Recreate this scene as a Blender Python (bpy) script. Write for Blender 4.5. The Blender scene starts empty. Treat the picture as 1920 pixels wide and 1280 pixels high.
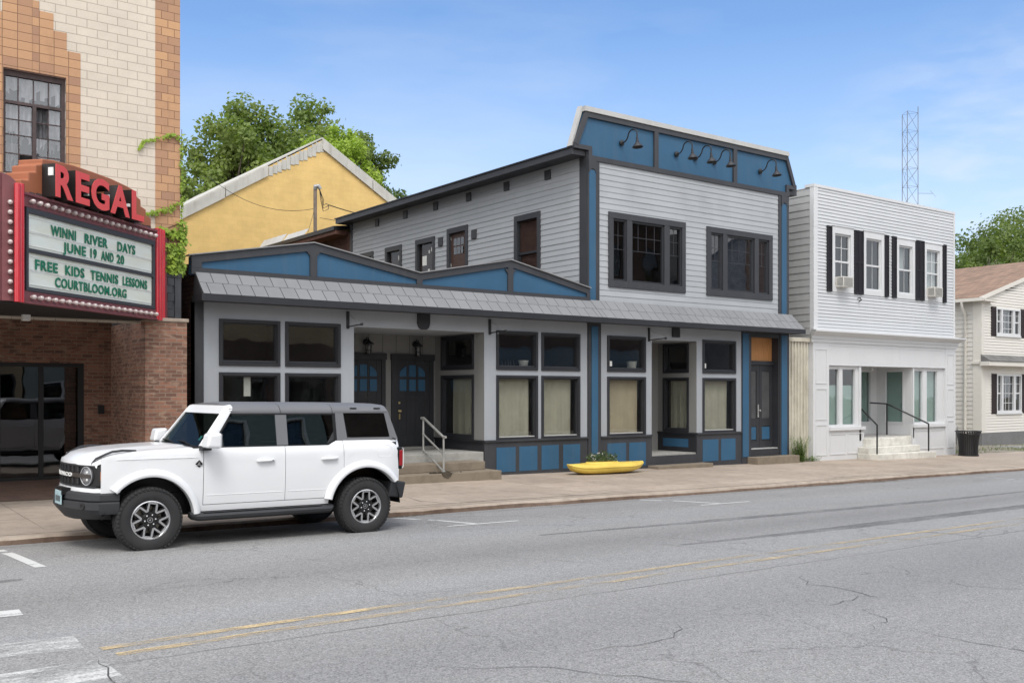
import bpy, bmesh, math, random
from mathutils import Vector, Matrix
import numpy as np
R = math.radians
scene = bpy.context.scene
col = scene.collection
random.seed(7)

# ---------------------------------------------------------------- camera
CAM_H = 1.86
cam_d = bpy.data.cameras.new("camera")
cam_d.sensor_width = 36.0
cam_d.lens = 36.0 * 1860.0 / 1920.0
cam_d.shift_y = 95.0 / 1920.0
cam_d.clip_start = 0.1
cam_d.clip_end = 3000
cam = bpy.data.objects.new("camera", cam_d)
cam.location = (0, 0, CAM_H)
cam.rotation_euler = (R(90), 0, -R(90 - 53.24071))
col.objects.link(cam)
scene.camera = cam

# ---------------------------------------------------------------- sky, sun, exposure
SUN_DIR = Vector((-0.34, -0.50, 0.93)).normalized()
w = bpy.data.worlds.new("World")
scene.world = w
w.use_nodes = True
nt = w.node_tree
nt.nodes.clear()
N = nt.nodes.new
L = nt.links.new
out = N('ShaderNodeOutputWorld')
bg = N('ShaderNodeBackground')
sky = N('ShaderNodeTexSky')
sky.sky_type = 'NISHITA'
sky.sun_disc = False
sky.sun_elevation = math.asin(SUN_DIR.z)
sky.sun_rotation = math.atan2(SUN_DIR.x, SUN_DIR.y)
sky.air_density = 1.0
sky.dust_density = 0.6
sky.ozone_density = 3.0
tc = N('ShaderNodeTexCoord')
# thin cirrus: stretched noise; heavier white overcast on the camera's side of the street
mp = N('ShaderNodeMapping'); mp.inputs['Scale'].default_value = (1.1, 1.6, 5.0); mp.inputs['Rotation'].default_value = (0.25, -0.2, 0.6)
L(tc.outputs['Generated'], mp.inputs['Vector'])
no = N('ShaderNodeTexNoise'); no.inputs['Scale'].default_value = 1.35; no.inputs['Detail'].default_value = 6; no.inputs['Roughness'].default_value = 0.52
L(mp.outputs[0], no.inputs['Vector'])
r1 = N('ShaderNodeMapRange'); r1.inputs['From Min'].default_value = 0.47; r1.inputs['From Max'].default_value = 0.74
r1.inputs['To Min'].default_value = 0; r1.inputs['To Max'].default_value = 0.36
L(no.outputs['Fac'], r1.inputs['Value'])
sx = N('ShaderNodeSeparateXYZ'); L(tc.outputs['Generated'], sx.inputs[0])
# horizon haze: more white towards low elevation
hz = N('ShaderNodeMapRange'); hz.inputs['From Min'].default_value = 0.34; hz.inputs['From Max'].default_value = 0.0
hz.inputs['To Min'].default_value = 0.0; hz.inputs['To Max'].default_value = 0.62
L(sx.outputs['Z'], hz.inputs['Value'])
bk = N('ShaderNodeMapRange'); bk.inputs['From Min'].default_value = 0.50; bk.inputs['From Max'].default_value = 0.0
bk.inputs['To Min'].default_value = 0.0; bk.inputs['To Max'].default_value = 0.92
dt_ = N('ShaderNodeVectorMath'); dt_.operation = 'DOT_PRODUCT'; dt_.inputs[1].default_value = (0.70, 0.71, 0.05)
L(tc.outputs['Generated'], dt_.inputs[0]); L(dt_.outputs['Value'], bk.inputs['Value'])
def mth(op, a, b):
    m = N('ShaderNodeMath'); m.operation = op; m.use_clamp = True
    for i, v in enumerate((a, b)):
        if isinstance(v, (int, float)): m.inputs[i].default_value = v
        else: L(v, m.inputs[i])
    return m.outputs[0]
cl = bk.outputs[0]
cd_ = N('ShaderNodeVectorMath'); cd_.operation = 'DOT_PRODUCT'; cd_.inputs[1].default_value = (0.869, 0.456, 0.190)
L(tc.outputs['Generated'], cd_.inputs[0])
cm_ = N('ShaderNodeMapRange'); cm_.interpolation_type = 'SMOOTHSTEP'; cm_.inputs['From Min'].default_value = 0.985; cm_.inputs['From Max'].default_value = 0.9985
L(cd_.outputs['Value'], cm_.inputs['Value'])
n2_ = N('ShaderNodeTexNoise'); n2_.inputs['Scale'].default_value = 9.0; n2_.inputs['Detail'].default_value = 7; L(mp.outputs[0], n2_.inputs['Vector'])
c2_ = N('ShaderNodeMapRange'); c2_.inputs['From Min'].default_value = 0.40; c2_.inputs['From Max'].default_value = 0.62; c2_.inputs['To Max'].default_value = 0.22; L(n2_.outputs['Fac'], c2_.inputs['Value'])
cloud_ = mth('MULTIPLY', cm_.outputs[0], c2_.outputs[0])
wisp = mth('ADD', mth('ADD', r1.outputs[0], hz.outputs[0]), cloud_)
mx = N('ShaderNodeMix'); mx.data_type = 'RGBA'
L(cl, mx.inputs['Factor'])
tint = N('ShaderNodeMix'); tint.data_type = 'RGBA'; tint.blend_type = 'MULTIPLY'; tint.inputs['Factor'].default_value = 1
L(sky.outputs[0], tint.inputs['A']); tint.inputs['B'].default_value = (0.97, 1.09, 1.21, 1)
wm = N('ShaderNodeMix'); wm.data_type = 'RGBA'; L(wisp, wm.inputs['Factor']); L(tint.outputs['Result'], wm.inputs['A']); wm.inputs['B'].default_value = (5.0, 5.35, 5.9, 1)
L(wm.outputs['Result'], mx.inputs['A'])
mx.inputs['B'].default_value = (10.8, 10.85, 10.9, 1)
L(mx.outputs['Result'], bg.inputs['Color'])
bg.inputs['Strength'].default_value = 0.10
L(bg.outputs[0], out.inputs[0])

sun_d = bpy.data.lights.new("sun", 'SUN')
sun_d.energy = 1.1
sun_d.angle = R(20)
sun_d.color = (1.0, 0.975, 0.94)
sun = bpy.data.objects.new("sun", sun_d)
sun.rotation_euler = SUN_DIR.to_track_quat('Z', 'Y').to_euler()
sun.location = (0, -20, 60)
col.objects.link(sun)
scene.view_settings.view_transform = 'Standard'
scene.view_settings.look = 'None'
scene.view_settings.exposure = 0.78
scene.view_settings.gamma = 1
scene.cycles.max_bounces = 8
scene.cycles.transparent_max_bounces = 12
scene.cycles.use_denoising = True

# ---------------------------------------------------------------- materials
MATS = {}
def _new(name):
    m = bpy.data.materials.new(name); m.use_nodes = True
    t = m.node_tree; t.nodes.clear()
    o = t.nodes.new('ShaderNodeOutputMaterial')
    MATS[name] = m
    return m, t, o
def _pos(t, scale=(1, 1, 1)):
    g = t.nodes.new('ShaderNodeNewGeometry')
    if scale == (1, 1, 1): return g.outputs['Position']
    mp = t.nodes.new('ShaderNodeMapping'); mp.inputs['Scale'].default_value = scale
    t.links.new(g.outputs['Position'], mp.inputs['Vector'])
    return mp.outputs[0]
def _noise(t, vec, scale, detail=3, rough=.55):
    n = t.nodes.new('ShaderNodeTexNoise'); n.inputs['Scale'].default_value = scale
    n.inputs['Detail'].default_value = detail; n.inputs['Roughness'].default_value = rough
    t.links.new(vec, n.inputs['Vector'])
    return n.outputs['Fac']
def _range(t, v, a, b, c, d):
    r = t.nodes.new('ShaderNodeMapRange')
    for k, x in zip(('From Min', 'From Max', 'To Min', 'To Max'), (a, b, c, d)): r.inputs[k].default_value = x
    t.links.new(v, r.inputs['Value'])
    return r.outputs[0]
def _mix(t, f, a, b, blend='MIX'):
    m = t.nodes.new('ShaderNodeMix'); m.data_type = 'RGBA'; m.blend_type = blend
    for k, v in (('Factor', f), ('A', a), ('B', b)):
        if isinstance(v, (int, float)): m.inputs[k].default_value = v
        elif isinstance(v, tuple): m.inputs[k].default_value = (*v, 1) if len(v) == 3 else v
        else: t.links.new(v, m.inputs[k])
    return m.outputs['Result']
def _math(t, op, a, b=0.0):
    m = t.nodes.new('ShaderNodeMath'); m.operation = op
    for i, v in enumerate((a, b)):
        if isinstance(v, (int, float)): m.inputs[i].default_value = v
        else: t.links.new(v, m.inputs[i])
    return m.outputs[0]
def _bump(t, h, strength, dist=.01):
    b = t.nodes.new('ShaderNodeBump'); b.inputs['Strength'].default_value = strength; b.inputs['Distance'].default_value = dist
    t.links.new(h, b.inputs['Height'])
    return b.outputs[0]
def _pr(t, o, base, rough=.6, metal=0, spec=.5, normal=None, coat=0):
    p = t.nodes.new('ShaderNodeBsdfPrincipled')
    if isinstance(base, tuple): p.inputs['Base Color'].default_value = (*base, 1)
    else: t.links.new(base, p.inputs['Base Color'])
    if isinstance(rough, (int, float)): p.inputs['Roughness'].default_value = rough
    else: t.links.new(rough, p.inputs['Roughness'])
    p.inputs['Metallic'].default_value = metal
    p.inputs['Specular IOR Level'].default_value = spec
    p.inputs['Coat Weight'].default_value = coat; p.inputs['Coat Roughness'].default_value = .04
    if normal: t.links.new(normal, p.inputs['Normal'])
    t.links.new(p.outputs[0], o.inputs['Surface'])
    return p
def c8(r, g, b):
    f = lambda v: ((v / 255 + .055) / 1.055) ** 2.4 if v > 10 else v / 255 / 12.92
    return (f(r), f(g), f(b))
def mul(c, k): return tuple(x * k for x in c)
def paint(name, c, rough=.55, var=.10, vs=.9, bump=.12, bs=45, metal=0, spec=.4, coat=0, dirt=0, dirtcol=(.10, .085, .065), island=0, streak=0):
    m, t, o = _new(name)
    p = _pos(t)
    n1 = _noise(t, p, vs, 5, .6)
    base = _mix(t, _range(t, n1, .3, .7, 0, 1), mul(c, 1 - var), mul(c, 1 + var))
    if island:
        gi = t.nodes.new('ShaderNodeNewGeometry')
        base = _mix(t, 1.0, base, _mix(t, gi.outputs['Random Per Island'], (1 - island,) * 3, (1 + island,) * 3), 'MULTIPLY')
    if streak:   # rain streaks running down the face
        n3 = _noise(t, _pos(t, (9, 9, .35)), 1.3, 5, .7)
        base = _mix(t, _range(t, n3, .56, .80, 0, streak), base, mul(c, .45))
    if dirt:
        n2 = _noise(t, _pos(t, (3.2, 3.2, .45)), 1.6, 6, .65)
        base = _mix(t, _range(t, n2, .5, .78, 0, dirt), base, dirtcol)
    nb = _noise(t, p, bs, 3)
    _pr(t, o, base, _range(t, n1, .3, .7, rough - .06, rough + .06), metal, spec, _bump(t, nb, bump) if bump else None, coat)
    return m
def brick(name, c1, c2, mortar, bw, bh, axes='xz', msize=.012, var=.25, off=.5, bump=.5, freq=2, squash=1, rough=.85, dark=None, shift=(0, 0), extra=None):
    m, t, o = _new(name)
    s = t.nodes.new('ShaderNodeSeparateXYZ'); t.links.new(_pos(t), s.inputs[0])
    cb = t.nodes.new('ShaderNodeCombineXYZ')
    if axes == 'diag':
        u = _math(t, 'ADD', s.outputs['X'], s.outputs['Y'])
    elif axes == 'sum':
        u = _math(t, 'SUBTRACT', s.outputs['X'], s.outputs['Y'])
    else: u = s.outputs[axes[0].upper()]
    t.links.new(_math(t, 'ADD', u, shift[0]), cb.inputs[0])
    v = s.outputs['Z'] if axes in ('diag', 'sum') else s.outputs[axes[1].upper()]
    t.links.new(_math(t, 'ADD', v, shift[1]), cb.inputs[1])
    b = t.nodes.new('ShaderNodeTexBrick')
    b.offset = off; b.offset_frequency = freq; b.squash = squash
    b.inputs['Scale'].default_value = 1; b.inputs['Brick Width'].default_value = bw; b.inputs['Row Height'].default_value = bh
    b.inputs['Mortar Size'].default_value = msize; b.inputs['Mortar Smooth'].default_value = .2
    b.inputs['Bias'].default_value = -.1
    b.inputs['Color1'].default_value = (*c1, 1); b.inputs['Color2'].default_value = (*c2, 1); b.inputs['Mortar'].default_value = (*mortar, 1)
    t.links.new(cb.outputs[0], b.inputs['Vector'])
    n1 = _noise(t, _pos(t), 1.3, 5, .65)
    base = _mix(t, 1.0, b.outputs['Color'], _mix(t, _range(t, n1, .28, .72, 0, 1), (1 - var,) * 3, (1 + var * .6,) * 3), 'MULTIPLY')
    n2 = _noise(t, _pos(t), 40, 3, .6)
    if extra:   # odd bricks of other firings
        n4 = _noise(t, _pos(t, (5, 5, 14)), 1.0, 1)
        n5 = _noise(t, _pos(t, (4.2, 4.2, 13)), 1.1, 1)
        base = _mix(t, _range(t, n4, .56, .66, 0, .65), base, extra)
        base = _mix(t, _range(t, n5, .60, .70, 0, .6), base, mul(c2, .9))
    base = _mix(t, 1.0, base, _mix(t, n2, (.85,) * 3, (1.15,) * 3), 'MULTIPLY')
    h = _math(t, 'ADD', _math(t, 'MULTIPLY', b.outputs['Fac'], -1.0), _math(t, 'MULTIPLY', n2, .35))
    _pr(t, o, base, rough, 0, .25, _bump(t, h, bump, .008))
    return m
def glass(name, tint=(.5, .5, .5), base=.05, ior=1.55, wav=.03, rough=.01, gcol=(.95, .97, 1)):
    m, t, o = _new(name)
    tr = t.nodes.new('ShaderNodeBsdfTransparent'); tr.inputs[0].default_value = (*tint, 1)
    gl = t.nodes.new('ShaderNodeBsdfGlossy'); gl.inputs['Roughness'].default_value = rough; gl.inputs[0].default_value = (*gcol, 1)
    nb = _noise(t, _pos(t), 2.2, 1)
    bp = _bump(t, nb, wav, .05)
    t.links.new(bp, gl.inputs['Normal'])
    fr = t.nodes.new('ShaderNodeFresnel'); fr.inputs[0].default_value = ior; t.links.new(bp, fr.inputs['Normal'])
    ms = t.nodes.new('ShaderNodeMixShader')
    gm = t.nodes.new('ShaderNodeNewGeometry')
    f = _math(t, 'MULTIPLY', _math(t, 'ADD', fr.outputs[0], base), _math(t, 'SUBTRACT', 1.0, gm.outputs['Backfacing']))
    t.links.new(f, ms.inputs[0]); t.links.new(tr.outputs[0], ms.inputs[1]); t.links.new(gl.outputs[0], ms.inputs[2])
    t.links.new(ms.outputs[0], o.inputs['Surface'])
    return m

# ---------------------------------------------------------------- mesh helpers
class Fr:
    """a wall frame: u along the wall, z up, d out of the wall"""
    def __init__(s, o, u, n): s.o, s.u, s.n = Vector(o), Vector(u), Vector(n)
    def p(s, u, z, d=0.0):
        q = s.o + s.u * u + s.n * d
        return (q.x, q.y, q.z + z)
def root_of(o):
    while o.parent: o = o.parent
    return o
class MB:
    def __init__(s): s.v, s.f, s.mi = [], [], []
    def add(s, vs, fs, mi=0):
        b = len(s.v); s.v += [tuple(v) for v in vs]
        for f in fs: s.f.append(tuple(b + i for i in f)); s.mi.append(mi)
        return s
    def poly(s, pts, mi=0): return s.add(pts, [tuple(range(len(pts)))], mi)
    def box(s, x0, x1, y0, y1, z0, z1, mi=0):
        v = [(x0, y0, z0), (x1, y0, z0), (x1, y1, z0), (x0, y1, z0), (x0, y0, z1), (x1, y0, z1), (x1, y1, z1), (x0, y1, z1)]
        return s.add(v, [(3, 2, 1, 0), (4, 5, 6, 7), (0, 1, 5, 4), (1, 2, 6, 5), (2, 3, 7, 6), (3, 0, 4, 7)], mi)
    def boxf(s, fr, u0, u1, z0, z1, d0, d1, mi=0):
        v = [fr.p(u, z, d) for z in (z0, z1) for u, d in ((u0, d1), (u1, d1), (u1, d0), (u0, d0))]
        return s.add(v, [(3, 2, 1, 0), (4, 5, 6, 7), (0, 1, 5, 4), (1, 2, 6, 5), (2, 3, 7, 6), (3, 0, 4, 7)], mi)
    def prismf(s, fr, pts, d0, d1, mi=0):
        n = len(pts)
        v = [fr.p(u, z, d1) for u, z in pts] + [fr.p(u, z, d0) for u, z in pts]
        fs = [tuple(range(n)), tuple(reversed(range(n, 2 * n)))]
        fs += [(i, (i + 1) % n, n + (i + 1) % n, n + i)[::-1] for i in range(n)]
        return s.add(v, fs, mi)
    def hexa(s, v, mi=0):
        return s.add(v, [(3, 2, 1, 0), (4, 5, 6, 7), (0, 1, 5, 4), (1, 2, 6, 5), (2, 3, 7, 6), (3, 0, 4, 7)], mi)
    def tube(s, path, r, n=8, mi=0, caps=True):
        P = [Vector(p) for p in path]; k = len(P)
        rs = r if isinstance(r, (list, tuple)) else [r] * k
        vs, fs = [], []
        up = None
        for i in range(k):
            d = (P[min(i + 1, k - 1)] - P[max(i - 1, 0)]).normalized()
            if up is None:
                up = d.cross(Vector((0, 0, 1)) if abs(d.z) < .9 else Vector((1, 0, 0))).normalized()
            else:
                up = (up - d * up.dot(d)).normalized()
            b = d.cross(up)
            for j in range(n):
                a = 2 * math.pi * j / n
                vs.append(P[i] + (up * math.cos(a) + b * math.sin(a)) * rs[i])
        for i in range(k - 1):
            for j in range(n):
                fs.append((i * n + j, i * n + (j + 1) % n, (i + 1) * n + (j + 1) % n, (i + 1) * n + j))
        if caps:
            fs.append(tuple(reversed(range(n)))); fs.append(tuple(range((k - 1) * n, k * n)))
        return s.add(vs, fs, mi)
    def lathe(s, o, axis, prof, n=24, mi=0, x=None, caps=True):
        """prof: list of (radius, distance along axis)"""
        A = Vector(axis).normalized()
        X = Vector(x) if x else A.cross(Vector((0, 0, 1)) if abs(A.z) < .9 else Vector((1, 0, 0))).normalized()
        Y = A.cross(X); O = Vector(o)
        vs, fs = [], []
        for r, h in prof:
            for j in range(n):
                a = 2 * math.pi * j / n
                vs.append(O + A * h + (X * math.cos(a) + Y * math.sin(a)) * r)
        for i in range(len(prof) - 1):
            for j in range(n):
                fs.append((i * n + j, i * n + (j + 1) % n, (i + 1) * n + (j + 1) % n, (i + 1) * n + j))
        if caps and prof[0][0] > 1e-4: fs.append(tuple(reversed(range(n))))
        if caps and prof[-1][0] > 1e-4: fs.append(tuple(range((len(prof) - 1) * n, len(prof) * n)))
        return s.add(vs, fs, mi)
    def wall(s, fr, u0, u1, z0, z1, holes=(), d=0.0, reveal=.1, mi=0):
        """flat wall with rectangular openings and their reveals"""
        us = sorted({u0, u1} | {min(max(h[k], u0), u1) for h in holes for k in (0, 1)})
        zs = sorted({z0, z1} | {min(max(h[k], z0), z1) for h in holes for k in (2, 3)})
        for a, b in zip(us, us[1:]):
            for e, g in zip(zs, zs[1:]):
                cu, cz = (a + b) / 2, (e + g) / 2
                if any(h[0] < cu < h[1] and h[2] < cz < h[3] for h in holes): continue
                s.poly([fr.p(a, e, d), fr.p(b, e, d), fr.p(b, g, d), fr.p(a, g, d)], mi)
        if reveal:
            for h in holes:
                a, b, e, g = h[:4]
                for (ua, za), (ub, zb) in (((a, e), (b, e)), ((b, e), (b, g)), ((b, g), (a, g)), ((a, g), (a, e))):
                    s.poly([fr.p(ua, za, d), fr.p(ub, zb, d), fr.p(ub, zb, d - reveal), fr.p(ua, za, d - reveal)], mi)
        return s
    def siding(s, fr, u0, u1, z0, z1, h, holes=(), lip=.016, mi=0, top=None):
        """lapped boards as real geometry; top(u)->z clips a sloped upper edge roughly"""
        rnd = random.Random(int(u0 * 100))
        k = 0; z = z0
        while z < z1 - 1e-4:
            zb, zt = z, min(z + h, z1)
            cuts = sorted({zb, zt} | {x for hh in holes for x in hh[2:4] if zb < x < zt})
            jit = rnd.uniform(-.002, .002)
            for e, g in zip(cuts, cuts[1:]):
                us = sorted({u0, u1} | {x for hh in holes for x in hh[:2] if u0 < x < u1})
                for a, b in zip(us, us[1:]):
                    cu, cz = (a + b) / 2, (e + g) / 2
                    if any(hh[0] < cu < hh[1] and hh[2] < cz < hh[3] for hh in holes): continue
                    a2, b2 = a, b
                    if top:
                        if top(a) <= e and top(b) <= e: continue
                    de, dg = lip * (1 - (e - zb) / h) + jit, lip * (1 - (g - zb) / h) + jit
                    za, zb_ = (min(g, top(a)), min(g, top(b))) if top else (g, g)
                    if top and (za < e or zb_ < e):
                        # clip the triangle
                        if za < e:
                            a2 = a + (b - a) * (e - top(a)) / (top(b) - top(a)); za = e
                        if zb_ < e:
                            b2 = a + (b - a) * (e - top(a)) / (top(b) - top(a)); zb_ = e
                    s.poly([fr.p(a2, e, de), fr.p(b2, e, de), fr.p(b2, zb_, dg), fr.p(a2, za, dg)], mi)
                    if e == zb: s.poly([fr.p(a2, e, -.004), fr.p(b2, e, -.004), fr.p(b2, e, de), fr.p(a2, e, de)], mi)
            z += h; k += 1
        return s
    def build(s, name, mat, parent=None, smooth=False, bevel=0, label=None, local=False, segs=2, angle=40, recalc=True, loc=None):
        me = bpy.data.meshes.new(name)
        o = bpy.data.objects.new(name, me)
        col.objects.link(o)
        off = Vector((0, 0, 0))
        if parent:
            o.parent = parent
            if not local: off = Vector(root_of(parent).location)
        elif loc is not None:
            off = Vector(loc); o.location = loc
        vv = [(a - off.x, b - off.y, c - off.z) for a, b, c in s.v]
        me.from_pydata(vv, [], s.f)
        for m in (mat if isinstance(mat, (list, tuple)) else [mat]): me.materials.append(MATS[m] if isinstance(m, str) else m)
        if isinstance(mat, (list, tuple)): me.polygons.foreach_set('material_index', s.mi)
        if recalc:
            bm = bmesh.new(); bm.from_mesh(me); bmesh.ops.recalc_face_normals(bm, faces=bm.faces[:]); bm.to_mesh(me); bm.free()
        if bevel:
            b = o.modifiers.new('bevel', 'BEVEL'); b.width = bevel; b.segments = segs; b.limit_method = 'ANGLE'; b.angle_limit = R(35)
        if smooth:
            for p in me.polygons: p.use_smooth = True
            try: me.set_sharp_from_angle(angle=R(angle))
            except Exception: pass
        if label: o['label'] = label
        return o
def tag(o, label=None, cat=None, group=None, kind=None):
    if label: o['label'] = label
    if cat: o['category'] = cat
    if group: o['group'] = group
    if kind: o['kind'] = kind
    return o
def thing(name, label, cat, loc=(0, 0, 0), group=None, rz=0):
    o = bpy.data.objects.new(name, None); col.objects.link(o)
    o.empty_display_size = .2
    o.location = loc; o.rotation_euler = (0, 0, rz)
    return tag(o, label, cat, group)
def copy_tree(o, parent=None):
    c = o.copy(); col.objects.link(c)
    if parent: c.parent = parent
    for ch in list(o.children): copy_tree(ch, c)
    return c
def text_geo(body, size, ext=0.0, bold=0.0, sx=1.0, align='LEFT', spacing=1.0, bevel=0):
    cu = bpy.data.curves.new('lettering', 'FONT')
    cu.body = body; cu.size = size; cu.extrude = ext; cu.offset = bold; cu.align_x = align; cu.space_character = spacing
    cu.resolution_u = 4; cu.bevel_depth = bevel
    o = bpy.data.objects.new('lettering', cu); col.objects.link(o)
    dg = bpy.context.evaluated_depsgraph_get()
    me = bpy.data.meshes.new_from_object(o.evaluated_get(dg))
    vs = [(v.co.x * sx, v.co.y, v.co.z) for v in me.vertices]
    fs = [tuple(p.vertices) for p in me.polygons]
    bpy.data.objects.remove(o); bpy.data.curves.remove(cu); bpy.data.meshes.remove(me)
    return vs, fs
def text_mb(mb, fr, body, u0, u1, z0, hgt, d, ext=.004, bold=0, align='LEFT', spacing=1.0, mi=0):
    """capitals of height hgt standing on z0, squeezed to run exactly from u0 to u1"""
    vs, fs = text_geo(body, 1.0, 0, 0, 1, 'LEFT', spacing)
    ys = [v[1] for v in vs]; xs = [v[0] for v in vs]
    k = hgt / .73
    vs, fs = text_geo(body, k, ext, bold, 1, 'LEFT', spacing)
    xs = [v[0] for v in vs]; a, b = min(xs), max(xs)
    q = (u1 - u0) / (b - a)
    mb.add([fr.p(u0 + (x - a) * q, z0 + y, d + z) for x, y, z in vs], fs, mi)
    return mb

F = 18.87           # the line of the shop fronts
S1 = 0.011
def gz(x, y):
    """ground height: crowned road, low kerb at y 14.25, pavement rising to the shop fronts, all falling gently to the right"""
    xs = max(min(x, 130), -60)
    if y < 14.25:
        dy = abs(y - 7.6)
        g = -.0009 * dy ** 2 - .0035 * dy - (.035 * max(0, y - 13.3) / .95 if y > 13.3 else 0)
        s = S1
    else:
        t = min(1, (y - 14.25) / (F - 14.25))
        g = 0.0 + .10 * t
        s = S1 + .0025 * t
    if y < .9:
        g = .0
    return g - s * xs
FRONT = Fr((0, F, 0), (1, 0, 0), (0, -1, 0))
# ================================================================ ground, road, pavement
def asphalt(name):
    m, t, o = _new(name)
    p = _pos(t)
    s = t.nodes.new('ShaderNodeSeparateXYZ'); t.links.new(p, s.inputs[0])
    n_big = _noise(t, _pos(t, (.18, .5, 1)), 1.2, 5, .6)
    n_streak = _noise(t, _pos(t, (.10, 2.6, 1)), 1.6, 4, .6)
    n_fine = _noise(t, p, 48, 2, .55)
    n_mid = _noise(t, p, 150, 2, .6)
    base = _mix(t, _range(t, n_big, .3, .7, 0, 1), (.258, .253, .246), (.318, .312, .304))
    base = _mix(t, _range(t, n_streak, .35, .7, 0, .5), base, (.265, .263, .262))
    # wheel tracks polished slightly darker, and the paler band beside the centre line
    def band(c, wdt, colr, f):
        nonlocal base
        d = _math(t, 'ABSOLUTE', _math(t, 'SUBTRACT', s.outputs['Y'], c))
        base = _mix(t, _range(t, d, 0, wdt, f, 0), base, colr)
    band(8.35, .55, (.31, .31, .31), .55)
    band(9.75, 1.0, (.195, .190, .186), .6)
    band(11.55, .6, (.29, .29, .29), .45)
    band(12.9, .9, (.215, .21, .205), .4)
    band(6.0, 1.1, (.215, .213, .215), .5)
    band(13.95, .35, (.16, .15, .14), .5)
    # aggregate
    v = t.nodes.new('ShaderNodeTexVoronoi'); v.inputs['Scale'].default_value = 95; t.links.new(p, v.inputs['Vector'])
    sep = t.nodes.new('ShaderNodeSeparateColor'); t.links.new(v.outputs['Color'], sep.inputs[0])
    speck = _range(t, sep.outputs[0], 0, 1, .64, 1.36)
    cmb = t.nodes.new('ShaderNodeCombineColor')
    for i in range(3): t.links.new(speck, cmb.inputs[i])
    base = _mix(t, 1.0, base, cmb.outputs[0], 'MULTIPLY')
    v3 = t.nodes.new('ShaderNodeTexVoronoi'); v3.inputs['Scale'].default_value = 30; t.links.new(p, v3.inputs['Vector'])
    sp3 = t.nodes.new('ShaderNodeSeparateColor'); t.links.new(v3.outputs['Color'], sp3.inputs[0])
    base = _mix(t, _range(t, sp3.outputs[1], .72, .95, 0, .28), base, (.34, .33, .32))
    base = _mix(t, _range(t, n_fine, .58, .75, 0, .4), base, (.10, .10, .10))
    # oil spots and dark stains
    n_st = _noise(t, _pos(t, (.8, 2.2, 1)), 1.1, 4, .6)
    base = _mix(t, _range(t, n_st, .66, .78, 0, .35), base, (.12, .118, .115))
    # fine map cracking in some patches
    v2 = t.nodes.new('ShaderNodeTexVoronoi'); v2.feature = 'DISTANCE_TO_EDGE'; v2.inputs['Scale'].default_value = .7
    warp = _mix(t, .12, p, t.nodes.new('ShaderNodeTexNoise').outputs['Color'])
    nz = t.nodes.new('ShaderNodeTexNoise'); nz.inputs['Scale'].default_value = 3.0; nz.inputs['Detail'].default_value = 5
    t.links.new(p, nz.inputs['Vector'])
    va = t.nodes.new('ShaderNodeVectorMath'); va.operation = 'MULTIPLY_ADD'
    t.links.new(nz.outputs['Color'], va.inputs[0]); va.inputs[1].default_value = (.55, .55, 0); t.links.new(p, va.inputs[2])
    t.links.new(va.outputs[0], v2.inputs['Vector'])
    crk = _range(t, v2.outputs['Distance'], .0, .012, 1, 0)
    msk = _range(t, _noise(t, p, .35, 2), .50, .60, 0, .5)
    base = _mix(t, _math(t, 'MULTIPLY', crk, msk), base, (.07, .068, .066))
    seam = _math(t, 'ABSOLUTE', _math(t, 'SUBTRACT', s.outputs['Y'], _math(t, 'ADD', 7.1, _math(t, 'MULTIPLY', nz.outputs['Fac'], .10))))
    base = _mix(t, _math(t, 'MULTIPLY', _range(t, seam, .008, .02, 1, 0), _range(t, n_big, .4, .6, .15, .8)), base, (.09, .088, .086))
    h = _math(t, 'ADD', _math(t, 'MULTIPLY', sep.outputs[0], .6), n_mid)
    _pr(t, o, base, .88, 0, .25, _bump(t, h, .55, .006))
    return m
asphalt('asphalt')
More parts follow.
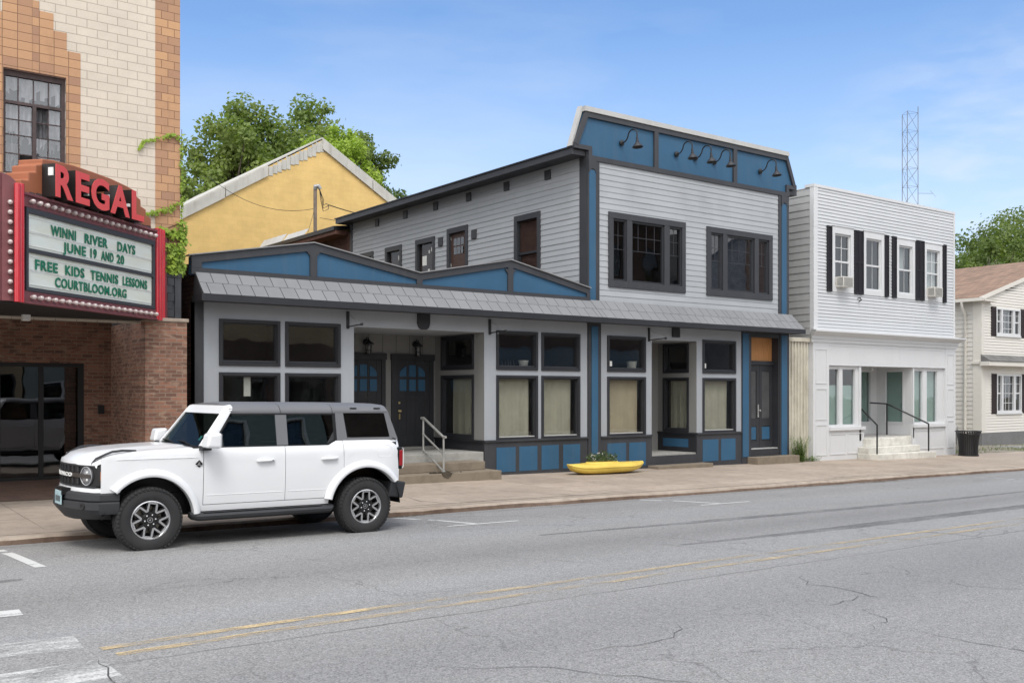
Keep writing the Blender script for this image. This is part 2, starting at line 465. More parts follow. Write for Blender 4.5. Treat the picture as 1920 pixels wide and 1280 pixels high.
def concrete(name, c1, c2, joint=1.52, stain=.5, face=False):
    m, t, o = _new(name)
    p = _pos(t)
    s = t.nodes.new('ShaderNodeSeparateXYZ'); t.links.new(p, s.inputs[0])
    n1 = _noise(t, p, .5, 6, .62); n2 = _noise(t, p, 4.5, 5, .65); n3 = _noise(t, p, 60, 3)
    base = _mix(t, _range(t, n1, .3, .7, 0, 1), c1, c2)
    base = _mix(t, _range(t, n2, .45, .75, 0, stain), base, mul(c1, .62))
    base = _mix(t, _range(t, _noise(t, _pos(t, (.5, 2.5, 1)), 2.2, 5, .7), .60, .8, 0, .5), base, mul(c2, 1.25))
    base = _mix(t, 1.0, base, _mix(t, n3, (.80,) * 3, (1.2,) * 3), 'MULTIPLY')
    h = n3
    if joint:
        fx = _math(t, 'ABSOLUTE', _math(t, 'SUBTRACT', _math(t, 'FRACT', _math(t, 'DIVIDE', _math(t, 'ADD', s.outputs['X'], _math(t, 'MULTIPLY', n2, .05)), joint)), .5))
        fy = _math(t, 'ABSOLUTE', _math(t, 'SUBTRACT', _math(t, 'FRACT', _math(t, 'DIVIDE', _math(t, 'SUBTRACT', s.outputs['Y'], 14.45), joint)), .5))
        j = _math(t, 'MAXIMUM', _range(t, fx, .4925, .498, 0, 1), _range(t, fy, .4925, .498, 0, 1))
        base = _mix(t, _math(t, 'MULTIPLY', j, _range(t, _noise(t, p, .9, 2), .35, .6, .15, .8)), base, mul(c1, .35))
        slab = t.nodes.new('ShaderNodeTexWhiteNoise'); slab.noise_dimensions = '2D'
        cb = t.nodes.new('ShaderNodeCombineXYZ')
        t.links.new(_math(t, 'FLOOR', _math(t, 'ADD', _math(t, 'DIVIDE', s.outputs['X'], joint), .5)), cb.inputs[0])
        t.links.new(_math(t, 'FLOOR', _math(t, 'ADD', _math(t, 'DIVIDE', _math(t, 'SUBTRACT', s.outputs['Y'], 14.45), joint), .5)), cb.inputs[1])
        t.links.new(cb.outputs[0], slab.inputs['Vector'])
        base = _mix(t, 1.0, base, _mix(t, slab.outputs['Value'], (.90,) * 3, (1.08,) * 3), 'MULTIPLY')
    _pr(t, o, base, .9, 0, .25, _bump(t, h, .4, .006))
    return m
concrete('pavement', (.342, .278, .222), (.44, .366, .298))
concrete('kerbstone', (.33, .265, .21), (.47, .40, .33), 0, .6)
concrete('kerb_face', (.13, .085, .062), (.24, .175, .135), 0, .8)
paint('joint_dirt', (.085, .068, .05), .95, .3, 6)
concrete('step_concrete', (.20, .165, .125), (.27, .225, .17), 0, .5)
concrete('platform_concrete', (.30, .29, .27), (.40, .39, .36), 0, .5)
concrete('white_step', (.56, .54, .48), (.76, .74, .68), 0, .55)
concrete('foundation', (.17, .17, .17), (.22, .22, .22), 0, .3)
concrete('path_concrete', (.26, .255, .245), (.34, .33, .32), 0, .4)
def dirt(name):
    m, t, o = _new(name)
    p = _pos(t)
    n1 = _noise(t, p, 1.1, 6, .65); n2 = _noise(t, p, 9, 4, .7); n3 = _noise(t, p, 70, 3)
    base = _mix(t, _range(t, n2, .35, .65, 0, 1), (.21, .185, .145), (.34, .31, .26))
    base = _mix(t, _range(t, n1, .5, .64, 0, .85), base, (.085, .105, .035))
    base = _mix(t, 1.0, base, _mix(t, n3, (.6,) * 3, (1.4,) * 3), 'MULTIPLY')
    _pr(t, o, base, .95, 0, .1, _bump(t, n2, .8, .03))
dirt('dirt')
def worn(name, c, lo, hi, under=.0):
    """road paint rubbed off down to the asphalt"""
    m, t, o = _new(name)
    p = _pos(t)
    n = _noise(t, _pos(t, (.55, 1.6, 1)), 2.4, 6, .72)
    n2 = _noise(t, p, 45, 3, .7)
    f = _math(t, 'ADD', _math(t, 'MULTIPLY', n, .72), _math(t, 'MULTIPLY', n2, .28))
    a = _range(t, f, lo, hi, 0, 1)
    pr = t.nodes.new('ShaderNodeBsdfPrincipled'); pr.inputs['Roughness'].default_value = .8
    t.links.new(_mix(t, n2, mul(c, .8), mul(c, 1.12)), pr.inputs['Base Color'])
    tr = t.nodes.new('ShaderNodeBsdfTransparent')
    ms = t.nodes.new('ShaderNodeMixShader')
    t.links.new(a, ms.inputs[0]); t.links.new(tr.outputs[0], ms.inputs[1]); t.links.new(pr.outputs[0], ms.inputs[2])
    t.links.new(ms.outputs[0], o.inputs['Surface'])
worn('paint_white', (.60, .60, .58), .34, .46)
worn('paint_white_worn', (.58, .58, .56), .42, .60)
worn('paint_yellow', (.56, .45, .29), .43, .63)
worn('paint_yellow_fresh', (.60, .46, .26), .40, .58)
worn('rubber', (.165, .163, .162), .34, .85)
worn('crack', (.075, .072, .068), .40, .48)

def sheet(name, xs, ys, mat, dz=0.0, kind='structure', zf=gz):
    mb = MB()
    nx, ny = len(xs), len(ys)
    mb.add([(x, y, zf(x, y) + dz) for y in ys for x in xs],
           [(j * nx + i, j * nx + i + 1, (j + 1) * nx + i + 1, (j + 1) * nx + i) for j in range(ny - 1) for i in range(nx - 1)])
    o = mb.build(name, mat, smooth=True, angle=20)
    return tag(o, kind=kind)
rng = lambda a, b, n: [a + (b - a) * i / n for i in range(n + 1)]
sheet('road', rng(-60, 130, 95), [.9, 1.5, 2.5] + rng(3.5, 13.3, 20) + [13.6, 13.9, 14.1, 14.2, 14.249], 'asphalt')
sheet('ground', [-600, -60, 0, 130, 600], [-600, -40, .6, 30, 60, 600], 'dirt', -.6)
# pavement, raised above the gutter
sheet('pavement', rng(-60, 130, 190), rng(14.455, 18.9, 8), 'pavement')
sheet('pavement', rng(-60, 130, 40), [-4.8, -2, .9], 'pavement', .02)
sheet('grass_verge', rng(33.75, 130, 60), rng(18.9, 40, 20), 'dirt', .004)
sheet('path', rng(41.4, 60, 20), rng(20.3, 21.7, 4), 'path_concrete', .012)
# kerb with a chipped, uneven edge
mb = MB()
kr = random.Random(3)
xs = rng(-60, 130, 760)
prev = None
e0 = 0; c0 = 0
for i, x in enumerate(xs):
    e0 = .8 * e0 + kr.uniform(-.012, .012); c0 = .75 * c0 + kr.uniform(-.009, .009)
    yy = 14.235 + e0; zt = gz(x, 14.45)
    zb = gz(x, 14.2) - .03
    row = [(x, yy - .012, zb), (x, yy, zt - .035 + c0), (x, yy + .03, zt - .004 + c0 * .6), (x, 14.40 + c0, zt + .004), (x, 14.47 + e0 * .6, zt - .012)]
    if prev:
        b = len(mb.v); mb.v += prev + row
        for k in range(4): mb.f.append((b + k, b + 5 + k, b + 6 + k, b + 1 + k)); mb.mi.append((1, 0, 0, 2)[k])
    prev = row
tag(mb.build('kerb', ['kerbstone', 'kerb_face', 'joint_dirt'], smooth=True, angle=35), kind='structure')

def ribbon(mb, pts, wd, dz=.004, step=.6, taper=False):
    """a painted strip lying on the road surface; pts (x, y), wd its width"""
    P = []
    for (a, b) in zip(pts, pts[1:]):
        n = max(1, int(math.hypot(b[0] - a[0], b[1] - a[1]) / step))
        for i in range(n): P.append((a[0] + (b[0] - a[0]) * i / n, a[1] + (b[1] - a[1]) * i / n))
    P.append(pts[-1])
    rows = []
    for i, (x, y) in enumerate(P):
        q, r_ = P[max(i - 1, 0)], P[min(i + 1, len(P) - 1)]
        dx, dy = r_[0] - q[0], r_[1] - q[1]; l = math.hypot(dx, dy) or 1
        nx, ny = -dy / l * wd / 2, dx / l * wd / 2
        if taper: k = min(1, .25 + 3 * min(i, len(P) - 1 - i) / len(P)); nx *= k; ny *= k
        rows.append([(x + nx, y + ny, gz(x + nx, y + ny) + dz), (x - nx, y - ny, gz(x - nx, y - ny) + dz)])
    for a, b in zip(rows, rows[1:]): mb.poly([a[0], a[1], b[1], b[0]])
def mark(name, mat, *strips, dz=.004, taper=False):
    mb = MB()
    for pts, wd in strips: ribbon(mb, pts, wd, dz, taper=taper)
    return tag(mb.build(name, mat), kind='structure')
# parking bays along the kerb
mark('parking_line', 'paint_white', ([(2.25, 13.6), (2.37, 11.8)], .12))
for x0 in (8.06, 13.52, 19.0, 24.5, 30.0):
    fade = 'paint_white' if x0 < 15 else 'paint_white_worn'
    mark('parking_line', fade, ([(x0, 13.95), (x0 + .50, 12.30)], .095))
    mark('parking_line', fade, ([(x0 - .05, 12.33), (x0 + 1.25, 12.30)], .075), dz=.005)
# centre line, worn to patches
mark('centre_line', 'paint_yellow_fresh', ([(1.94, 7.63), (2.7, 7.68), (4.2, 7.74)], .10), ([(1.99, 7.40), (2.8, 7.44), (3.4, 7.46)], .10))
mark('centre_line', 'paint_yellow', ([(4.2, 7.74), (9, 7.86), (20, 7.95), (45, 7.95)], .10), ([(3.4, 7.46), (9, 7.56), (20, 7.62), (45, 7.62)], .10))
# crossing bars at the left
mark('crossing_bar', 'paint_white', ([(.3, 9.42), (1.72, 9.34)], .27))
mark('crossing_bar', 'paint_white_worn', ([(.2, 8.05), (1.86, 7.93)], .46))
mark('crossing_bar', 'paint_white_worn', ([(.0, 7.0), (1.02, 6.98), (1.87, 7.0)], .66))
mark('crossing_bar', 'paint_white_worn', ([(.3, 5.6), (1.8, 5.6)], .6))
# tyre rubber and tar cracks
mark('skid_mark', 'rubber', ([(8.5, 10.75), (11.1, 10.58), (15, 10.42), (18.7, 10.34), (22, 10.4)], .26), ([(9.4, 8.95), (12, 8.84), (18, 8.84), (26, 8.95)], .34), dz=.003, taper=True)
def crackline(pts, wd, seed, rough=.09):
    rr = random.Random(seed)
    P = [pts[0]]
    for a, b in zip(pts, pts[1:]):
        n = max(2, int(math.hypot(b[0] - a[0], b[1] - a[1]) / .14))
        for i in range(1, n + 1):
            j = rough * .5 if i < n else 0
            P.append((a[0] + (b[0] - a[0]) * i / n + rr.uniform(-j, j), a[1] + (b[1] - a[1]) * i / n + rr.uniform(-j, j)))
    return (P, wd * .55)
mark('road_crack', 'crack',
     crackline([(8.86, 6.66), (8.45, 6.30), (8.57, 6.07), (8.48, 5.6), (8.6, 5.15)], .018, 1), crackline([(8.47, 5.62), (7.75, 5.55)], .014, 2),
     crackline([(7.9, 5.3), (7.75, 4.95), (7.2, 4.75)], .016, 3), crackline([(7.55, 4.55), (7.6, 3.95), (7.7, 3.2), (7.6, 2.0)], .02, 4),
     crackline([(9.5, 9.0), (9.85, 7.9), (10.0, 7.0)], .014, 5, .04), crackline([(12.0, 8.6), (12.25, 7.7), (12.4, 6.5)], .013, 6, .04),
     crackline([(9.6, 5.9), (9.9, 5.2), (10.4, 4.5)], .014, 7), crackline([(3.6, 5.9), (4.35, 5.4), (4.9, 4.6), (5.1, 3.9)], .014, 8),
     crackline([(5.9, 6.3), (6.05, 5.8), (5.7, 5.5), (4.7, 5.55)], .012, 9), crackline([(7.6, 11.9), (9.4, 11.5), (10.6, 11.1)], .012, 10, .05),
     crackline([(6.7, 9.8), (7.3, 8.9), (7.5, 8.3)], .012, 11, .05), crackline([(10.3, 12.6), (11.4, 11.2)], .012, 12, .05),
     crackline([(1.85, 7.35), (1.8, 6.6), (1.7, 6.0)], .022, 13), crackline([(14.2, 11.5), (14.9, 10.2), (15.2, 9.1)], .012, 14, .04),
     crackline([(17.0, 8.6), (17.4, 7.4), (17.5, 6.0)], .013, 15, .04), taper=True, dz=.005)
def walk_crack(pts, wd, seed, rough=.05): return crackline(pts, wd, seed, rough)
mark('pavement_crack', 'crack',
     walk_crack([(16.2, 17.6), (16.6, 16.4), (16.9, 15.3), (17.0, 14.6)], .03, 41), walk_crack([(9.6, 14.5), (9.3, 15.2), (9.45, 16.0)], .035, 42), walk_crack([(12.5, 14.5), (12.3, 15.0)], .045, 43),
     walk_crack([(22.4, 15.3), (24.5, 15.2), (26.5, 15.35)], .02, 44), walk_crack([(27.8, 17.9), (28.3, 16.2), (28.6, 14.6)], .028, 45), walk_crack([(11.4, 16.6), (11.9, 15.6), (12.3, 14.5)], .022, 46),
     walk_crack([(20.0, 14.62), (21.6, 14.66), (23.4, 14.62)], .05, 47, .08), walk_crack([(8.2, 14.62), (9.9, 14.66), (12.4, 14.6), (14.2, 14.63)], .045, 48, .07), walk_crack([(3.0, 15.0), (4.6, 15.1), (6.2, 15.0)], .03, 49),
     walk_crack([(33.5, 16.6), (35.2, 16.4), (36.8, 16.5)], .03, 50), walk_crack([(19.3, 17.9), (20.6, 17.2), (21.4, 16.4)], .02, 51), taper=True, dz=.006)
mark('manhole_patch', 'rubber', ([(1.72, 11.05), (2.05, 11.05)], .16))
# leaf litter and grit in the gutter
rr = random.Random(11)
mb = MB()
for i in range(900):
    x = rr.choice([rr.uniform(2, 34), rr.gauss(19.6, .8), rr.gauss(21.8, .5), rr.gauss(8.3, .3)]); y = 14.2 - abs(rr.gauss(0, .05))
    if 20.6 < x < 22.8: y = 14.2 - abs(rr.gauss(0, .16))
    s_ = rr.uniform(.008, .028); a = rr.uniform(0, 6.28); z = gz(x, y) + .006
    mb.poly([(x + s_ * math.cos(a + k) * (1 if k % 2 else .6), y + s_ * math.sin(a + k), z + rr.uniform(0, .008)) for k in (0, 1.6, 3.1, 4.7)])
paint('litter', (.12, .085, .055), .9, .5, 20, 0)
tag(mb.build('gutter_litter', 'litter', recalc=False), kind='stuff')
# grass blades along the verge
paint('grass_blade', (.13, .16, .05), .8, .35, 3, 0)
mb = MB()
for i in range(5200):
    x = rr.uniform(34, 62); y = 18.95 + abs(rr.gauss(0, .95)) if i % 3 else rr.uniform(19, 24)
    dens = math.sin(x * 1.3) + math.sin(y * 2.1 + x * .7) + rr.uniform(-1, 1)
    if dens < .15 and y < 19.8: continue
    h = rr.uniform(.03, .11); a = rr.uniform(0, 6.28); b = .012; z = gz(x, y)
    lx, ly = rr.gauss(0, .03), rr.gauss(0, .03)
    mb.poly([(x - b * math.cos(a), y - b * math.sin(a), z), (x + b * math.cos(a), y + b * math.sin(a), z), (x + lx, y + ly, z + h)])
tag(mb.build('grass', 'grass_blade', recalc=False), kind='stuff')
# ================================================================ theatre and its marquee
brick('cream_block', (.635, .565, .475), (.675, .60, .505), (.41, .355, .29), .345, .151, 'xz', .007, .10, bump=.35, shift=(.02, .03))
def tile_mat(name, off=.5, sh=0.0, wd=.235):
    m, t, o = _new(name)
    s = t.nodes.new('ShaderNodeSeparateXYZ'); t.links.new(_pos(t), s.inputs[0])
    cb = t.nodes.new('ShaderNodeCombineXYZ'); t.links.new(_math(t, 'ADD', s.outputs['X'], sh), cb.inputs[0]); t.links.new(_math(t, 'ADD', s.outputs['Z'], .03), cb.inputs[1])
    b = t.nodes.new('ShaderNodeTexBrick'); b.offset = off
    for k, v in (('Scale', 1), ('Brick Width', wd), ('Row Height', .151), ('Mortar Size', .006), ('Bias', 0)): b.inputs[k].default_value = v
    b.inputs['Color1'].default_value = (.555, .325, .175, 1); b.inputs['Color2'].default_value = (.375, .215, .14, 1); b.inputs['Mortar'].default_value = (.22, .12, .07, 1)
    t.links.new(cb.outputs[0], b.inputs['Vector'])
    n = _noise(t, _pos(t), 60, 3, .7)
    n1 = _noise(t, _pos(t, (2, 2, .5)), 2, 5, .6)
    base = _mix(t, 1.0, b.outputs['Color'], _mix(t, n, (.8,) * 3, (1.18,) * 3), 'MULTIPLY')
    base = _mix(t, _range(t, n1, .58, .8, 0, .35), base, (.16, .09, .06))
    _pr(t, o, base, .75, 0, .3, _bump(t, _math(t, 'ADD', _math(t, 'MULTIPLY', b.outputs['Fac'], -1.0), _math(t, 'MULTIPLY', n, .4)), .4, .008))
tile_mat('tan_tile')
tile_mat('tan_tile_left', 0, -3.115 + .235 * 20)
tile_mat('tan_tile_right', 0, -3.69 + .235 * 20)
tile_mat('tan_tile_narrow', 0, -3.575 + .115 * 40, .115)
brick('red_brick', (.33, .165, .112), (.145, .082, .062), (.29, .215, .165), .205, .071, 'xz', .009, .25, bump=.6, extra=(.36, .25, .18))
brick('red_brick_side', (.33, .165, .112), (.145, .082, .062), (.29, .215, .165), .205, .071, 'yz', .009, .25, bump=.6, extra=(.36, .25, .18))
brick('paver_brick', (.21, .13, .10), (.15, .10, .085), (.12, .09, .07), .205, .10, 'xy', .006, .2, bump=.3)
brick('dark_brick_side', (.085, .05, .042), (.05, .035, .032), (.028, .022, .02), .22, .085, 'yz', .010, .3, bump=.7)
paint('dark_frame', c8(62, 62, 66), .5, .06)
paint('steel_rust', (.075, .055, .055), .7, .4, 6)
paint('black_metal', (.018, .018, .019), .45, .1)
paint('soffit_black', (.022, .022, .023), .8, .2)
paint('marquee_maroon', (.190, .062, .068), .5, .14, 2.5, dirt=.5, dirtcol=(.10, .05, .05))
paint('marquee_orange', (.36, .125, .06), .55, .13, 1.5, dirt=.35, dirtcol=(.22, .09, .05))
paint('letter_red', (.74, .085, .08), .4, .05)
paint('letter_side', (.016, .014, .014), .45, .1)
paint('tube_red', (.52, .018, .03), .22, .12, 5, 0, spec=.6, coat=.5)
paint('white_plastic', (.8, .8, .78), .4, .04)
paint('letter_green', (.012, .17, .095), .5, .15, 6)
paint('slate_black', (.045, .048, .055), .45, .3, 4)
def board_mat():
    m, t, o = _new('letter_board')
    s = t.nodes.new('ShaderNodeSeparateXYZ'); t.links.new(_pos(t), s.inputs[0])
    n = _noise(t, _pos(t, (.6, .6, 2.5)), 2.5, 5, .6)
    base = _mix(t, _range(t, n, .4, .75, 0, .65), (.76, .80, .74), (.69, .66, .50))
    pr = _pr(t, o, base, .35, 0, .4)
board_mat()
def bulb_mat():
    m, t, o = _new('bulb_glass')
    p = _pr(t, o, (.56, .47, .45), .15, 0, .5); p.inputs['Coat Weight'].default_value = .6
bulb_mat()
glass('dark_glass', (.36, .37, .38), .07, 1.5)
glass('old_glass', (.75, .76, .77), .10, 1.5, .25)
def film_mat():
    m, t, o = _new('torn_sheeting')
    n = _noise(t, _pos(t, (3, 3, .8)), 2.2, 5, .7)
    _pr(t, o, _mix(t, _range(t, n, .35, .65, 0, 1), (.12, .12, .12), (.40, .40, .42)), .6)
film_mat()

TY = 18.5
TF = Fr((0, TY, 0), (1, 0, 0), (0, -1, 0))
th = thing('theatre_building', 'tall cream block theatre with tan tile trim and recessed brick entrance', 'theatre', (3.0, TY, 0))
TX1 = 6.10
win = (3.13, 4.12, 5.55, 7.33)
MB().wall(TF, -8, 5.65, 3.1, 12.5, [win], 0, .22).build('upper_wall', 'cream_block', th)
MB().boxf(TF, 5.65, TX1, 3.1, 12.5, -.5, .012).build('corner_trim', 'tan_tile', th)
mb = MB().box(TX1 - .45, TX1 - .02, TY + .5, 40, -.2, 12.45); mb.build('side_wall', 'dark_brick_side', th)
MB().box(-8, TX1 - .46, TY + .45, 40, 12.3, 12.45).build('roof', 'soffit_black', th)
# stepped tan surround of the window
mb = MB()
for u0, u1, z0, z1 in ((4.12, 4.355, 5.2, 7.33), (2.88, 3.13, 5.2, 7.33), (2.42, 2.88, 7.33, 7.78), (2.88, 3.115, 7.33, 8.26), (3.115, 3.35, 7.33, 8.56), (3.35, 3.575, 7.33, 8.56), (3.575, 3.69, 7.33, 8.56), (3.69, 3.915, 7.33, 8.40), (3.915, 4.13, 7.33, 8.11), (4.13, 4.355, 7.33, 7.80)):
    mb = MB(); mb.boxf(TF, u0, u1, z0, z1, -.02, .006)
    mb.build('window_surround', 'tan_tile_right' if u0 >= 3.68 else ('tan_tile_narrow' if u0 == 3.575 else 'tan_tile_left'), th)
wn = MB()
for u0, u1, z0, z1 in ((3.13, 3.18, 5.55, 7.33), (4.06, 4.12, 5.55, 7.33), (3.18, 4.06, 7.23, 7.33), (3.18, 4.06, 6.76, 6.81), (3.60, 3.66, 5.55, 6.76), (3.18, 4.06, 5.55, 5.6)):
    wn.boxf(TF, u0, u1, z0, z1, -.16, -.08)
wn = wn.build('window', 'steel_rust', th)
mb = MB()
for u in (3.39, 3.855): mb.boxf(TF, u - .008, u + .008, 5.6, 6.76, -.13, -.10)
for z in (5.92, 6.24, 6.50): mb.boxf(TF, 3.18, 3.60, z - .008, z + .008, -.135, -.105); mb.boxf(TF, 3.66, 4.06, z - .008, z + .008, -.135, -.105)
for u in (3.38, 3.62, 3.86): mb.boxf(TF, u - .008, u + .008, 6.81, 7.23, -.13, -.10)
mb.build('glazing_bar', 'steel_rust', wn)
mb = MB()
us = [3.18, 3.39, 3.60, 3.66, 3.855, 4.06]; zs = [5.6, 5.92, 6.24, 6.50, 6.76]
for i in (0, 1, 3, 4):
    for j in range(4):
        if (i, j) == (1, 0): continue
        mb.poly([TF.p(us[i], zs[j], -.12), TF.p(us[i + 1], zs[j], -.12), TF.p(us[i + 1], zs[j + 1], -.12), TF.p(us[i], zs[j + 1], -.12)])
mb.poly([TF.p(3.18, 6.81, -.12), TF.p(4.06, 6.81, -.12), TF.p(4.06, 7.23, -.12), TF.p(3.18, 7.23, -.12)])
mb.build('pane', 'old_glass', wn)
mb = MB()
rs_ = random.Random(5)
for (ua, ub, za, zb) in ((3.2, 3.58, 6.1, 6.74), (3.68, 4.04, 6.0, 6.74), (3.2, 4.04, 6.83, 7.22), (3.2, 3.4, 5.62, 6.1)):
    n = 14
    for i in range(n):
        a, b = ua + (ub - ua) * i / n, ua + (ub - ua) * (i + 1) / n
        d0, d1 = -.17 - .03 * math.sin(i * 1.7), -.17 - .03 * math.sin((i + 1) * 1.7)
        lo = za + rs_.uniform(0, .22)
        mb.poly([TF.p(a, lo, d0), TF.p(b, lo + rs_.uniform(-.05, .05), d1), TF.p(b, zb, d1), TF.p(a, zb, d0)])
mb.build('torn_sheeting', 'torn_sheeting', th)
MB().box(2.6, 4.6, TY + .23, TY + 1.2, 5.3, 7.6).build('attic', 'soffit_black', th)
# entrance: pier, splayed side wall, back wall with glass doors
PY = 18.2; BY = 21.2
mb = MB()
g0 = -.3
mb.hexa([(5.38, PY, g0), (6.13, PY, g0), (6.13, TY + .6, g0), (5.40, TY + .6, g0), (5.38, PY, 3.14), (6.13, PY, 3.14), (6.13, TY + .6, 3.14), (5.40, TY + .6, 3.14)])
mb.build('pier', 'red_brick', th)
MB().box(5.35, 6.16, PY - .03, TY + .05, 3.14, 3.205).build('pier_cap', 'kerbstone', th, bevel=.012)
MB().poly([(5.379, PY + .005, g0), (5.58, BY, g0), (5.58, BY, 3.2), (5.379, PY + .005, 3.2)]).build('entrance_side_wall', 'red_brick_side', th)
BF = Fr((0, BY, 0), (1, 0, 0), (0, -1, 0))
MB().wall(BF, -6, 5.6, -.2, 3.3, [(1.2, 5.06, -.2, 2.44)], 0, .1).build('entrance_wall', 'red_brick', th)
d = MB()
for u in (4.95, 4.22, 3.45, 2.68, 1.9): d.boxf(BF, u, u + (.11 if u == 4.95 else .09), .1, 2.36, -.08, -.01)
d.boxf(BF, 1.2, 5.06, 2.36, 2.44, -.08, -.012); d.boxf(BF, 1.2, 5.06, .08, .19, -.078, -.014)
d = d.build('glass_door', 'black_metal', th)
MB().boxf(BF, 1.2, 4.95, .15, 2.37, -.05, -.04).build('pane', 'dark_glass', d)
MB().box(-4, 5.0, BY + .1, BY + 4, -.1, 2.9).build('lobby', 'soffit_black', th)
MB().boxf(BF, 5.32, 5.44, 1.42, 1.60, 0, .05).build('intercom_box', 'black_metal', th, bevel=.006)
mb = MB(); mb.hexa([(-6, PY, -.25), (5.38, PY, -.25), (5.6, BY + .1, -.25), (-6, BY + .1, -.25), (-6, PY, gz(-6, PY) + .03), (5.38, PY, gz(5.4, PY) + .025), (5.6, BY + .1, .13), (-6, BY + .1, .16)])
mb.build('entrance_floor', 'paver_brick', th)
# black shingled patch above the pier
mb = MB()
mb.boxf(TF, 5.72, 6.06, 3.205, 3.98, 0, .04)
for k in range(5):
    z = 3.25 + k * .145
    for j in range(2): mb.boxf(TF, 5.73 + j * .125 - (k % 2) * .03, 5.845 + j * .125 - (k % 2) * .03, z, z + .138, .035, .062 + .004 * k)
mb.boxf(TF, 5.985, 6.10, 3.205, 3.99, .03, .075)
mb.boxf(TF, 5.70, 6.11, 3.98, 4.05, -.01, .085)
mb.build('shingle_panel', 'slate_black', th)

# ---- marquee: a thing of its own, V shaped, this face turned to the right
V = Vector((.7491, .66245, 0)); NV = Vector((.66245, -.7491, 0))
P0 = Vector((5.51629, 18.1, 0))
MQ = Fr(P0, V, NV)
mq = thing('theatre_marquee', 'maroon theatre marquee with red REGAL letters and a lit bulb border', 'marquee', (3.5, 16.6, 3.2))
mq['label'] = 'maroon theatre marquee with red REGAL letters, bulb rows and white message board'
s0, s1 = -3.52, -.03
zb_, zt_ = 3.17, 4.74
cx0 = Vector(MQ.p(s0, 0))           # front corner
# carcass: wedge from the right face back to the wall, and the street-parallel front
pts = [Vector(MQ.p(.30, 0)), Vector(MQ.p(s0, 0)), Vector((-3.0, cx0.y, 0)), Vector((-3.0, TY, 0)), Vector((5.9, TY, 0))]
mb = MB(); n = len(pts)
mb.add([(p.x, p.y, zb_ + .03) for p in pts] + [(p.x, p.y, zt_ - .04) for p in pts],
       [tuple(range(n)), tuple(range(n, 2 * n))] + [(i, (i + 1) % n, n + (i + 1) % n, n + i) for i in range(n)])
mb.build('canopy_box', 'marquee_maroon', mq)
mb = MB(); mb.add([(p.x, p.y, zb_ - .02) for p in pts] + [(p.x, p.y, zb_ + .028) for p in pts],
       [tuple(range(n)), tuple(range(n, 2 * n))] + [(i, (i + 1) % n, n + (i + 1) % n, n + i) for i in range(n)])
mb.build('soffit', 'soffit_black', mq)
MB().box(3.35, 3.47, 18.05, 18.2, 3.05, 3.16).build('soffit_lamp', 'white_plastic', mq, bevel=.01)
# channels that carry the bulbs
mb = MB()
for za, zc in ((3.17, 3.335), (4.555, 4.74)):
    mb.boxf(MQ, s0, s1, za, zc, -.02, .05)
mb.boxf(MQ, s0, s1, zt_ - .02, zt_ + .02, -.02, .085)
mb.boxf(MQ, s0, s1, 3.15, 3.18, -.02, .075)
mb.build('bulb_channel', 'marquee_maroon', mq, bevel=.006)
fr_ = MB()
fr_.boxf(MQ, -3.44, -.07, 4.475, 4.553, 0, .06); fr_.boxf(MQ, -3.44, -.07, 3.337, 3.395, 0, .06)
fr_.boxf(MQ, -3.44, -3.39, 3.395, 4.475, 0, .058); fr_.boxf(MQ, -.13, -.07, 3.395, 4.475, 0, .058)
fr_.boxf(MQ, -3.39, -.13, 3.905, 3.965, 0, .055)
fr_.build('board_frame', 'dark_frame', mq, bevel=.004)
for za, zc in ((3.395, 3.905), (3.965, 4.475)):
    MB().boxf(MQ, -3.39, -.13, za, zc, 0, .018).build('message_board', 'letter_board', mq)
mb = MB()
for z in (3.44, 3.64, 3.66, 3.85, 4.01, 4.20, 4.22, 4.42): mb.boxf(MQ, -3.385, -.135, z - .004, z + .004, .018, .026)
mb.build('board_rail', 'white_plastic', mq)
for words, z, h in (((('WINNI', -2.87, -2.27), ('RIVER', -2.05, -1.44), ('DAYS', -1.17, -.655)), 4.235, .155), ((('JUNE', -2.58, -2.02), ('19', -1.90, -1.74), ('AND', -1.62, -1.28), ('20', -1.19, -.98)), 4.025, .15),
                    ((('FREE', -3.22, -2.71), ('KIDS', -2.53, -2.06), ('TENNIS', -1.90, -1.15), ('LESSONS', -1.02, -.29)), 3.675, .15), ((('COURTBLOOM.ORG', -2.77, -.91),), 3.465, .145)):
    for txt, u0, u1 in words:
        mb = MB(); text_mb(mb, MQ, txt, u0, u1, z, h, .032, .003, .006 * 1.0, spacing=1.12)
        mb.build('message_line', 'letter_green', mq, recalc=False)
# bulbs
_bm = MB(); _bm.lathe((0, 0, 0), (0, -1, 0), [(.026, 0), (.027, .012), (.033, .03), (.036, .05), (.031, .07), (.018, .083), (0, .087)], 12)
b0 = _bm.build('bulb', 'bulb_glass', mq, smooth=True, angle=80, local=True)
first = [True]
def bulb_at(p, fr):
    if first[0]: o = b0; first[0] = False
    else: o = b0.copy(); col.objects.link(o); o.parent = mq
    o.rotation_euler = (0, 0, math.atan2(fr.n.x, -fr.n.y))
    o.location = Vector(p) - Vector(mq.location)
for k in range(21):
    s_ = -3.35 + k * .1615
    bulb_at(MQ.p(s_, 4.645, .05), MQ); bulb_at(MQ.p(s_ + .02, 3.25, .05), MQ)
MF = Fr((cx0.x, cx0.y, 0), (1, 0, 0), (0, -1, 0))
MB().prismf(MF, [(-.24, zb_), (-.02, zb_), (-.02, 4.82), (-.06, 4.90), (-.12, 4.955), (-.18, 4.985), (-.24, 5.0)], -.30, .05).build('front_panel', 'marquee_maroon', mq, bevel=.006)
MB().boxf(MF, -5.6, -.245, zb_, 5.0, -.30, .03).build('front_panel', 'marquee_maroon', mq, bevel=.006)
for k in range(10): bulb_at(MF.p(-.135, 3.30 + k * .142, .05), MF)
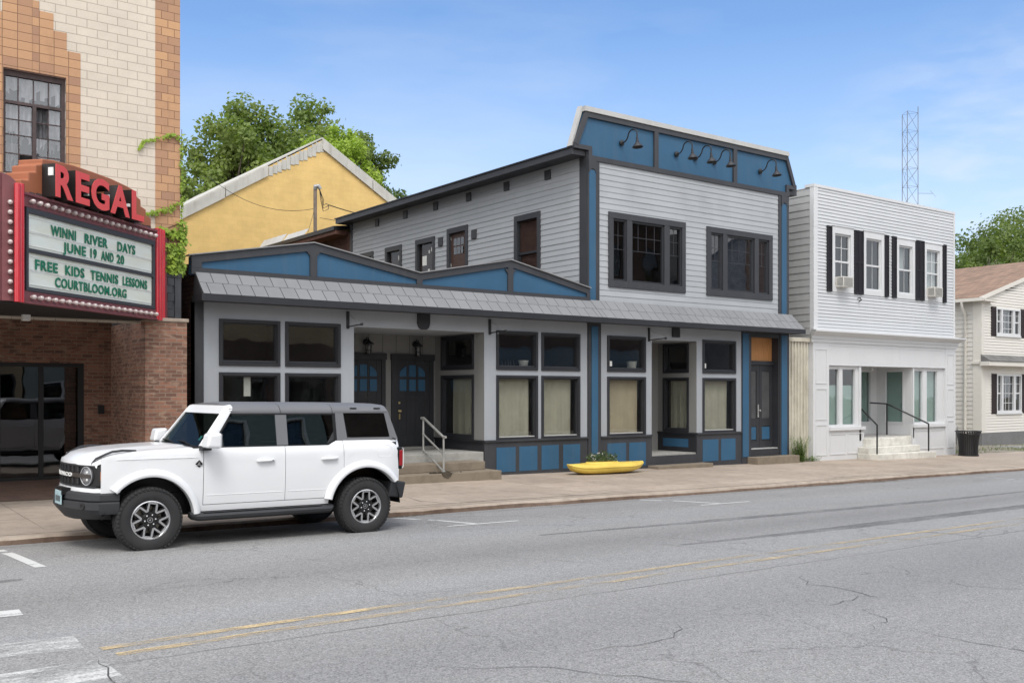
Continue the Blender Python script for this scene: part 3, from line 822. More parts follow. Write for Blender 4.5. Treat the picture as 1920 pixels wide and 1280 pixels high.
# red fluted tubes at both ends
for sc, zc in ((-3.56, 4.86), (-3.635, 4.85), (.03, 4.80), (.125, 4.80), (.215, 4.795)):
    c = MQ.p(sc, 0, .06 if sc < 0 else .03)
    MB().lathe((c[0], c[1], 3.155), (0, 0, 1), [(0, 0), (.045, 0), (.045, zc - 3.16), (.035, zc - 3.15), (0, zc - 3.145)], 16).build('corner_tube', 'tube_red', mq, smooth=True)
MB().boxf(MQ, -.03, .30, 3.16, 4.79, -.05, .02).build('tube_backing', 'marquee_maroon', mq)
# stepped arch sign
arch = [(-3.48, 4.74), (-3.48, 4.95), (-3.32, 4.97), (-3.32, 5.09), (-3.16, 5.12), (-3.16, 5.23), (-3.02, 5.27), (-3.02, 5.35), (-2.75, 5.39), (-2.3, 5.42), (-1.8, 5.425), (-1.3, 5.42), (-.85, 5.39), (-.56, 5.35), (-.56, 5.27), (-.42, 5.23), (-.42, 5.12), (-.26, 5.09), (-.26, 4.99), (-.10, 4.96), (-.10, 4.74)]
MB().prismf(MQ, arch, -.42, -.005).build('arch_sign', 'marquee_orange', mq, bevel=.02)
inner = [(u * .955 - .08, z - .045) for u, z in arch]
# rusty scallop frieze under the letters
mb = MB()
for k in range(22): mb.boxf(MQ, -3.3 + k * .145, -3.19 + k * .145, 4.745, 4.80 + .012 * (k % 2), -.006, .012)
mb.build('sign_frieze', 'steel_rust', mq)
for ch, a, b in (('R', -3.03, -2.62), ('E', -2.555, -2.215), ('G', -2.17, -1.70), ('A', -1.665, -1.13), ('L', -1.065, -.71)):
    face = MB(); text_mb(face, MQ, ch, a, b, 4.80, .475, .232, .004, .022)
    body = MB(); text_mb(body, MQ, ch, a, b, 4.80, .475, .115, .112, .024)
    l = body.build('letter', 'letter_side', mq, recalc=False)
    face.build('letter_face', 'letter_red', l, recalc=False)
mb = MB()
for s_, z in ((-3.04, 5.09), (-1.66, 5.02), (-1.08, 4.98), (-2.2, 4.95)): mb.boxf(MQ, s_ - .012, s_ + .02, z, z + .12 if s_ < -3 else z + .05, .12, .2)
mb.build('letter_bracket', 'white_plastic', mq)

# ---- ivy on the theatre corner
def leafmat(name, c1, c2, c3, trans=.25, scale=.8):
    m, t, o = _new(name)
    g = t.nodes.new('ShaderNodeNewGeometry')
    n = _noise(t, g.outputs['Position'], scale, 4, .6)
    a = _mix(t, g.outputs['Random Per Island'], c1, c2)
    base = _mix(t, _range(t, n, .38, .68, 0, .8), a, c3)
    p = t.nodes.new('ShaderNodeBsdfPrincipled'); t.links.new(base, p.inputs['Base Color']); p.inputs['Roughness'].default_value = .55; p.inputs['Specular IOR Level'].default_value = .35
    tr = t.nodes.new('ShaderNodeBsdfTranslucent'); t.links.new(_mix(t, 1.0, base, (1.15, 1.25, .55), 'MULTIPLY'), tr.inputs[0])
    ms = t.nodes.new('ShaderNodeMixShader'); ms.inputs[0].default_value = trans
    t.links.new(p.outputs[0], ms.inputs[1]); t.links.new(tr.outputs[0], ms.inputs[2]); t.links.new(ms.outputs[0], o.inputs['Surface'])
leafmat('ivy_leaf', (.23, .34, .04), (.36, .47, .06), (.15, .24, .03), .25, 5)
paint('vine_stem', (.12, .07, .04), .9, .2)
LEAF = [(0, 0), (.42, -.12), (.30, .18), (.55, .5), (.22, .48), (0, 1.0), (-.22, .48), (-.55, .5), (-.30, .18), (-.42, -.12)]
def ivy(mb, pts_fn, n, size, rnd):
    for i in range(n):
        (x, y, z), nr = pts_fn(rnd)
        nr = (Vector(nr) + Vector((rnd.gauss(0, .35), rnd.gauss(0, .3), rnd.gauss(.35, .3)))).normalized()
        dn = (Vector((rnd.gauss(0, .4), 0, -1)) - nr * Vector((0, 0, -1)).dot(nr)).normalized()
        sd = nr.cross(dn); s_ = size * rnd.uniform(.6, 1.2)
        pts = [Vector((x, y, z)) + sd * (a * s_) + dn * (b * s_) + nr * (.12 * s_ * (abs(a) - .2)) for a, b in LEAF]
        mb.poly(pts)
iv = thing('climbing_vine', 'bright green climbing vine hanging on the tan theatre corner', 'vine', (6.0, 18.4, 4.4))
rv = random.Random(21)
def main_patch(r):
    q = r.random()
    if q < .22: x, z = r.uniform(5.62, 6.2), r.gauss(4.78, .05) + (.04 if r.random() < .5 else 0)
    elif q < .34: x, z = r.gauss(6.14, .05), r.uniform(4.6, 5.02)
    elif q < .92: x, z = r.uniform(5.66, 6.17), r.uniform(4.06, 4.62)
    else: x, z = r.gauss(5.60, .03), r.uniform(3.72, 4.1)
    return (x, TY - .03 - abs(r.gauss(0, .045)) - (.18 if x < 5.66 and z < 4.15 else 0), z), (0.15, -1, .1)
mb = MB(); ivy(mb, main_patch, 620, .085, rv)
def tendril(path, sp):
    def fn(r):
        k = r.random() * (len(path) - 1); i = int(k); t_ = k - i
        a, b = Vector(path[i]), Vector(path[min(i + 1, len(path) - 1)])
        p = a.lerp(b, t_); w_ = sp * (.25 + .9 * (k / (len(path) - 1)))
        return (p.x + r.gauss(0, w_), p.y - .02 - abs(r.gauss(0, .02)), p.z + r.gauss(0, w_)), (0, -1, .1)
    return fn
t1 = [(5.36, TY, 5.12 + .02), (5.45, TY, 5.10), (5.66, TY - .01, 5.17), (5.9, TY - .01, 5.24), (6.08, TY - .01, 5.40)]
t2 = [(5.36, TY, 6.28), (5.42, TY, 6.42), (5.65, TY - .01, 6.50), (5.9, TY - .01, 6.62), (6.10, TY - .01, 6.62)]
ivy(mb, tendril(t1, .035), 110, .06, rv)
ivy(mb, tendril(t2, .030), 90, .055, rv)
ivy(mb, tendril([(6.12, TY, 4.9), (6.13, TY, 5.4), (6.12, TY, 6.0), (6.13, TY, 6.62)], .025), 120, .05, rv)
mb.build('foliage', 'ivy_leaf', iv, recalc=False)
mb = MB()
for pth in (t1, t2, [(6.12, TY - .02, 3.9), (6.12, TY - .02, 5), (6.11, TY - .02, 6), (6.13, TY - .02, 6.75)], [(5.8, TY - .02, 4.86), (5.95, TY - .02, 4.93), (6.1, TY - .02, 5.0)]): mb.tube(pth, .006, 5)
mb.build('stem', 'vine_stem', iv)
# ================================================================ blue and grey shop buildings
GRAY = c8(150, 153, 157)
paint('siding_grey', c8(168, 171, 174), .6, .05, .7, dirt=.10, dirtcol=(.22, .21, .19), island=.035, streak=.10)
paint('stucco_grey', c8(160, 164, 169), .7, .06, .8, .15, 60, dirt=.10, dirtcol=(.2, .19, .18), streak=.08)
paint('trim_dark', c8(58, 59, 63), .5, .10, 1.2, dirt=.20, dirtcol=(.12, .11, .10), streak=.15)
paint('trim_black', c8(45, 46, 50), .45, .08)
paint('blue_panel', c8(49, 90, 120), .6, .08, 1.4, .2, 30, dirt=.22, dirtcol=(.11, .13, .14), streak=.12)
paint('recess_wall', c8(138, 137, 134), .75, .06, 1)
paint('door_dark', c8(50, 51, 55), .42, .1, 2, dirt=.15, dirtcol=(.1, .09, .08))
paint('cap_metal', (.48, .475, .46), .5, .06, 1.5, dirt=.3, dirtcol=(.30, .29, .27))
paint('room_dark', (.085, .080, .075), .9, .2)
paint('cap_grey', (.26, .26, .265), .5, .08, 2)
paint('curtain', (.56, .53, .43), .9, .10, 2.5)
paint('curtain_warm', (.60, .51, .37), .9, .10, 2.5)
paint('brass', (.45, .36, .18), .35, .1, metal=.8)
paint('steel_rail', (.42, .42, .40), .45, .15, 4, metal=.5, dirt=.3)
paint('lamp_glass', (.55, .53, .48), .2, .05)
paint('paper', (.75, .74, .70), .8, .05)
paint('roofing', (.05, .05, .05), .9, .2)
paint('brown_door', (.085, .05, .038), .55, .2, 3)
paint('brown_backing', (.115, .064, .05), .75, .25, 6)
def plywood():
    m, t, o = _new('plywood')
    wv = t.nodes.new('ShaderNodeTexWave'); wv.inputs['Scale'].default_value = 2.4; wv.inputs['Distortion'].default_value = 9; wv.inputs['Detail'].default_value = 3; wv.inputs['Detail Scale'].default_value = .9
    t.links.new(_pos(t, (2.2, 1, .55)), wv.inputs['Vector'])
    n = _noise(t, _pos(t, (12, 1, 1.2)), 4, 4)
    _pr(t, o, _mix(t, wv.outputs['Fac'], (.38, .165, .05), (.56, .27, .10)), .65)
plywood()
paint('door_panel', (.075, .075, .078), .4, .2, 3, dirt=.2, dirtcol=(.14, .13, .12))
def shingle_mat(name, c, ang=0):
    m, t, o = _new(name)
    g = t.nodes.new('ShaderNodeNewGeometry')
    n = _noise(t, _pos(t), 120, 2)
    n2 = _noise(t, _pos(t), 1.5, 4)
    base = _mix(t, g.outputs['Random Per Island'], mul(c, .94), mul(c, 1.06))
    base = _mix(t, 1.0, base, _mix(t, n, (.78,) * 3, (1.22,) * 3), 'MULTIPLY')
    base = _mix(t, _range(t, n2, .55, .8, 0, .3), base, mul(c, .6))
    _pr(t, o, base, .8, 0, .3, _bump(t, n, .4, .004))
shingle_mat('shingle_grey', (.215, .218, .224))
glass('shop_glass', (.86, .87, .86), .10, 1.5)
glass('upper_glass', (.5, .48, .46), .03, 1.52)
glass('upper_glass_lit', (.42, .42, .42), .08, 1.5)
glass('side_glass', (.8, .8, .8), 0, 1.3)
glass('mirror_glass', (.42, .42, .42), .42, 1.5, .015)

CURT = []
def window(fr, u0, u1, z0, z1, parent, fw=.065, out=.035, rec=.07, mat='trim_black', gmat='shop_glass', sill=True, bars=(), name='window', label=None):
    f = MB()
    f.boxf(fr, u0, u0 + fw, z0, z1, -rec - .03, out); f.boxf(fr, u1 - fw, u1, z0, z1, -rec - .03, out)
    f.boxf(fr, u0 + fw, u1 - fw, z1 - fw, z1, -rec - .03, out - .002); f.boxf(fr, u0 + fw, u1 - fw, z0, z0 + fw, -rec - .03, out - .002)
    # inner bead, a small step back
    b = .022
    f.boxf(fr, u0 + fw, u0 + fw + b, z0 + fw, z1 - fw, -rec - .028, out - .03); f.boxf(fr, u1 - fw - b, u1 - fw, z0 + fw, z1 - fw, -rec - .028, out - .03)
    f.boxf(fr, u0 + fw + b, u1 - fw - b, z1 - fw - b, z1 - fw, -rec - .028, out - .032); f.boxf(fr, u0 + fw + b, u1 - fw - b, z0 + fw, z0 + fw + b, -rec - .028, out - .032)
    w_ = f.build(name, mat, parent, bevel=.004, segs=1)
    if label: w_['label'] = label
    if sill:
        MB().boxf(fr, u0 + fw + b, u1 - fw - b, z0 + fw + b, z0 + fw + b + .02, -rec, -.005).build('sill', 'cap_metal' if sill == 2 else 'trim_dark', w_)
    MB().boxf(fr, u0 + fw, u1 - fw, z0 + fw, z1 - fw, -rec - .012, -rec).build('pane', gmat, w_)
    if bars:
        m_ = MB()
        for k, v, a, b2 in bars:
            if k == 'h': m_.boxf(fr, a, b2, v - .007, v + .007, -rec, -rec + .006)
            else: m_.boxf(fr, v - .007, v + .007, a, b2, -rec, -rec + .007)
        m_.build('glazing_bar', 'trim_dark', w_)
    return w_
def curtain(fr, u0, u1, z0, z1, dep, parent, mat='curtain', seed=1, label=None):
    r = random.Random(seed); mb = MB()
    n = 26; rows = 5; ph = r.uniform(0, 6)
    g = []
    for j in range(rows + 1):
        z = z0 + (z1 - z0) * j / rows
        g.append([fr.p(u0 + (u1 - u0) * i / n, z, -dep + .6 * (.022 * math.sin(i * .8 + ph + .25 * math.sin(j)) + .014 * math.sin(i * 2.1 + ph + j * .3)) * (1 - .4 * j / rows)) for i in range(n + 1)])
    vs = [p for row in g for p in row]
    fs = [(j * (n + 1) + i, j * (n + 1) + i + 1, (j + 1) * (n + 1) + i + 1, (j + 1) * (n + 1) + i) for j in range(rows) for i in range(n)]
    mb.add(vs, fs)
    return mb.build('curtain', mat, parent, smooth=True, angle=180)
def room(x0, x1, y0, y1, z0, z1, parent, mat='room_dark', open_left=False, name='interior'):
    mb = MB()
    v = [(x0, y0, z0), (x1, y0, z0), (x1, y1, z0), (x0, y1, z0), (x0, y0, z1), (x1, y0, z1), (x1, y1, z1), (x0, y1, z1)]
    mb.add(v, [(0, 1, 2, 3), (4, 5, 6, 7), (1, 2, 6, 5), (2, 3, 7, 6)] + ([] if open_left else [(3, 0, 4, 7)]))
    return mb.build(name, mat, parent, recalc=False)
def panel(fr, rects, parent, mat='blue_panel', out=.006, name='panel'):
    for (u0, u1, z0, z1) in rects:
        MB().boxf(fr, u0, u1, z0, z1, -.01, out).build(name, mat, parent)

# ---------------------------------------------------------------- low shop
lo = thing('low_shop_building', 'low grey storefront with double-peaked blue parapet, left of the two-storey part', 'shop', (11.5, F, -.1))
XL, XM, XR = 6.50, 16.46, 24.44
MB().poly([(XL, F + .02, -.4), (XL, 31, -.4), (XL, 31, 4.35), (XL, F + .02, 4.35)]).build('side_wall', 'dark_brick_side', lo)
MB().box(XL + .01, XM - .01, F + .3, 31, 4.10, 4.2).build('roof', 'roofing', lo)
HW = [(6.98, 8.24, 2.38, 3.29), (8.35, 9.59, 2.38, 3.29), (6.98, 8.24, .71, 2.25), (8.35, 9.59, .71, 2.25)]
HR = [(13.63, 14.865, 2.385, 3.31), (14.98, 16.21, 2.385, 3.31), (13.63, 14.865, .705, 2.26), (14.98, 16.21, .705, 2.26)]
wl = MB()
wl.wall(FRONT, 6.67, 9.91, .66, 3.62, HW, 0, .12)
wl.wall(FRONT, 13.29, XM, .70, 3.62, HR, 0, .12)
wl.wall(FRONT, 9.91, 13.29, 3.25, 3.62, (), 0, 0)
wl.poly([FRONT.p(9.91, 3.25), FRONT.p(13.29, 3.25), (13.29, 21.0, 3.25), (9.91, 21.0, 3.25)])
wl.build('front_wall', 'stucco_grey', lo, recalc=False)
MB().boxf(FRONT, XL, 6.67, -.35, 3.62, -.2, .03).build('corner_pilaster', 'trim_dark', lo)
# plinths
MB().boxf(FRONT, 6.67, 9.91, -.35, .655, -.12, .012).boxf(FRONT, 6.67, 9.91, .655, .70, -.12, .05).build('plinth', 'trim_dark', lo)
MB().boxf(FRONT, 13.29, XM, -.4, .695, -.12, .012).boxf(FRONT, 13.28, XM, .695, .74, -.1, .05).build('plinth', 'trim_dark', lo)
panel(FRONT, [(13.63, 14.19, -.02, .56), (14.30, 14.85, -.02, .565), (14.98, 15.52, -.02, .57), (15.66, 16.21, -.02, .57)], lo, out=.018)
for i, h in enumerate(HW): window(FRONT, *h, lo, sill=True)
for i, h in enumerate(HR): window(FRONT, *h, lo, sill=2 if i > 1 else True)
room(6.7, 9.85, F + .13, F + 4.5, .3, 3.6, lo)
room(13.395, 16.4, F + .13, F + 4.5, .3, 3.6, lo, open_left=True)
curtain(FRONT, 13.66, 14.70, .74, 2.24, .15, lo, seed=2)
curtain(FRONT, 15.0, 16.03, .74, 2.24, .15, lo, seed=3)
MB().boxf(FRONT, 7.52, 7.66, 1.78, 2.17, -.10, -.096).build('posted_notice', 'paper', lo)
for a, b, par in ((13.6, 16.25, lo), (17.05, 18.55, None)):
    if par: MB().box(a, b, F + .135, F + .36, 2.36, 2.40).build('window_ledge', 'trim_dark', par)
# entrance recess
BY1 = 21.0
BK = Fr((0, BY1, 0), (1, 0, 0), (0, -1, 0))
RT = Fr((13.29, 0, 0), (0, 1, 0), (-1, 0, 0))
rw = MB()
RH = [(19.28, 20.70, 2.40, 3.22), (19.28, 20.70, .75, 2.27)]
rw.wall(RT, F, BY1, .70, 3.25, RH, 0, .12)
rw.wall(BK, 9.91, 13.29, .45, 3.25, (), 0, 0)
rw.poly([(9.91, F, .45), (9.91, BY1, .45), (9.91, BY1, 3.25), (9.91, F, 3.25)])
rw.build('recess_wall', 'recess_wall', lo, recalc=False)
mb = MB()
for k in range(9): mb.boxf(BK, 9.92 + k * .375, 9.928 + k * .375, 2.8, 3.25, 0, .004)
mb.build('wall_seam', 'trim_dark', lo)
MB().boxf(RT, F + .01, BY1, .3, .695, -.1, .012).boxf(RT, F + .02, BY1, .695, .74, -.1, .045).build('plinth', 'trim_black', lo)
for h in RH: window(RT, *h, lo, mat='trim_black')
curtain(RT, 19.3, 20.42, .8, 2.25, .155, lo, seed=5)
for x0, x1, dx0, dx1 in ((12.03, 13.22, 12.13, 13.10), (10.66, 11.86, 10.78, 11.75)):
    c = MB()
    c.boxf(BK, x0, dx0, .50, 2.64, -.02, .05); c.boxf(BK, dx1, x1, .50, 2.64, -.02, .05); c.boxf(BK, x0 - .02, x1 + .02, 2.64, 2.79, -.02, .075)
    d = c.build('door', 'door_dark', lo, bevel=.006)
    s_ = MB(); s_.boxf(BK, dx0, dx1, .52, 2.64, -.02, .012)
    # raised rails of the leaf
    wdt = dx1 - dx0; zs_ = (.52, .78, 1.62, 1.74, 2.58)
    for a, b in ((dx0, dx0 + .13), (dx1 - .13, dx1), (dx0 + wdt * .5 - .16, dx0 + wdt * .5 - .11), (dx0 + wdt * .5 + .11, dx0 + wdt * .5 + .16)):
        s_.boxf(BK, a, b, .53, 2.63, .012, .026)
    for z_ in (.54, 1.66): s_.boxf(BK, dx0 + .13, dx1 - .13, z_, z_ + (.24 if z_ < 1 else .1), .012, .024)
    s_.build('door_leaf', 'door_dark', d, bevel=.004)
    cx = (dx0 + dx1) / 2
    lights = MB()
    for k in (-1, 0, 1):
        a, b = cx + k * .265 - .095, cx + k * .265 + .095
        if k != 0 or True: lights.boxf(BK, a, b, 1.89, 2.17, .012, .03)
        hl = lambda u: 2.24 + math.sqrt(max(0, .38 ** 2 - (u - cx) ** 2)) * .74
        n = 6
        top = [(a + (b - a) * i / n, hl(a + (b - a) * i / n)) for i in range(n + 1)]
        if k: top = [(u, max(2.245, z)) for u, z in top]
        lights.prismf(BK, [(a, 2.24)] + [(b, 2.24)] + top[::-1], .012, .03)
    lights.build('blue_light', 'blue_panel', d)
    mb = MB(); kx = dx0 + .11
    mb.lathe((kx, BY1 - .03, 1.40), (0, -1, 0), [(.03, 0), (.03, .012), (.012, .02), (.012, .045), (.028, .055), (.03, .075), (0, .085)], 12)
    mb.lathe((kx, BY1 - .03, 1.60), (0, -1, 0), [(.028, 0), (.028, .012), (0, .02)], 12)
    mb.boxf(BK, kx - .02, kx + .02, 1.2, 1.34, .028, .05)
    mb.build('handle', 'brass', d)
MB().box(9.92, 13.28, F - .35 + .36, BY1, .2, .475).build('recess_floor', 'platform_concrete', lo, bevel=.008)
MB().boxf(BK, 12.0, 13.2, .475, .53, 0, .14).boxf(BK, 10.64, 11.9, .475, .53, 0, .14).build('threshold', 'platform_concrete', lo)

# awning: two courses of big grey slates over a dark fascia, runs along both buildings
def awning(x0, x1, parent, seed, endl, endr):
    ya, za, yb, zb = F - .10, 4.17, F - .55, 3.70
    r = random.Random(seed)
    mb = MB()
    x = x0 - .2
    for row in range(2):
        t0, t1 = row * .5, row * .5 + .52 if row == 0 else 1.03
        x = x0
        while x < x1 - .02:
            wd = r.choice((.30, .30, .17, .33)) if x0 > 12 else r.uniform(.27, .33)
            e = min(x + wd, x1)
            if x == x0: e = min(x + wd * (.5 if row else 1), x1)
            g = .007
            lift = .018 if row == 0 else .034
            lo_ = r.uniform(-.006, .006)
            P = lambda xx, t_, up: (xx, ya + (yb - ya) * t_ - up * .72, za + (zb - za) * t_ + up * .69)
            a, b = x + g, e - g
            v = [P(a, t0, lift * .3), P(b, t0, lift * .3), P(b, t1 + lo_, lift), P(a, t1 + lo_, lift)]
            v2 = [P(a, t0, lift * .3 - .012), P(b, t0, lift * .3 - .012), P(b, t1 + lo_, lift - .014), P(a, t1 + lo_, lift - .014)]
            mb.hexa(v2 + v)
            x = e
    mb.build('awning_slates', 'shingle_grey', parent)
    sub = MB()
    sub.hexa([(x0, yb, zb - .10), (x1, yb, zb - .10), (x1, F - .001, zb - .10), (x0, F - .001, zb - .10), (x0, yb, zb - .005), (x1, yb, zb - .005), (x1, ya, za - .005), (x0, ya, za - .005)])
    sub.build('awning_deck', 'trim_dark', parent)
    fa = MB().box(x0, x1, yb - .035, yb + .02, zb - .125, zb + .0)
    if endl: fa.box(x0 - .03, x0 + .0, yb - .035, F - .03, zb - .125, zb + .0)
    if endr: fa.box(x1, x1 + .03, yb - .035, F - .03, zb - .125, zb + .0)
    fa.build('awning_fascia', 'trim_black', parent)
awning(XL - .03, XM - .002, lo, 4, True, False)
# the plaques that hang under the awning
# parapet with two shallow gables
PT = Fr((0, F - .12, 0), (1, 0, 0), (0, -1, 0))
mb = MB()
outl = [(6.40, 4.10), (6.40, 4.45), (8.92, 4.905), (11.46, 4.47), (13.96, 4.955), (16.44, 4.45), (16.44, 4.10)]
mb.prismf(PT, outl, -.16, -.03)
mb.build('parapet', 'blue_panel', lo)
tr = MB()
tr.boxf(PT, 6.40, 16.44, 4.11, 4.235, -.03, .012)
def bar(a, b, wd, d=.013):
    (x0, z0), (x1, z1) = a, b
    tr.prismf(PT, [(x0, z0 - wd), (x1, z1 - wd), (x1, z1), (x0, z0)], -.035, d)
bar((6.40, 4.455), (8.92, 4.91), .15); bar((8.92, 4.91), (11.46, 4.475), .15); bar((11.46, 4.475), (13.96, 4.96), .15, .0125); bar((13.96, 4.96), (16.44, 4.455), .15)
for x, hw_, zt in ((6.50, .10, 4.34), (8.92, .075, 4.78), (11.46, .07, 4.36), (13.96, .075, 4.83), (16.39, .05, 4.34)): tr.boxf(PT, x - hw_, x + hw_, 4.235, zt, -.03, .016)
for x in (8.92, 13.96):
    tr.prismf(PT, [(x - .16, 4.75), (x + .16, 4.75), (x, 4.55)], -.03, .011)
tr.build('parapet_trim', 'trim_dark', lo)
cp = MB()
for a, b in (((6.34, 4.45), (8.92, 4.916)), ((8.92, 4.916), (11.46, 4.48)), ((11.46, 4.48), (13.96, 4.966)), ((13.96, 4.966), (16.46, 4.455))):
    cp.prismf(PT, [(a[0], a[1]), (b[0], b[1]), (b[0], b[1] + .022), (a[0], a[1] + .022)], -.20, .05)
cp.build('parapet_cap', 'cap_grey', lo)

# ---------------------------------------------------------------- two-storey shop
tw = thing('two_storey_shop_building', 'two-storey grey clapboard shop with blue sign band and dark trim', 'shop', (20.5, F, -.2))
WA = (17.16, 19.98, 4.555, 6.48); WB = (20.83, 23.66, 4.555, 6.47)
mb = MB()
mb.siding(FRONT, 16.84, 23.95, 4.17, 7.72, .148, [WA, WB], lip=.012)
mb.build('front_siding', 'siding_grey', tw, recalc=False)
SD = Fr((16.47, 0, 0), (0, 1, 0), (-1, 0, 0))
sw = [(20.76, 21.92, 4.6, 6.70), (24.2, 25.32, 4.3, 6.80), (26.02, 27.16, 4.6, 6.69), (28.03, 29.11, 4.6, 6.67), (29.92, 30.91, 5.2, 6.67)]
mb = MB(); mb.siding(SD, 19.15, 31.6, 3.95, 7.90, .148, [(a + .05, b - .05, c + .05, d - .05) for a, b, c, d in sw], lip=.012)
mb.build('side_siding', 'siding_grey', tw, recalc=False)
MB().boxf(SD, F + .0, 19.15, 3.95, 7.92, -.1, .03).build('corner_board', 'trim_dark', tw)
MB().boxf(SD, 31.45, 31.62, 3.95, 7.92, -.1, .03).build('corner_board', 'trim_dark', tw)
MB().box(16.75, 24.2, F + .6, 31.55, 3.5, 7.8).box(24.3, 24.42, F + .1, 31.6, -.4, 7.9).build('inner_wall', 'room_dark', tw)
# pilasters beside the upper wall
for a, b, c, d, e in ((16.45, 16.84, 4.15, 7.74, .035), (23.95, 24.42, 4.15, 7.74, .035), (16.47, 16.90, -.4, 3.6, .03), (22.31, 22.68, -.4, 3.6, .03), (24.02, 24.44, -.4, 3.6, .03)):
    MB().boxf(FRONT, a, b, c, d, -.1, e).build('pilaster', 'trim_dark', tw)
for (a, b, c, d) in ((16.49, 16.705, 4.18, 7.46), (24.08, 24.30, 4.18, 7.46), (16.575, 16.785, .0, 3.52), (22.33, 22.585, .0, 3.55), (24.07, 24.325, .0, 3.55)):
    m_ = MB(); m_.boxf(FRONT, a, b, c, d, 0, .045); m_.build('pilaster_strip', 'blue_panel', tw)
mb = MB()
for a, b in ((16.47, 16.73), (24.06, 24.33)):
    c_ = (a + b) / 2
    mb.prismf(FRONT, [(a, 7.40), (a, 7.70), (b, 7.70), (b, 7.40), (b - .03, 7.40), (b - .06, 7.47), (c_, 7.50), (a + .06, 7.47), (a + .03, 7.40)], .03, .056)
mb.build('pilaster_cap', 'trim_dark', tw)
# upper front windows, three lights each
def triple(h, xs, gm):
    u0, u1, z0, z1 = h
    f = MB()
    a = [u0] + [x for p in xs for x in p] + [u1]
    f.boxf(FRONT, u0, u1, z1 - .16, z1, -.1, .05); f.boxf(FRONT, u0, u1, z0, z0 + .17, -.1, .05)
    for i in range(0, len(a), 2): f.boxf(FRONT, a[i], a[i + 1], z0 + .17, z1 - .16, -.1, .047)
    w_ = f.build('window', 'trim_dark', tw, bevel=.004, segs=1)
    s_ = MB(); bars = MB()
    for x0, x1 in xs:
        for p in ((x0, x0 + .05, z0 + .17, z1 - .16), (x1 - .05, x1, z0 + .17, z1 - .16), (x0 + .05, x1 - .05, z0 + .17, z0 + .22), (x0 + .05, x1 - .05, z1 - .21, z1 - .16)):
            s_.boxf(FRONT, *p, -.09, .01)
        MB().boxf(FRONT, x0 + .05, x1 - .05, z0 + .22, z1 - .21, -.06, -.05).build('pane', gm, w_)
        for k in (1, 2): bars.boxf(FRONT, x0 + .05, x1 - .05, z1 - .21 - .36 * k - .006, z1 - .21 - .36 * k + .006, -.05, -.043)
        nv = 1 if x1 - x0 < .8 else 3
        for k in range(1, nv + 1):
            xx = x0 + (x1 - x0) * k / (nv + 1); bars.boxf(FRONT, xx - .006, xx + .006, z1 - .21 - .72, z1 - .21, -.05, -.042)
    s_.build('sash', 'trim_black', w_, bevel=.004, segs=1); bars.build('glazing_bar', 'trim_dark', w_)
triple(WA, ((17.31, 17.79), (17.97, 19.16), (19.35, 19.84)), 'upper_glass')
triple(WB, ((21.0, 21.49), (21.67, 22.85), (23.03, 23.50)), 'mirror_glass')
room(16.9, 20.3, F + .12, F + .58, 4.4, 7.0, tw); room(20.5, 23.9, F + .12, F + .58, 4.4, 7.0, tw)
# side windows and door
def side_open(h, kind):
    u0, u1, z0, z1 = h; fw = .13
    f = MB()
    f.boxf(SD, u0, u0 + fw, z0, z1, -.08, .04); f.boxf(SD, u1 - fw, u1, z0, z1, -.08, .04); f.boxf(SD, u0 + fw, u1 - fw, z1 - .16, z1, -.08, .042); f.boxf(SD, u0 + fw, u1 - fw, z0, z0 + .1, -.08, .038)
    w_ = f.build('window' if kind != 'door' else 'door', 'trim_dark', tw, bevel=.004, segs=1)
    a, b, c, d = u0 + fw, u1 - fw, z0 + .1, z1 - .16
    if kind == 'door':
        m_ = MB(); m_.boxf(SD, a, b, c, d, -.07, -.045)
        for z_ in (4.7, 5.3): m_.boxf(SD, a + .08, b - .08, z_, z_ + .45, -.045, -.036)
        m_.build('door_leaf', 'brown_door', w_)
        g = MB()
        for i in range(3):
            for j in range(2): g.boxf(SD, a + .16 + i * .19, a + .32 + i * .19, 6.0 + j * .26, 6.22 + j * .26, -.045, -.036)
        g.build('pane', 'upper_glass', w_)
        m_ = MB()
        for z_ in (4.9, 5.65, 6.45): m_.boxf(SD, b - .015, b + .015, z_, z_ + .1, -.045, -.03)
        m_.build('hinge', 'cap_metal', w_)
    elif kind == 'backing_sheet':
        MB().boxf(SD, a, b, c, d, -.078, -.07).build('backing_sheet', 'brown_backing', w_)  # flat reddish brown sheet set close behind the pane
        MB().boxf(SD, a, b, c, d, -.06, -.055).build('pane', 'side_glass', w_)
        m_ = MB(); m_.boxf(SD, a, b, 5.62, 5.68, -.055, -.02); m_.boxf(SD, a, a + .04, c, d, -.055, -.03); m_.boxf(SD, b - .045, b, c, d, -.055, -.03); m_.boxf(SD, b - .1, b - .05, c, 5.62, -.054, -.035); m_.build('sash', 'trim_black', w_)
    else:
        MB().boxf(SD, a, b, c, d, -.078, -.07).build('backing_sheet', 'brown_door', w_); MB().boxf(SD, a, b, c, d, -.06, -.055).build('pane', 'side_glass', w_)  # dark brown sheet behind the pane, in place of the interior
        m_ = MB(); m_.boxf(SD, a, b, 5.45, 5.52, -.055, -.02); m_.boxf(SD, a, a + .05, c, d, -.055, -.03); m_.boxf(SD, b - .05, b, c, d, -.055, -.03); m_.build('sash', 'trim_black', w_)
        if kind:
            for (p, q, r_, s_) in kind: MB().boxf(SD, p, q, r_, s_, -.055, -.05).build('posted_notice', 'paper', w_)
side_open(sw[0], 'backing_sheet'); side_open(sw[1], 'door')
side_open(sw[2], ((26.6, 26.85, 5.85, 6.15), (26.42, 26.52, 5.55, 5.72), (26.25, 26.33, 6.25, 6.38), (26.42, 26.48, 6.2, 6.3)))
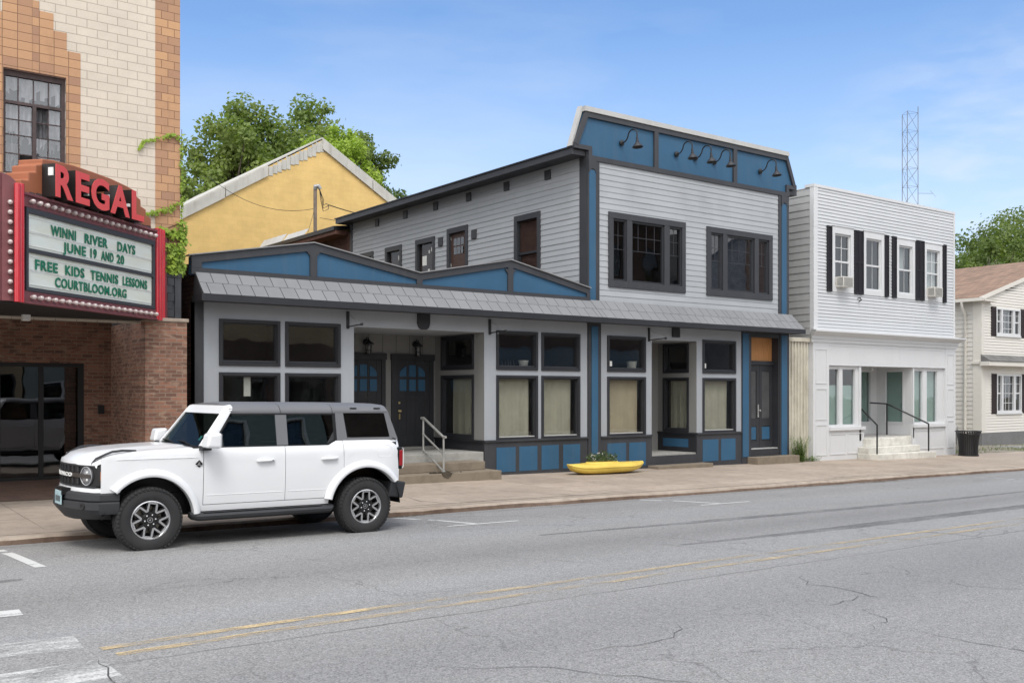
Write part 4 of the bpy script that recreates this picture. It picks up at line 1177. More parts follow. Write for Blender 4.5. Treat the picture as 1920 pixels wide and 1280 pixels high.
side_open(sw[3], ((28.5, 28.75, 5.75, 6.05), (28.3, 28.36, 6.2, 6.35), (28.2, 28.27, 6.1, 6.2))); side_open(sw[4], None)
mb = MB()
for y, z in ((29.66, 7.60), (27.79, 7.60), (25.96, 7.60), (24.15, 7.60), (22.27, 7.60), (20.44, 7.60), (25.68, 6.47), (23.87, 6.47)):
    hh = .12 if z > 7 else .13
    MB().boxf(SD, y - .12, y + .12, z - hh, z + hh, 0, .045).build('vent_block', 'trim_dark', tw)
# roof with overhanging eave
rf = MB()
rf.hexa([(16.0, F + .05, 7.80), (24.9, F + .05, 7.80), (24.9, 31.85, 7.80), (16.0, 31.85, 7.80), (16.0, F + .05, 7.98), (24.9, F + .05, 8.12), (24.9, 31.85, 8.12), (16.0, 31.85, 7.98)])
rf.build('roof', 'trim_dark', tw)
MB().hexa([(15.97, F + .05, 7.965), (16.2, F + .05, 7.99), (16.2, 31.9, 7.99), (15.97, 31.9, 7.965), (15.97, F + .05, 8.0), (16.2, F + .05, 8.02), (16.2, 31.9, 8.02), (15.97, 31.9, 8.0)]).build('drip_edge', 'trim_black', tw)
# sign band
SB = Fr((0, F - .02, 0), (1, 0, 0), (0, -1, 0))
fo = [(16.49, 7.74), (16.49, 7.96), (16.02, 7.96), (16.02, 8.06), (16.37, 8.90), (24.36, 8.90), (24.72, 8.06), (24.72, 7.96), (24.41, 7.96), (24.41, 7.74)]
MB().prismf(SB, fo, -.2, -.03).build('sign_band', 'blue_panel', tw)
tr = MB()
def bar2(a, b, n_, wd, d):
    A, B = Vector((a[0], a[1])), Vector((b[0], b[1])); q = Vector(n_)
    tr.prismf(SB, [tuple(A), tuple(B), tuple(B + q * wd), tuple(A + q * wd)], -.035, d)
tr.boxf(SB, 16.46, 24.43, 7.70, 7.82, -.03, .03)
tr.boxf(SB, 16.36, 24.37, 8.77, 8.905, -.03, .03)
bar2((16.0, 8.06), (16.365, 8.91), (.125, -.05), 1, .034); bar2((24.735, 8.06), (24.365, 8.91), (-.11, -.05), 1, .034)
tr.boxf(SB, 16.0, 16.585, 7.94, 8.05, -.03, .026); tr.boxf(SB, 16.475, 16.59, 7.82, 7.94, -.03, .024)
tr.boxf(SB, 24.30, 24.74, 7.94, 8.05, -.03, .026); tr.boxf(SB, 24.30, 24.42, 7.82, 7.94, -.03, .024)
for x in (18.86, 22.01): tr.boxf(SB, x - .075, x + .075, 7.82, 8.77, -.03, .027)
tr.build('sign_band_trim', 'trim_dark', tw)
cp = MB()
cp.prismf(SB, [(16.33, 8.905), (24.39, 8.905), (24.39, 9.03), (16.33, 9.03)], -.24, .06)
cp.hexa([(15.95, F + .03, 8.0), (16.0, F + .03, 8.0), (16.0, F + .2, 8.0), (15.95, F + .2, 8.0), (16.30, F + .03, 9.05), (16.34, F + .03, 8.96), (16.34, F + .2, 8.96), (16.30, F + .2, 9.05)])
for x in (18.6, 19.35, 21.9, 22.6): cp.boxf(SB, x, x + .012, 8.91, 9.055, .06, .066)
cp.build('sign_band_cap', 'cap_metal', tw)
awning(XM + .002, XR + .02, tw, 9, False, True)
# ground floor
HV = [(17.13, 18.49, 2.385, 3.31), (17.13, 18.49, .705, 2.26)]; HQ = [(20.68, 22.06, 2.385, 3.31), (20.68, 22.06, .705, 2.26)]
wl = MB()
wl.wall(FRONT, 16.90, 18.72, .70, 3.62, HV, 0, .12); wl.wall(FRONT, 20.45, 22.31, .70, 3.62, HQ, 0, .12); wl.wall(FRONT, 18.72, 20.45, 3.26, 3.62, (), 0, 0)
B2 = 20.35
wl.poly([FRONT.p(18.72, 3.26), FRONT.p(20.45, 3.26), (20.45, B2, 3.26), (18.72, B2, 3.26)])
wl.build('front_wall', 'stucco_grey', tw, recalc=False)
for a, b in ((16.90, 18.72), (20.45, 22.31)):
    MB().boxf(FRONT, a, b, -.45, .695, -.12, .012).boxf(FRONT, a, b, .695, .74, -.1, .05).build('plinth', 'trim_dark', tw)
panel(FRONT, [(17.13, 17.78, -.06, .55), (17.89, 18.49, -.06, .55), (20.68, 21.32, -.06, .545), (21.43, 22.04, -.06, .55)], tw, out=.018)
for i, h in enumerate(HV + HQ): window(FRONT, *h, tw, sill=2 if i % 2 else True)
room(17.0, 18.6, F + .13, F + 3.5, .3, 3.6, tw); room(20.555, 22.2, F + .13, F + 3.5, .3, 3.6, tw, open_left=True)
curtain(FRONT, 17.16, 18.33, .74, 2.24, .15, tw, 'curtain_warm', 7); curtain(FRONT, 20.7, 21.85, .74, 2.24, .15, tw, seed=8)
MB().boxf(FRONT, 17.25, 17.36, 2.53, 2.66, -.066, -.062).build('window_sticker', 'paper', tw); MB().boxf(FRONT, 20.80, 20.90, 2.53, 2.66, -.066, -.062).build('window_sticker', 'paper', tw)
RT2 = Fr((20.45, 0, 0), (0, 1, 0), (-1, 0, 0)); BK2 = Fr((0, B2, 0), (1, 0, 0), (0, -1, 0))
RH2 = [(19.15, 20.14, 2.40, 3.22), (19.15, 20.14, .75, 2.27)]
rw = MB(); rw.wall(RT2, F, B2, .70, 3.26, RH2, 0, .1); rw.wall(BK2, 18.72, 20.45, .1, 3.26, (), 0, 0); rw.poly([(18.72, F, .1), (18.72, B2, .1), (18.72, B2, 3.26), (18.72, F, 3.26)])
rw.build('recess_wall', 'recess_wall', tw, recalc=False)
MB().boxf(RT2, F + .01, B2, .1, .695, -.1, .012).boxf(RT2, F + .02, B2, .695, .74, -.1, .045).build('plinth', 'trim_black', tw)
panel(RT2, [(19.17, 20.14, .33, .56)], tw, out=.018)
for h in RH2: window(RT2, *h, tw)
curtain(RT2, 19.2, 20.0, .8, 2.25, .155, tw, seed=9)
d = MB(); d.boxf(BK2, 18.95, 19.05, .2, 2.6, -.02, .05); d.boxf(BK2, 19.98, 20.08, .2, 2.6, -.02, .05); d.boxf(BK2, 18.93, 20.10, 2.6, 2.72, -.02, .06); d = d.build('door', 'door_dark', tw, bevel=.005)
MB().boxf(BK2, 19.05, 19.98, .2, 2.6, -.02, .02).build('door_leaf', 'door_dark', d)
MB().box(18.73, 20.44, F + .02, B2, -.1, .20).build('recess_floor', 'platform_concrete', tw, bevel=.006)
MB().boxf(FRONT, 18.72, 20.45, -.45, .16, -.1, .01).build('plinth', 'trim_dark', tw)
# double door with a boarded transom at the right
dr = MB()
D0, D1 = 22.68, 24.02
dr.boxf(FRONT, D0, D1, 3.46, 3.62, -.3, .012); dr.boxf(FRONT, D0, D0 + .06, .05, 3.46, -.3, .01); dr.boxf(FRONT, D1 - .06, D1, .05, 3.46, -.3, .01)
dr.boxf(FRONT, D0 + .06, D1 - .06, 2.66, 2.78, -.3, -.16); dr.boxf(FRONT, D0, D1, -.4, .2, -.3, .008)
dd = dr.build('double_door', 'door_dark', tw, bevel=.005)
MB().boxf(FRONT, D0 + .06, D1 - .06, 2.78, 3.46, -.26, -.235).build('boarded_transom', 'plywood', dd)
cx = (D0 + D1) / 2
for a, b in ((D0 + .06, cx - .005), (cx + .005, D1 - .06)):
    m_ = MB(); m_.boxf(FRONT, a, b, .22, 2.66, -.27, -.23)
    for p in ((a, a + .12, .22, 2.66), (b - .12, b, .22, 2.66), (a + .12, b - .12, 2.48, 2.66), (a + .12, b - .12, .86, 1.08), (a + .12, b - .12, .22, .42)): m_.boxf(FRONT, *p, -.23, -.205)
    lf = m_.build('door_leaf', 'door_dark', dd, bevel=.004)
    MB().boxf(FRONT, a + .13, b - .13, 1.09, 2.47, -.228, -.222).build('door_panel', 'door_panel', lf)
    MB().boxf(FRONT, a + .13, b - .13, .47, .84, -.228, -.214).build('blue_light', 'blue_panel', lf)
m_ = MB(); m_.lathe((cx - .05, F + .2, 1.32), (0, -1, 0), [(.03, 0), (.012, .02), (.012, .05), (.032, .06), (.03, .085), (0, .09)], 10); m_.boxf(FRONT, cx - .08, cx - .03, 1.12, 1.5, -.206, -.19); m_.build('handle', 'steel_rail', dd)
MB().boxf(FRONT, D0 + .05, D1 - .05, .2, .222, -.3, -.02).build('threshold', 'cap_metal', dd)

# ---------------------------------------------------------------- things fixed to or standing by the two shops
# round-ended dark plaques under the awning
for i, (x, z0_, hw_, lab) in enumerate(((11.625, 3.25, .16, 'dark round-ended plaque above the wide entrance of the low shop'), (19.61, 3.34, .14, 'dark square plaque above the narrow entrance beside the kayak'))):
    pts = [(x - hw_, 3.60), (x - hw_, z0_ + .13), (x - hw_ * .8, z0_ + .04), (x - hw_ * .4, z0_), (x + hw_ * .4, z0_), (x + hw_ * .8, z0_ + .04), (x + hw_, z0_ + .13), (x + hw_, 3.60)]
    if i: pts = [(x - hw_, 3.60), (x - hw_, z0_), (x + hw_, z0_), (x + hw_, 3.60)]
    m_ = MB(); m_.prismf(FRONT, pts, .005, .05); tag(m_.build('hanging_plaque', 'trim_black', bevel=.008, loc=(x, F, z0_)), lab, 'plaque', 'plaques under the awning')
# bracket arms for hanging signs
for x, lab in ((9.76, 'empty dark sign bracket at the left of the wide entrance'), (13.44, 'empty dark sign bracket at the right of the wide entrance'), (18.61, 'empty dark sign bracket left of the narrow entrance near the kayak')):
    t_ = thing('sign_bracket', lab, 'bracket', (x, F, 3.2), 'sign brackets under the awning')
    MB().boxf(FRONT, x - .03, x + .03, 3.2, 3.56, .002, .03).build('wall_plate', 'trim_black', t_)
    m_ = MB(); m_.tube([(x, F - .03, 3.24), (x, F - .62, 3.26)], .014, 6); m_.lathe((x, F - .60, 3.26), (0, -1, 0), [(0, 0), (.03, .01), (.03, .05), (0, .06)], 8); m_.build('arm', 'black_metal', t_)
    m_ = MB(); m_.tube([(x, F - .02, 3.52), (x, F - .58, 3.27)], .004, 4)
    for q in (.1, .34): m_.tube([(x, F - q, 3.245), (x, F - q, 3.20)], .005, 4)
    m_.build('stay', 'steel_rail', t_)
# gooseneck lamps on the sign band
def gooseneck(x, lab):
    t_ = thing('gooseneck_lamp', lab, 'lamp', (x, F - .05, 8.29), 'gooseneck lamps on the blue sign band')
    y0 = F - .05
    MB().lathe((x, y0 + .03, 8.29), (0, -1, 0), [(.075, 0), (.075, .035), (.055, .05), (.03, .06), (0, .062)], 18).build('wall_plate', 'black_metal', t_, smooth=True)
    path = [(x, y0 - .02, 8.29)]
    path += [(x, y0 - .08, 8.292), (x, y0 - .13, 8.31), (x, y0 - .17, 8.345), (x, y0 - .20, 8.385)]
    for k in range(0, 13):
        a = math.pi * k / 12
        path.append((x, y0 - .22 - .165 + .165 * math.cos(a), 8.42 + .135 * math.sin(a)))
    path.append((x, y0 - .55, 8.30))
    MB().tube(path, .017, 8).build('arm', 'black_metal', t_, smooth=True, angle=60)
    sh = MB().lathe((x, y0 - .55, 8.31), Vector((.0, -.10, -1)), [(0, -.02), (.03, -.015), (.034, .085), (.046, .088), (.046, .118), (.135, .228), (.14, .245), (.132, .244), (.045, .13), (0, .125)], 20)
    sh.build('shade', 'trim_black', t_, smooth=True, angle=25)
for x, lab in ((17.61, 'black gooseneck lamp alone on the left panel of the blue sign band'), (19.63, 'left one of the three gooseneck lamps on the middle blue panel'), (20.37, 'gooseneck lamp in the middle of the three on the centre panel'), (21.14, 'right one of the three gooseneck lamps on the middle blue panel'), (23.11, 'black gooseneck lamp alone on the right panel of the blue sign band')):
    gooseneck(x, lab)
# wall lanterns
def lantern(x, y, z, lab, fr):
    t_ = thing('wall_lantern', lab, 'lantern', (x, y, z), 'dark wall lanterns over the shop doors')
    c = Vector((x, y, z))
    m_ = MB(); m_.lathe(c, fr.n, [(.07, 0), (.07, .02), (0, .04)], 14); m_.tube([c + fr.n * .02, c + fr.n * .08 + Vector((0, 0, .1)), c + fr.n * .16 + Vector((0, 0, .08)), c + fr.n * .16], .012, 6); m_.build('arm', 'black_metal', t_)
    h = c + fr.n * .16
    m_ = MB(); m_.lathe(h + Vector((0, 0, .02)), (0, 0, -1), [(.02, -.03), (.04, 0), (.13, .07), (.13, .085), (.09, .09)], 16)
    for k in range(6):
        a = k * math.pi / 3; m_.tube([h + Vector((.085 * math.cos(a), .085 * math.sin(a), -.06)), h + Vector((.065 * math.cos(a), .065 * math.sin(a), -.30))], .006, 4)
    m_.lathe(h + Vector((0, 0, -.20)), (0, 0, -1), [(.075, 0), (.078, .012), (.07, .014)], 14); m_.lathe(h + Vector((0, 0, -.29)), (0, 0, -1), [(.0, 0), (.07, .0), (.07, .015), (0, .02)], 14)
    m_.build('lantern_frame', 'black_metal', t_)
    MB().lathe(h + Vector((0, 0, -.07)), (0, 0, -1), [(.07, 0), (.055, .22), (0, .222)], 14).build('lamp_glass', 'old_glass', t_, smooth=True)
    MB().lathe(h + Vector((0, 0, -.10)), (0, 0, -1), [(.02, 0), (.026, .12), (.035, .18), (0, .19)], 10).build('lamp_bulb', 'lamp_glass', t_, smooth=True)
lantern(11.33, BY1, 3.06, 'dark wall lantern above the left arched-light door in the wide entrance', BK)
lantern(12.70, BY1, 3.04, 'dark wall lantern above the right arched-light door in the wide entrance', BK)
lantern(19.32, B2, 3.04, 'dark wall lantern in the narrow entrance near the kayak', BK2)
MB().box(17.05, 18.55, F + .135, F + .36, 2.36, 2.40).build('window_ledge', 'trim_dark', tw)
paint('clay_white', (.62, .60, .56), .6, .1, 6)
o_ = MB().lathe((14.62, F + .24, 2.41), (0, 0, 1), [(0, 0), (.085, 0), (.125, .20), (.13, .22), (.115, .22), (.08, .03)], 18).build('flower_pot', 'clay_white', smooth=True, angle=40, loc=(14.62, F + .24, 2.41)); tag(o_, 'white flared pot on the ledge behind the upper shop window right of the wide entrance', 'pot')
o_ = MB().lathe((18.22, F + .24, 2.41), (0, 0, 1), [(0, 0), (.11, 0), (.135, .25), (.14, .26), (.125, .26), (.10, .03)], 18).build('bucket', 'clay_white', smooth=True, angle=40, loc=(18.22, F + .24, 2.41)); tag(o_, 'pale bucket on the ledge behind the upper window above the kayak', 'bucket')
o_ = MB()
for k in range(5): o_.lathe((13.98 + k * .085, F + .25, 2.41), (0, 0, 1), [(.03, 0), (.034, .12), (.014, .17), (.013, .20 + .02 * (k % 3)), (0, .21 + .02 * (k % 3))], 10)
o_ = o_.build('bottle_row', 'trim_black', loc=(14.1, F + .25, 2.41)); tag(o_, 'row of small dark bottles beside the white pot behind the shop window', 'bottles')
# concrete steps of the wide entrance
st = MB()
st.box(9.6, 13.10, 17.92, F - .02, -.30, .115)
st.box(9.7, 12.93, 18.32, F - .015, .115, .305)
st = st.build('concrete_steps', 'step_concrete', bevel=.014, loc=(11.3, 18.4, -.1))
tag(st, 'tan concrete steps with a broken lower edge before the wide entrance', 'steps')
m_ = MB(); c_ = (11.62, 17.92)
paint('rubble', (.075, .062, .045), .95, .4, 14, .6, 30)
rr = random.Random(9)
def blob(n, r0, seed):
    q = random.Random(seed); return [(r0 * q.uniform(.75, 1.2) * math.cos(6.283 * i / n), r0 * .42 * q.uniform(.7, 1.2) * math.sin(6.283 * i / n)) for i in range(n)]
pts = blob(14, .30, 2)
m_.add([(c_[0] + a, c_[1] + .13 + b, .119) for a, b in pts], [tuple(range(14))])
m_.add([(11.5, 17.916, .116), (11.78, 17.916, .116), (11.74, 17.914, .04), (11.67, 17.914, .0), (11.60, 17.914, .02), (11.53, 17.914, .06)], [(0, 1, 2, 3, 4, 5)])
m_.build('broken_patch', 'rubble', st, recalc=False, local=False)
m_ = MB()
for i in range(60):
    x, y = c_[0] + rr.gauss(0, .13), c_[1] + .12 + rr.gauss(0, .05)
    s_ = rr.uniform(.01, .03); m_.box(x - s_, x + s_, y - s_, y + s_ * .8, .115, .12 + s_)
m_.build('rubble_stone', 'rubble', st)
MB().box(18.55, 20.66, F - .42, F - .02, -.42, -.075).build('stone_step', 'step_concrete', bevel=.012, loc=(19.6, F - .2, -.2))
tag(bpy.data.objects['stone_step'], 'low concrete step before the narrow entrance right of the kayak', 'step')
b_ = MB().box(22.55, 24.45, F - .40, F - .02, -.45, -.005).build('stone_step', 'step_concrete', bevel=.012, loc=(23.5, F - .2, -.2))
tag(b_, 'low concrete block step under the double door with the plywood transom', 'step')
# steel handrail
hr = thing('steel_handrail', 'grey three-bar steel handrail standing on the entrance steps', 'handrail', (11.6, 18.2, 0))
hx0, hy0, hx1, hy1 = 11.70, 18.98, 11.62, 18.02
m_ = MB(); m_.tube([(hx0, hy0, .47), (hx0, hy0, 1.26)], .022, 8); m_.build('post', 'steel_rail', hr, smooth=True, angle=60)
m_ = MB(); m_.tube([(hx1, hy1, .06), (hx1, hy1, .90)], .022, 8); m_.lathe((hx1, hy1, .1), (0, 0, 1), [(.045, 0), (.045, .06), (.02, .07)], 10); m_.build('post', 'steel_rail', hr, smooth=True, angle=60)
for k, (za, zb) in enumerate(((1.28, .90), (.90, .50), (.55, .13) )):
    m_ = MB()
    if k == 0: m_.tube([(hx0 + .01, hy0 + .10, 1.275), (hx0, hy0 - .02, 1.28), (hx1, hy1 + .03, .905), (hx1 - .01, hy1 - .10, .895)], .028, 8)
    else:
        m_.tube([(hx0, hy0, za + .02), (hx1, hy1, zb + .02)], .021, 8)
        for (x_, y_, z_) in ((hx0, hy0, za + .02), (hx1, hy1, zb + .02)): m_.lathe((x_, y_, z_ - .02), (0, 0, 1), [(.03, 0), (.03, .04)], 8)
    m_.build('rail', 'steel_rail', hr, smooth=True, angle=60)
# ================================================================ kayak planter
paint('kayak_yellow', (.74, .54, .10), .48, .1, 3, .05, 60, dirt=.22, dirtcol=(.35, .25, .06))
paint('soil', (.03, .022, .016), .95, .3, 20)
paint('cream_wood', (.56, .525, .44), .75, .14, 3, dirt=.55, dirtcol=(.24, .20, .13))
kx0, kx1, ky = 15.20, 17.68, 18.14
kz = gz(16.2, ky)
kk = thing('kayak', 'yellow kayak lying on the pavement as a flower planter', 'kayak', (16.22, ky, kz), rz=0)
def kay_sec(t_):
    # half width and keel / deck heights along the hull
    s_ = max(0.0, 1 - abs(2 * t_ - 1) ** 2.3)
    hw_ = .335 * s_ ** .62
    keel = .005 + .20 * abs(2 * t_ - 1) ** 5 + (.06 if t_ < .06 else 0) * (1 - t_ / .06)
    deck = .258 + .045 * max(0, .32 - t_) + .03 * math.exp(-((t_ - .42) / .2) ** 2) - .0 * t_
    return hw_, keel, deck
mb = MB(); nS, nR = 44, 16
vs = []
for i in range(nS + 1):
    t_ = i / nS; hw_, ke, de = kay_sec(t_)
    hw_ = max(hw_, .012)
    x = kx0 + (kx1 - kx0) * t_
    seam = ke + (de - ke) * .60
    ring = []
    for j in range(nR):
        a = 2 * math.pi * j / nR
        cy, sz = math.cos(a), math.sin(a)
        yy = hw_ * (abs(cy) ** .75) * (1 if cy > 0 else -1)
        zz = seam + (de - seam) * abs(sz) ** .8 if sz > 0 else seam - (seam - ke) * abs(sz) ** .62
        ring.append((x, ky + yy, kz + zz))
    vs += ring
fs = [(i * nR + j, i * nR + (j + 1) % nR, (i + 1) * nR + (j + 1) % nR, (i + 1) * nR + j) for i in range(nS) for j in range(nR)] + [tuple(range(nR)), tuple(range(nS * nR, (nS + 1) * nR))]
mb.add(vs, fs); mb.build('hull', 'kayak_yellow', kk, smooth=True, angle=60)
mb = MB()   # seam flange
for sgn in (-1, 1):
    p = []
    for i in range(nS + 1):
        t_ = i / nS; hw_, ke, de = kay_sec(t_); p.append((kx0 + (kx1 - kx0) * t_, ky + sgn * (hw_ + .004), kz + ke + (de - ke) * .60))
    mb.tube(p, .010, 6)
mb.build('seam', 'kayak_yellow', kk, smooth=True)
cxk = 16.30
def oval(a, b, z, n=28): return [(cxk + a * math.cos(6.2832 * i / n), ky + b * math.sin(6.2832 * i / n), kz + z) for i in range(n)]
mb = MB(); n = 28
rings = [oval(.50, .25, .255), oval(.485, .235, .290), oval(.46, .215, .302), oval(.43, .20, .295), oval(.42, .19, .20)]
for r_ in rings: mb.v += r_
for k in range(4):
    for i in range(n): mb.f.append((k * n + i, k * n + (i + 1) % n, (k + 1) * n + (i + 1) % n, (k + 1) * n + i)); mb.mi.append(0)
mb.build('cockpit_rim', 'kayak_yellow', kk, smooth=True, angle=50)
MB().poly(oval(.42, .20, .28)).build('planter_soil', 'soil', kk)
mb = MB(); mb.tube([(kx0 + .03, ky - .03, kz + .17), (kx0 - .015, ky, kz + .155), (kx0 + .03, ky + .03, kz + .17)], .012, 6); mb.build('grab_loop', 'black_metal', kk)
for x in (kx0 + .24, kx0 + .36, kx1 - .35, kx1 - .22): MB().lathe((x, ky - .06, kz + .2), (0, -.2, 1), [(.012, 0), (.012, .055), (0, .06)], 8).build('deck_fitting', 'black_metal', kk)
mb = MB(); mb.tube([(kx1 - .42, ky - .10, kz + .24), (kx1 - .34, ky + .0, kz + .255), (kx1 - .42, ky + .1, kz + .24)], .008, 6)
mb.build('deck_handle', 'black_metal', kk)
leafmat('planter_leaf', (.05, .085, .03), (.10, .15, .05), (.07, .10, .045), .15, 9)
paint('petal', (.72, .66, .62), .6, .12, 20)
fl = thing('flowering_plant', 'low bushy green plant with white blooms growing in the kayak cockpit', 'plant', (cxk, ky, kz + .26))
rf_ = random.Random(31)
mb = MB()
for i in range(1500):
    a, r_ = rf_.uniform(0, 6.283), math.sqrt(rf_.random())
    x, y = cxk + .47 * r_ * math.cos(a), ky + .23 * r_ * math.sin(a)
    h = (.23 - .10 * r_ ** 2) * rf_.uniform(.25, 1.1) * (1 + .25 * math.sin(x * 17))
    p = Vector((x, y, kz + .262 + h)); d1 = Vector((rf_.gauss(0, 1), rf_.gauss(0, 1), rf_.uniform(.1, 1.3))).normalized(); d2 = d1.cross(Vector((rf_.gauss(0, 1), rf_.gauss(0, 1), rf_.gauss(0, 1)))).normalized()
    s_ = rf_.uniform(.015, .03); mb.poly([p - d2 * s_ * .3, p + d1 * s_ * .6 - d2 * s_ * .45, p + d1 * s_ * 1.5, p + d1 * s_ * .6 + d2 * s_ * .45])
mb.build('foliage', 'planter_leaf', fl, recalc=False)
mb = MB()
for cx_, cz_ in ((-.36, .18), (-.31, .12), (-.38, .10), (.10, .19), (.27, .17), (.33, .11), (-.16, .24), (.37, .07), (.2, .11)):
    for k in range(7):
        p = Vector((cxk + cx_ + rf_.gauss(0, .018), ky - .06 + rf_.gauss(0, .05), kz + .262 + cz_ + rf_.gauss(0, .015)))
        q = [Vector((rf_.gauss(0, 1), rf_.gauss(0, 1), rf_.gauss(0, 1))).normalized() * .014 for _ in range(2)]
        mb.poly([p + q[0], p + q[1], p - q[0], p - q[1]])
mb.build('bloom', 'petal', fl, recalc=False)

# ================================================================ white building
paint('siding_white', (.58, .59, .60), .5, .03, .6, .04, 60, dirt=.14, dirtcol=(.42, .42, .41), island=.02, streak=.06)
paint('siding_old_grey', (.42, .42, .415), .7, .07, 1, dirt=.2, dirtcol=(.22, .22, .21))
paint('white_paint', (.64, .645, .65), .5, .03, .8, .05, dirt=.12, dirtcol=(.5, .49, .45))
paint('shutter_dark', (.030, .030, .035), .85, .1, spec=.15)
paint('ac_plastic', (.62, .60, .55), .5, .06, 3, dirt=.3)
paint('ac_grille', (.16, .16, .155), .6, .3, 12)
paint('green_film', (.46, .60, .54), .55, .1, 1.2)
paint('lace', (.70, .70, .68), .8, .06)
glass('house_glass', (.82, .84, .84), .03, 1.5)
wh = thing('white_shop_building', 'white clapboard shop with four shuttered upper windows and a flat roof', 'shop', (29.7, F, -.3))
X0, X1 = 25.65, 33.75
WW = [(26.56, 27.69, 5.0, 7.06), (28.22, 29.38, 5.0, 7.06), (30.09, 31.20, 5.0, 7.0), (31.77, 32.91, 5.0, 7.0)]
mb = MB(); mb.siding(FRONT, 25.83, 33.66, 3.78, 8.20, .105, WW, lip=.02); mb.build('front_siding', 'siding_white', wh, recalc=False)
LS = Fr((X0, 0, 0), (0, 1, 0), (-1, 0, 0))
mb = MB(); mb.siding(LS, F + .05, 32, 3.2, 8.15, .215, lip=.015); mb.build('side_siding', 'siding_old_grey', wh, recalc=False)
mb = MB(); mb.boxf(FRONT, X0 - .02, 25.835, 3.7, 8.22, -.12, .03); mb.boxf(FRONT, 33.655, X1, 3.7, 8.2, -.12, .028); mb.boxf(FRONT, X0 - .03, X1 + .02, 8.17, 8.26, -.3, .035); mb.boxf(FRONT, X0 - .022, 25.84, 6.95, 6.965, -.12, .034)
mb.build('corner_board', 'white_paint', wh)
MB().box(X0 + .02, X1 - .02, F + .1, 32, 8.05, 8.18).box(X1 - .1, X1, F + .1, 32, -.6, 8.15).box(X0 + .05, X1 - .1, F + .55, F + .6, 3.6, 8.1).box(X0 + .02, X0 + .08, F + 1.5, 32, -.6, 3.25).build('roof', 'white_paint', wh)
# cornice over the ground floor
mb = MB()
prof = [(.0, 3.40), (.05, 3.40), (.05, 3.50), (.08, 3.51), (.08, 3.60), (.12, 3.62), (.30, 3.72), (.30, 3.765), (.0, 3.80)]
a, b = X0 - .12, X1 + .12
vs = [FRONT.p(a - d_ * .5, z_, d_) for d_, z_ in prof] + [FRONT.p(b + d_ * .5, z_, d_) for d_, z_ in prof]; k = len(prof)
mb.add(vs, [tuple(range(k)), tuple(range(k, 2 * k))] + [(i, (i + 1) % k, k + (i + 1) % k, k + i) for i in range(k)])
mb.build('cornice', 'white_paint', wh)
# upper windows
for i, h in enumerate(WW):
    u0, u1, z0, z1 = h
    f = MB(); fw = .15
    f.boxf(FRONT, u0, u0 + fw, z0, z1, -.08, .035); f.boxf(FRONT, u1 - fw, u1, z0, z1, -.08, .035); f.boxf(FRONT, u0 + fw, u1 - fw, z1 - .22, z1, -.08, .037); f.boxf(FRONT, u0 + fw, u1 - fw, z0, z0 + .17, -.08, .037); f.boxf(FRONT, u0 - .02, u1 + .02, z1, z1 + .035, -.08, .06)
    w_ = f.build('window', 'white_paint', wh, bevel=.004, segs=1)
    a, b, c, d = u0 + fw, u1 - fw, z0 + .17, z1 - .22
    mid = 5.97 + .0 * i
    s_ = MB()
    for p in ((a, a + .05, c, d), (b - .05, b, c, d), (a + .05, b - .05, d - .05, d), (a + .05, b - .05, c, c + .05), (a + .05, b - .05, mid - .025, mid + .03)): s_.boxf(FRONT, *p, -.07, -.02)
    s_.build('sash', 'white_paint', w_)
    g = MB(); cxx = (a + b) / 2
    if i in (0, 3):
        g.boxf(FRONT, cxx - .012, cxx + .012, c + .05, d - .05, -.05, -.035); g.boxf(FRONT, a + .05, b - .05, (mid + d) / 2 - .01, (mid + d) / 2 + .01, -.05, -.034)
    else: g.boxf(FRONT, cxx - .006, cxx + .006, c + .05, d - .05, -.05, -.04)
    g.build('glazing_bar', 'white_paint', w_)
    MB().boxf(FRONT, a + .04, b - .04, c + .04, d - .04, -.06, -.052).build('pane', 'house_glass', w_)
    room(a - .05, b + .05, F + .08, F + .5, c - .1, d + .1, wh)
    if i == 3:
        curtain(FRONT, a + .03, b - .03, c + .03, d - .02, .13, wh, 'lace', 41); 
    if i == 2: curtain(FRONT, a + .03, b - .2, mid, d - .02, .2, wh, 'lace', 43)
for u0, u1 in ((26.29, 26.53), (27.72, 27.955), (27.975, 28.20), (29.40, 29.62), (29.83, 30.07), (31.22, 31.475), (31.495, 31.75), (32.93, 33.15)):
    s_ = MB(); z0, z1 = 5.0, 7.04
    s_.boxf(FRONT, u0, u0 + .04, z0, z1, 0, .062); s_.boxf(FRONT, u1 - .04, u1, z0, z1, 0, .062)
    for z_ in (z0, (z0 + z1) / 2 - .03, z1 - .06): s_.boxf(FRONT, u0 + .04, u1 - .04, z_, z_ + .06, 0, .061)
    n = 36
    for k in range(n):
        zz = z0 + .07 + (z1 - z0 - .14) * k / n
        s_.add([FRONT.p(u0 + .04, zz, .054), FRONT.p(u1 - .04, zz, .054), FRONT.p(u1 - .04, zz + .05, .034), FRONT.p(u0 + .04, zz + .05, .034)], [(0, 1, 2, 3)])
    s_.boxf(FRONT, u0 + .04, u1 - .04, z0 + .02, z1 - .02, 0, .03)
    s_.build('shutter', 'shutter_dark', wh)
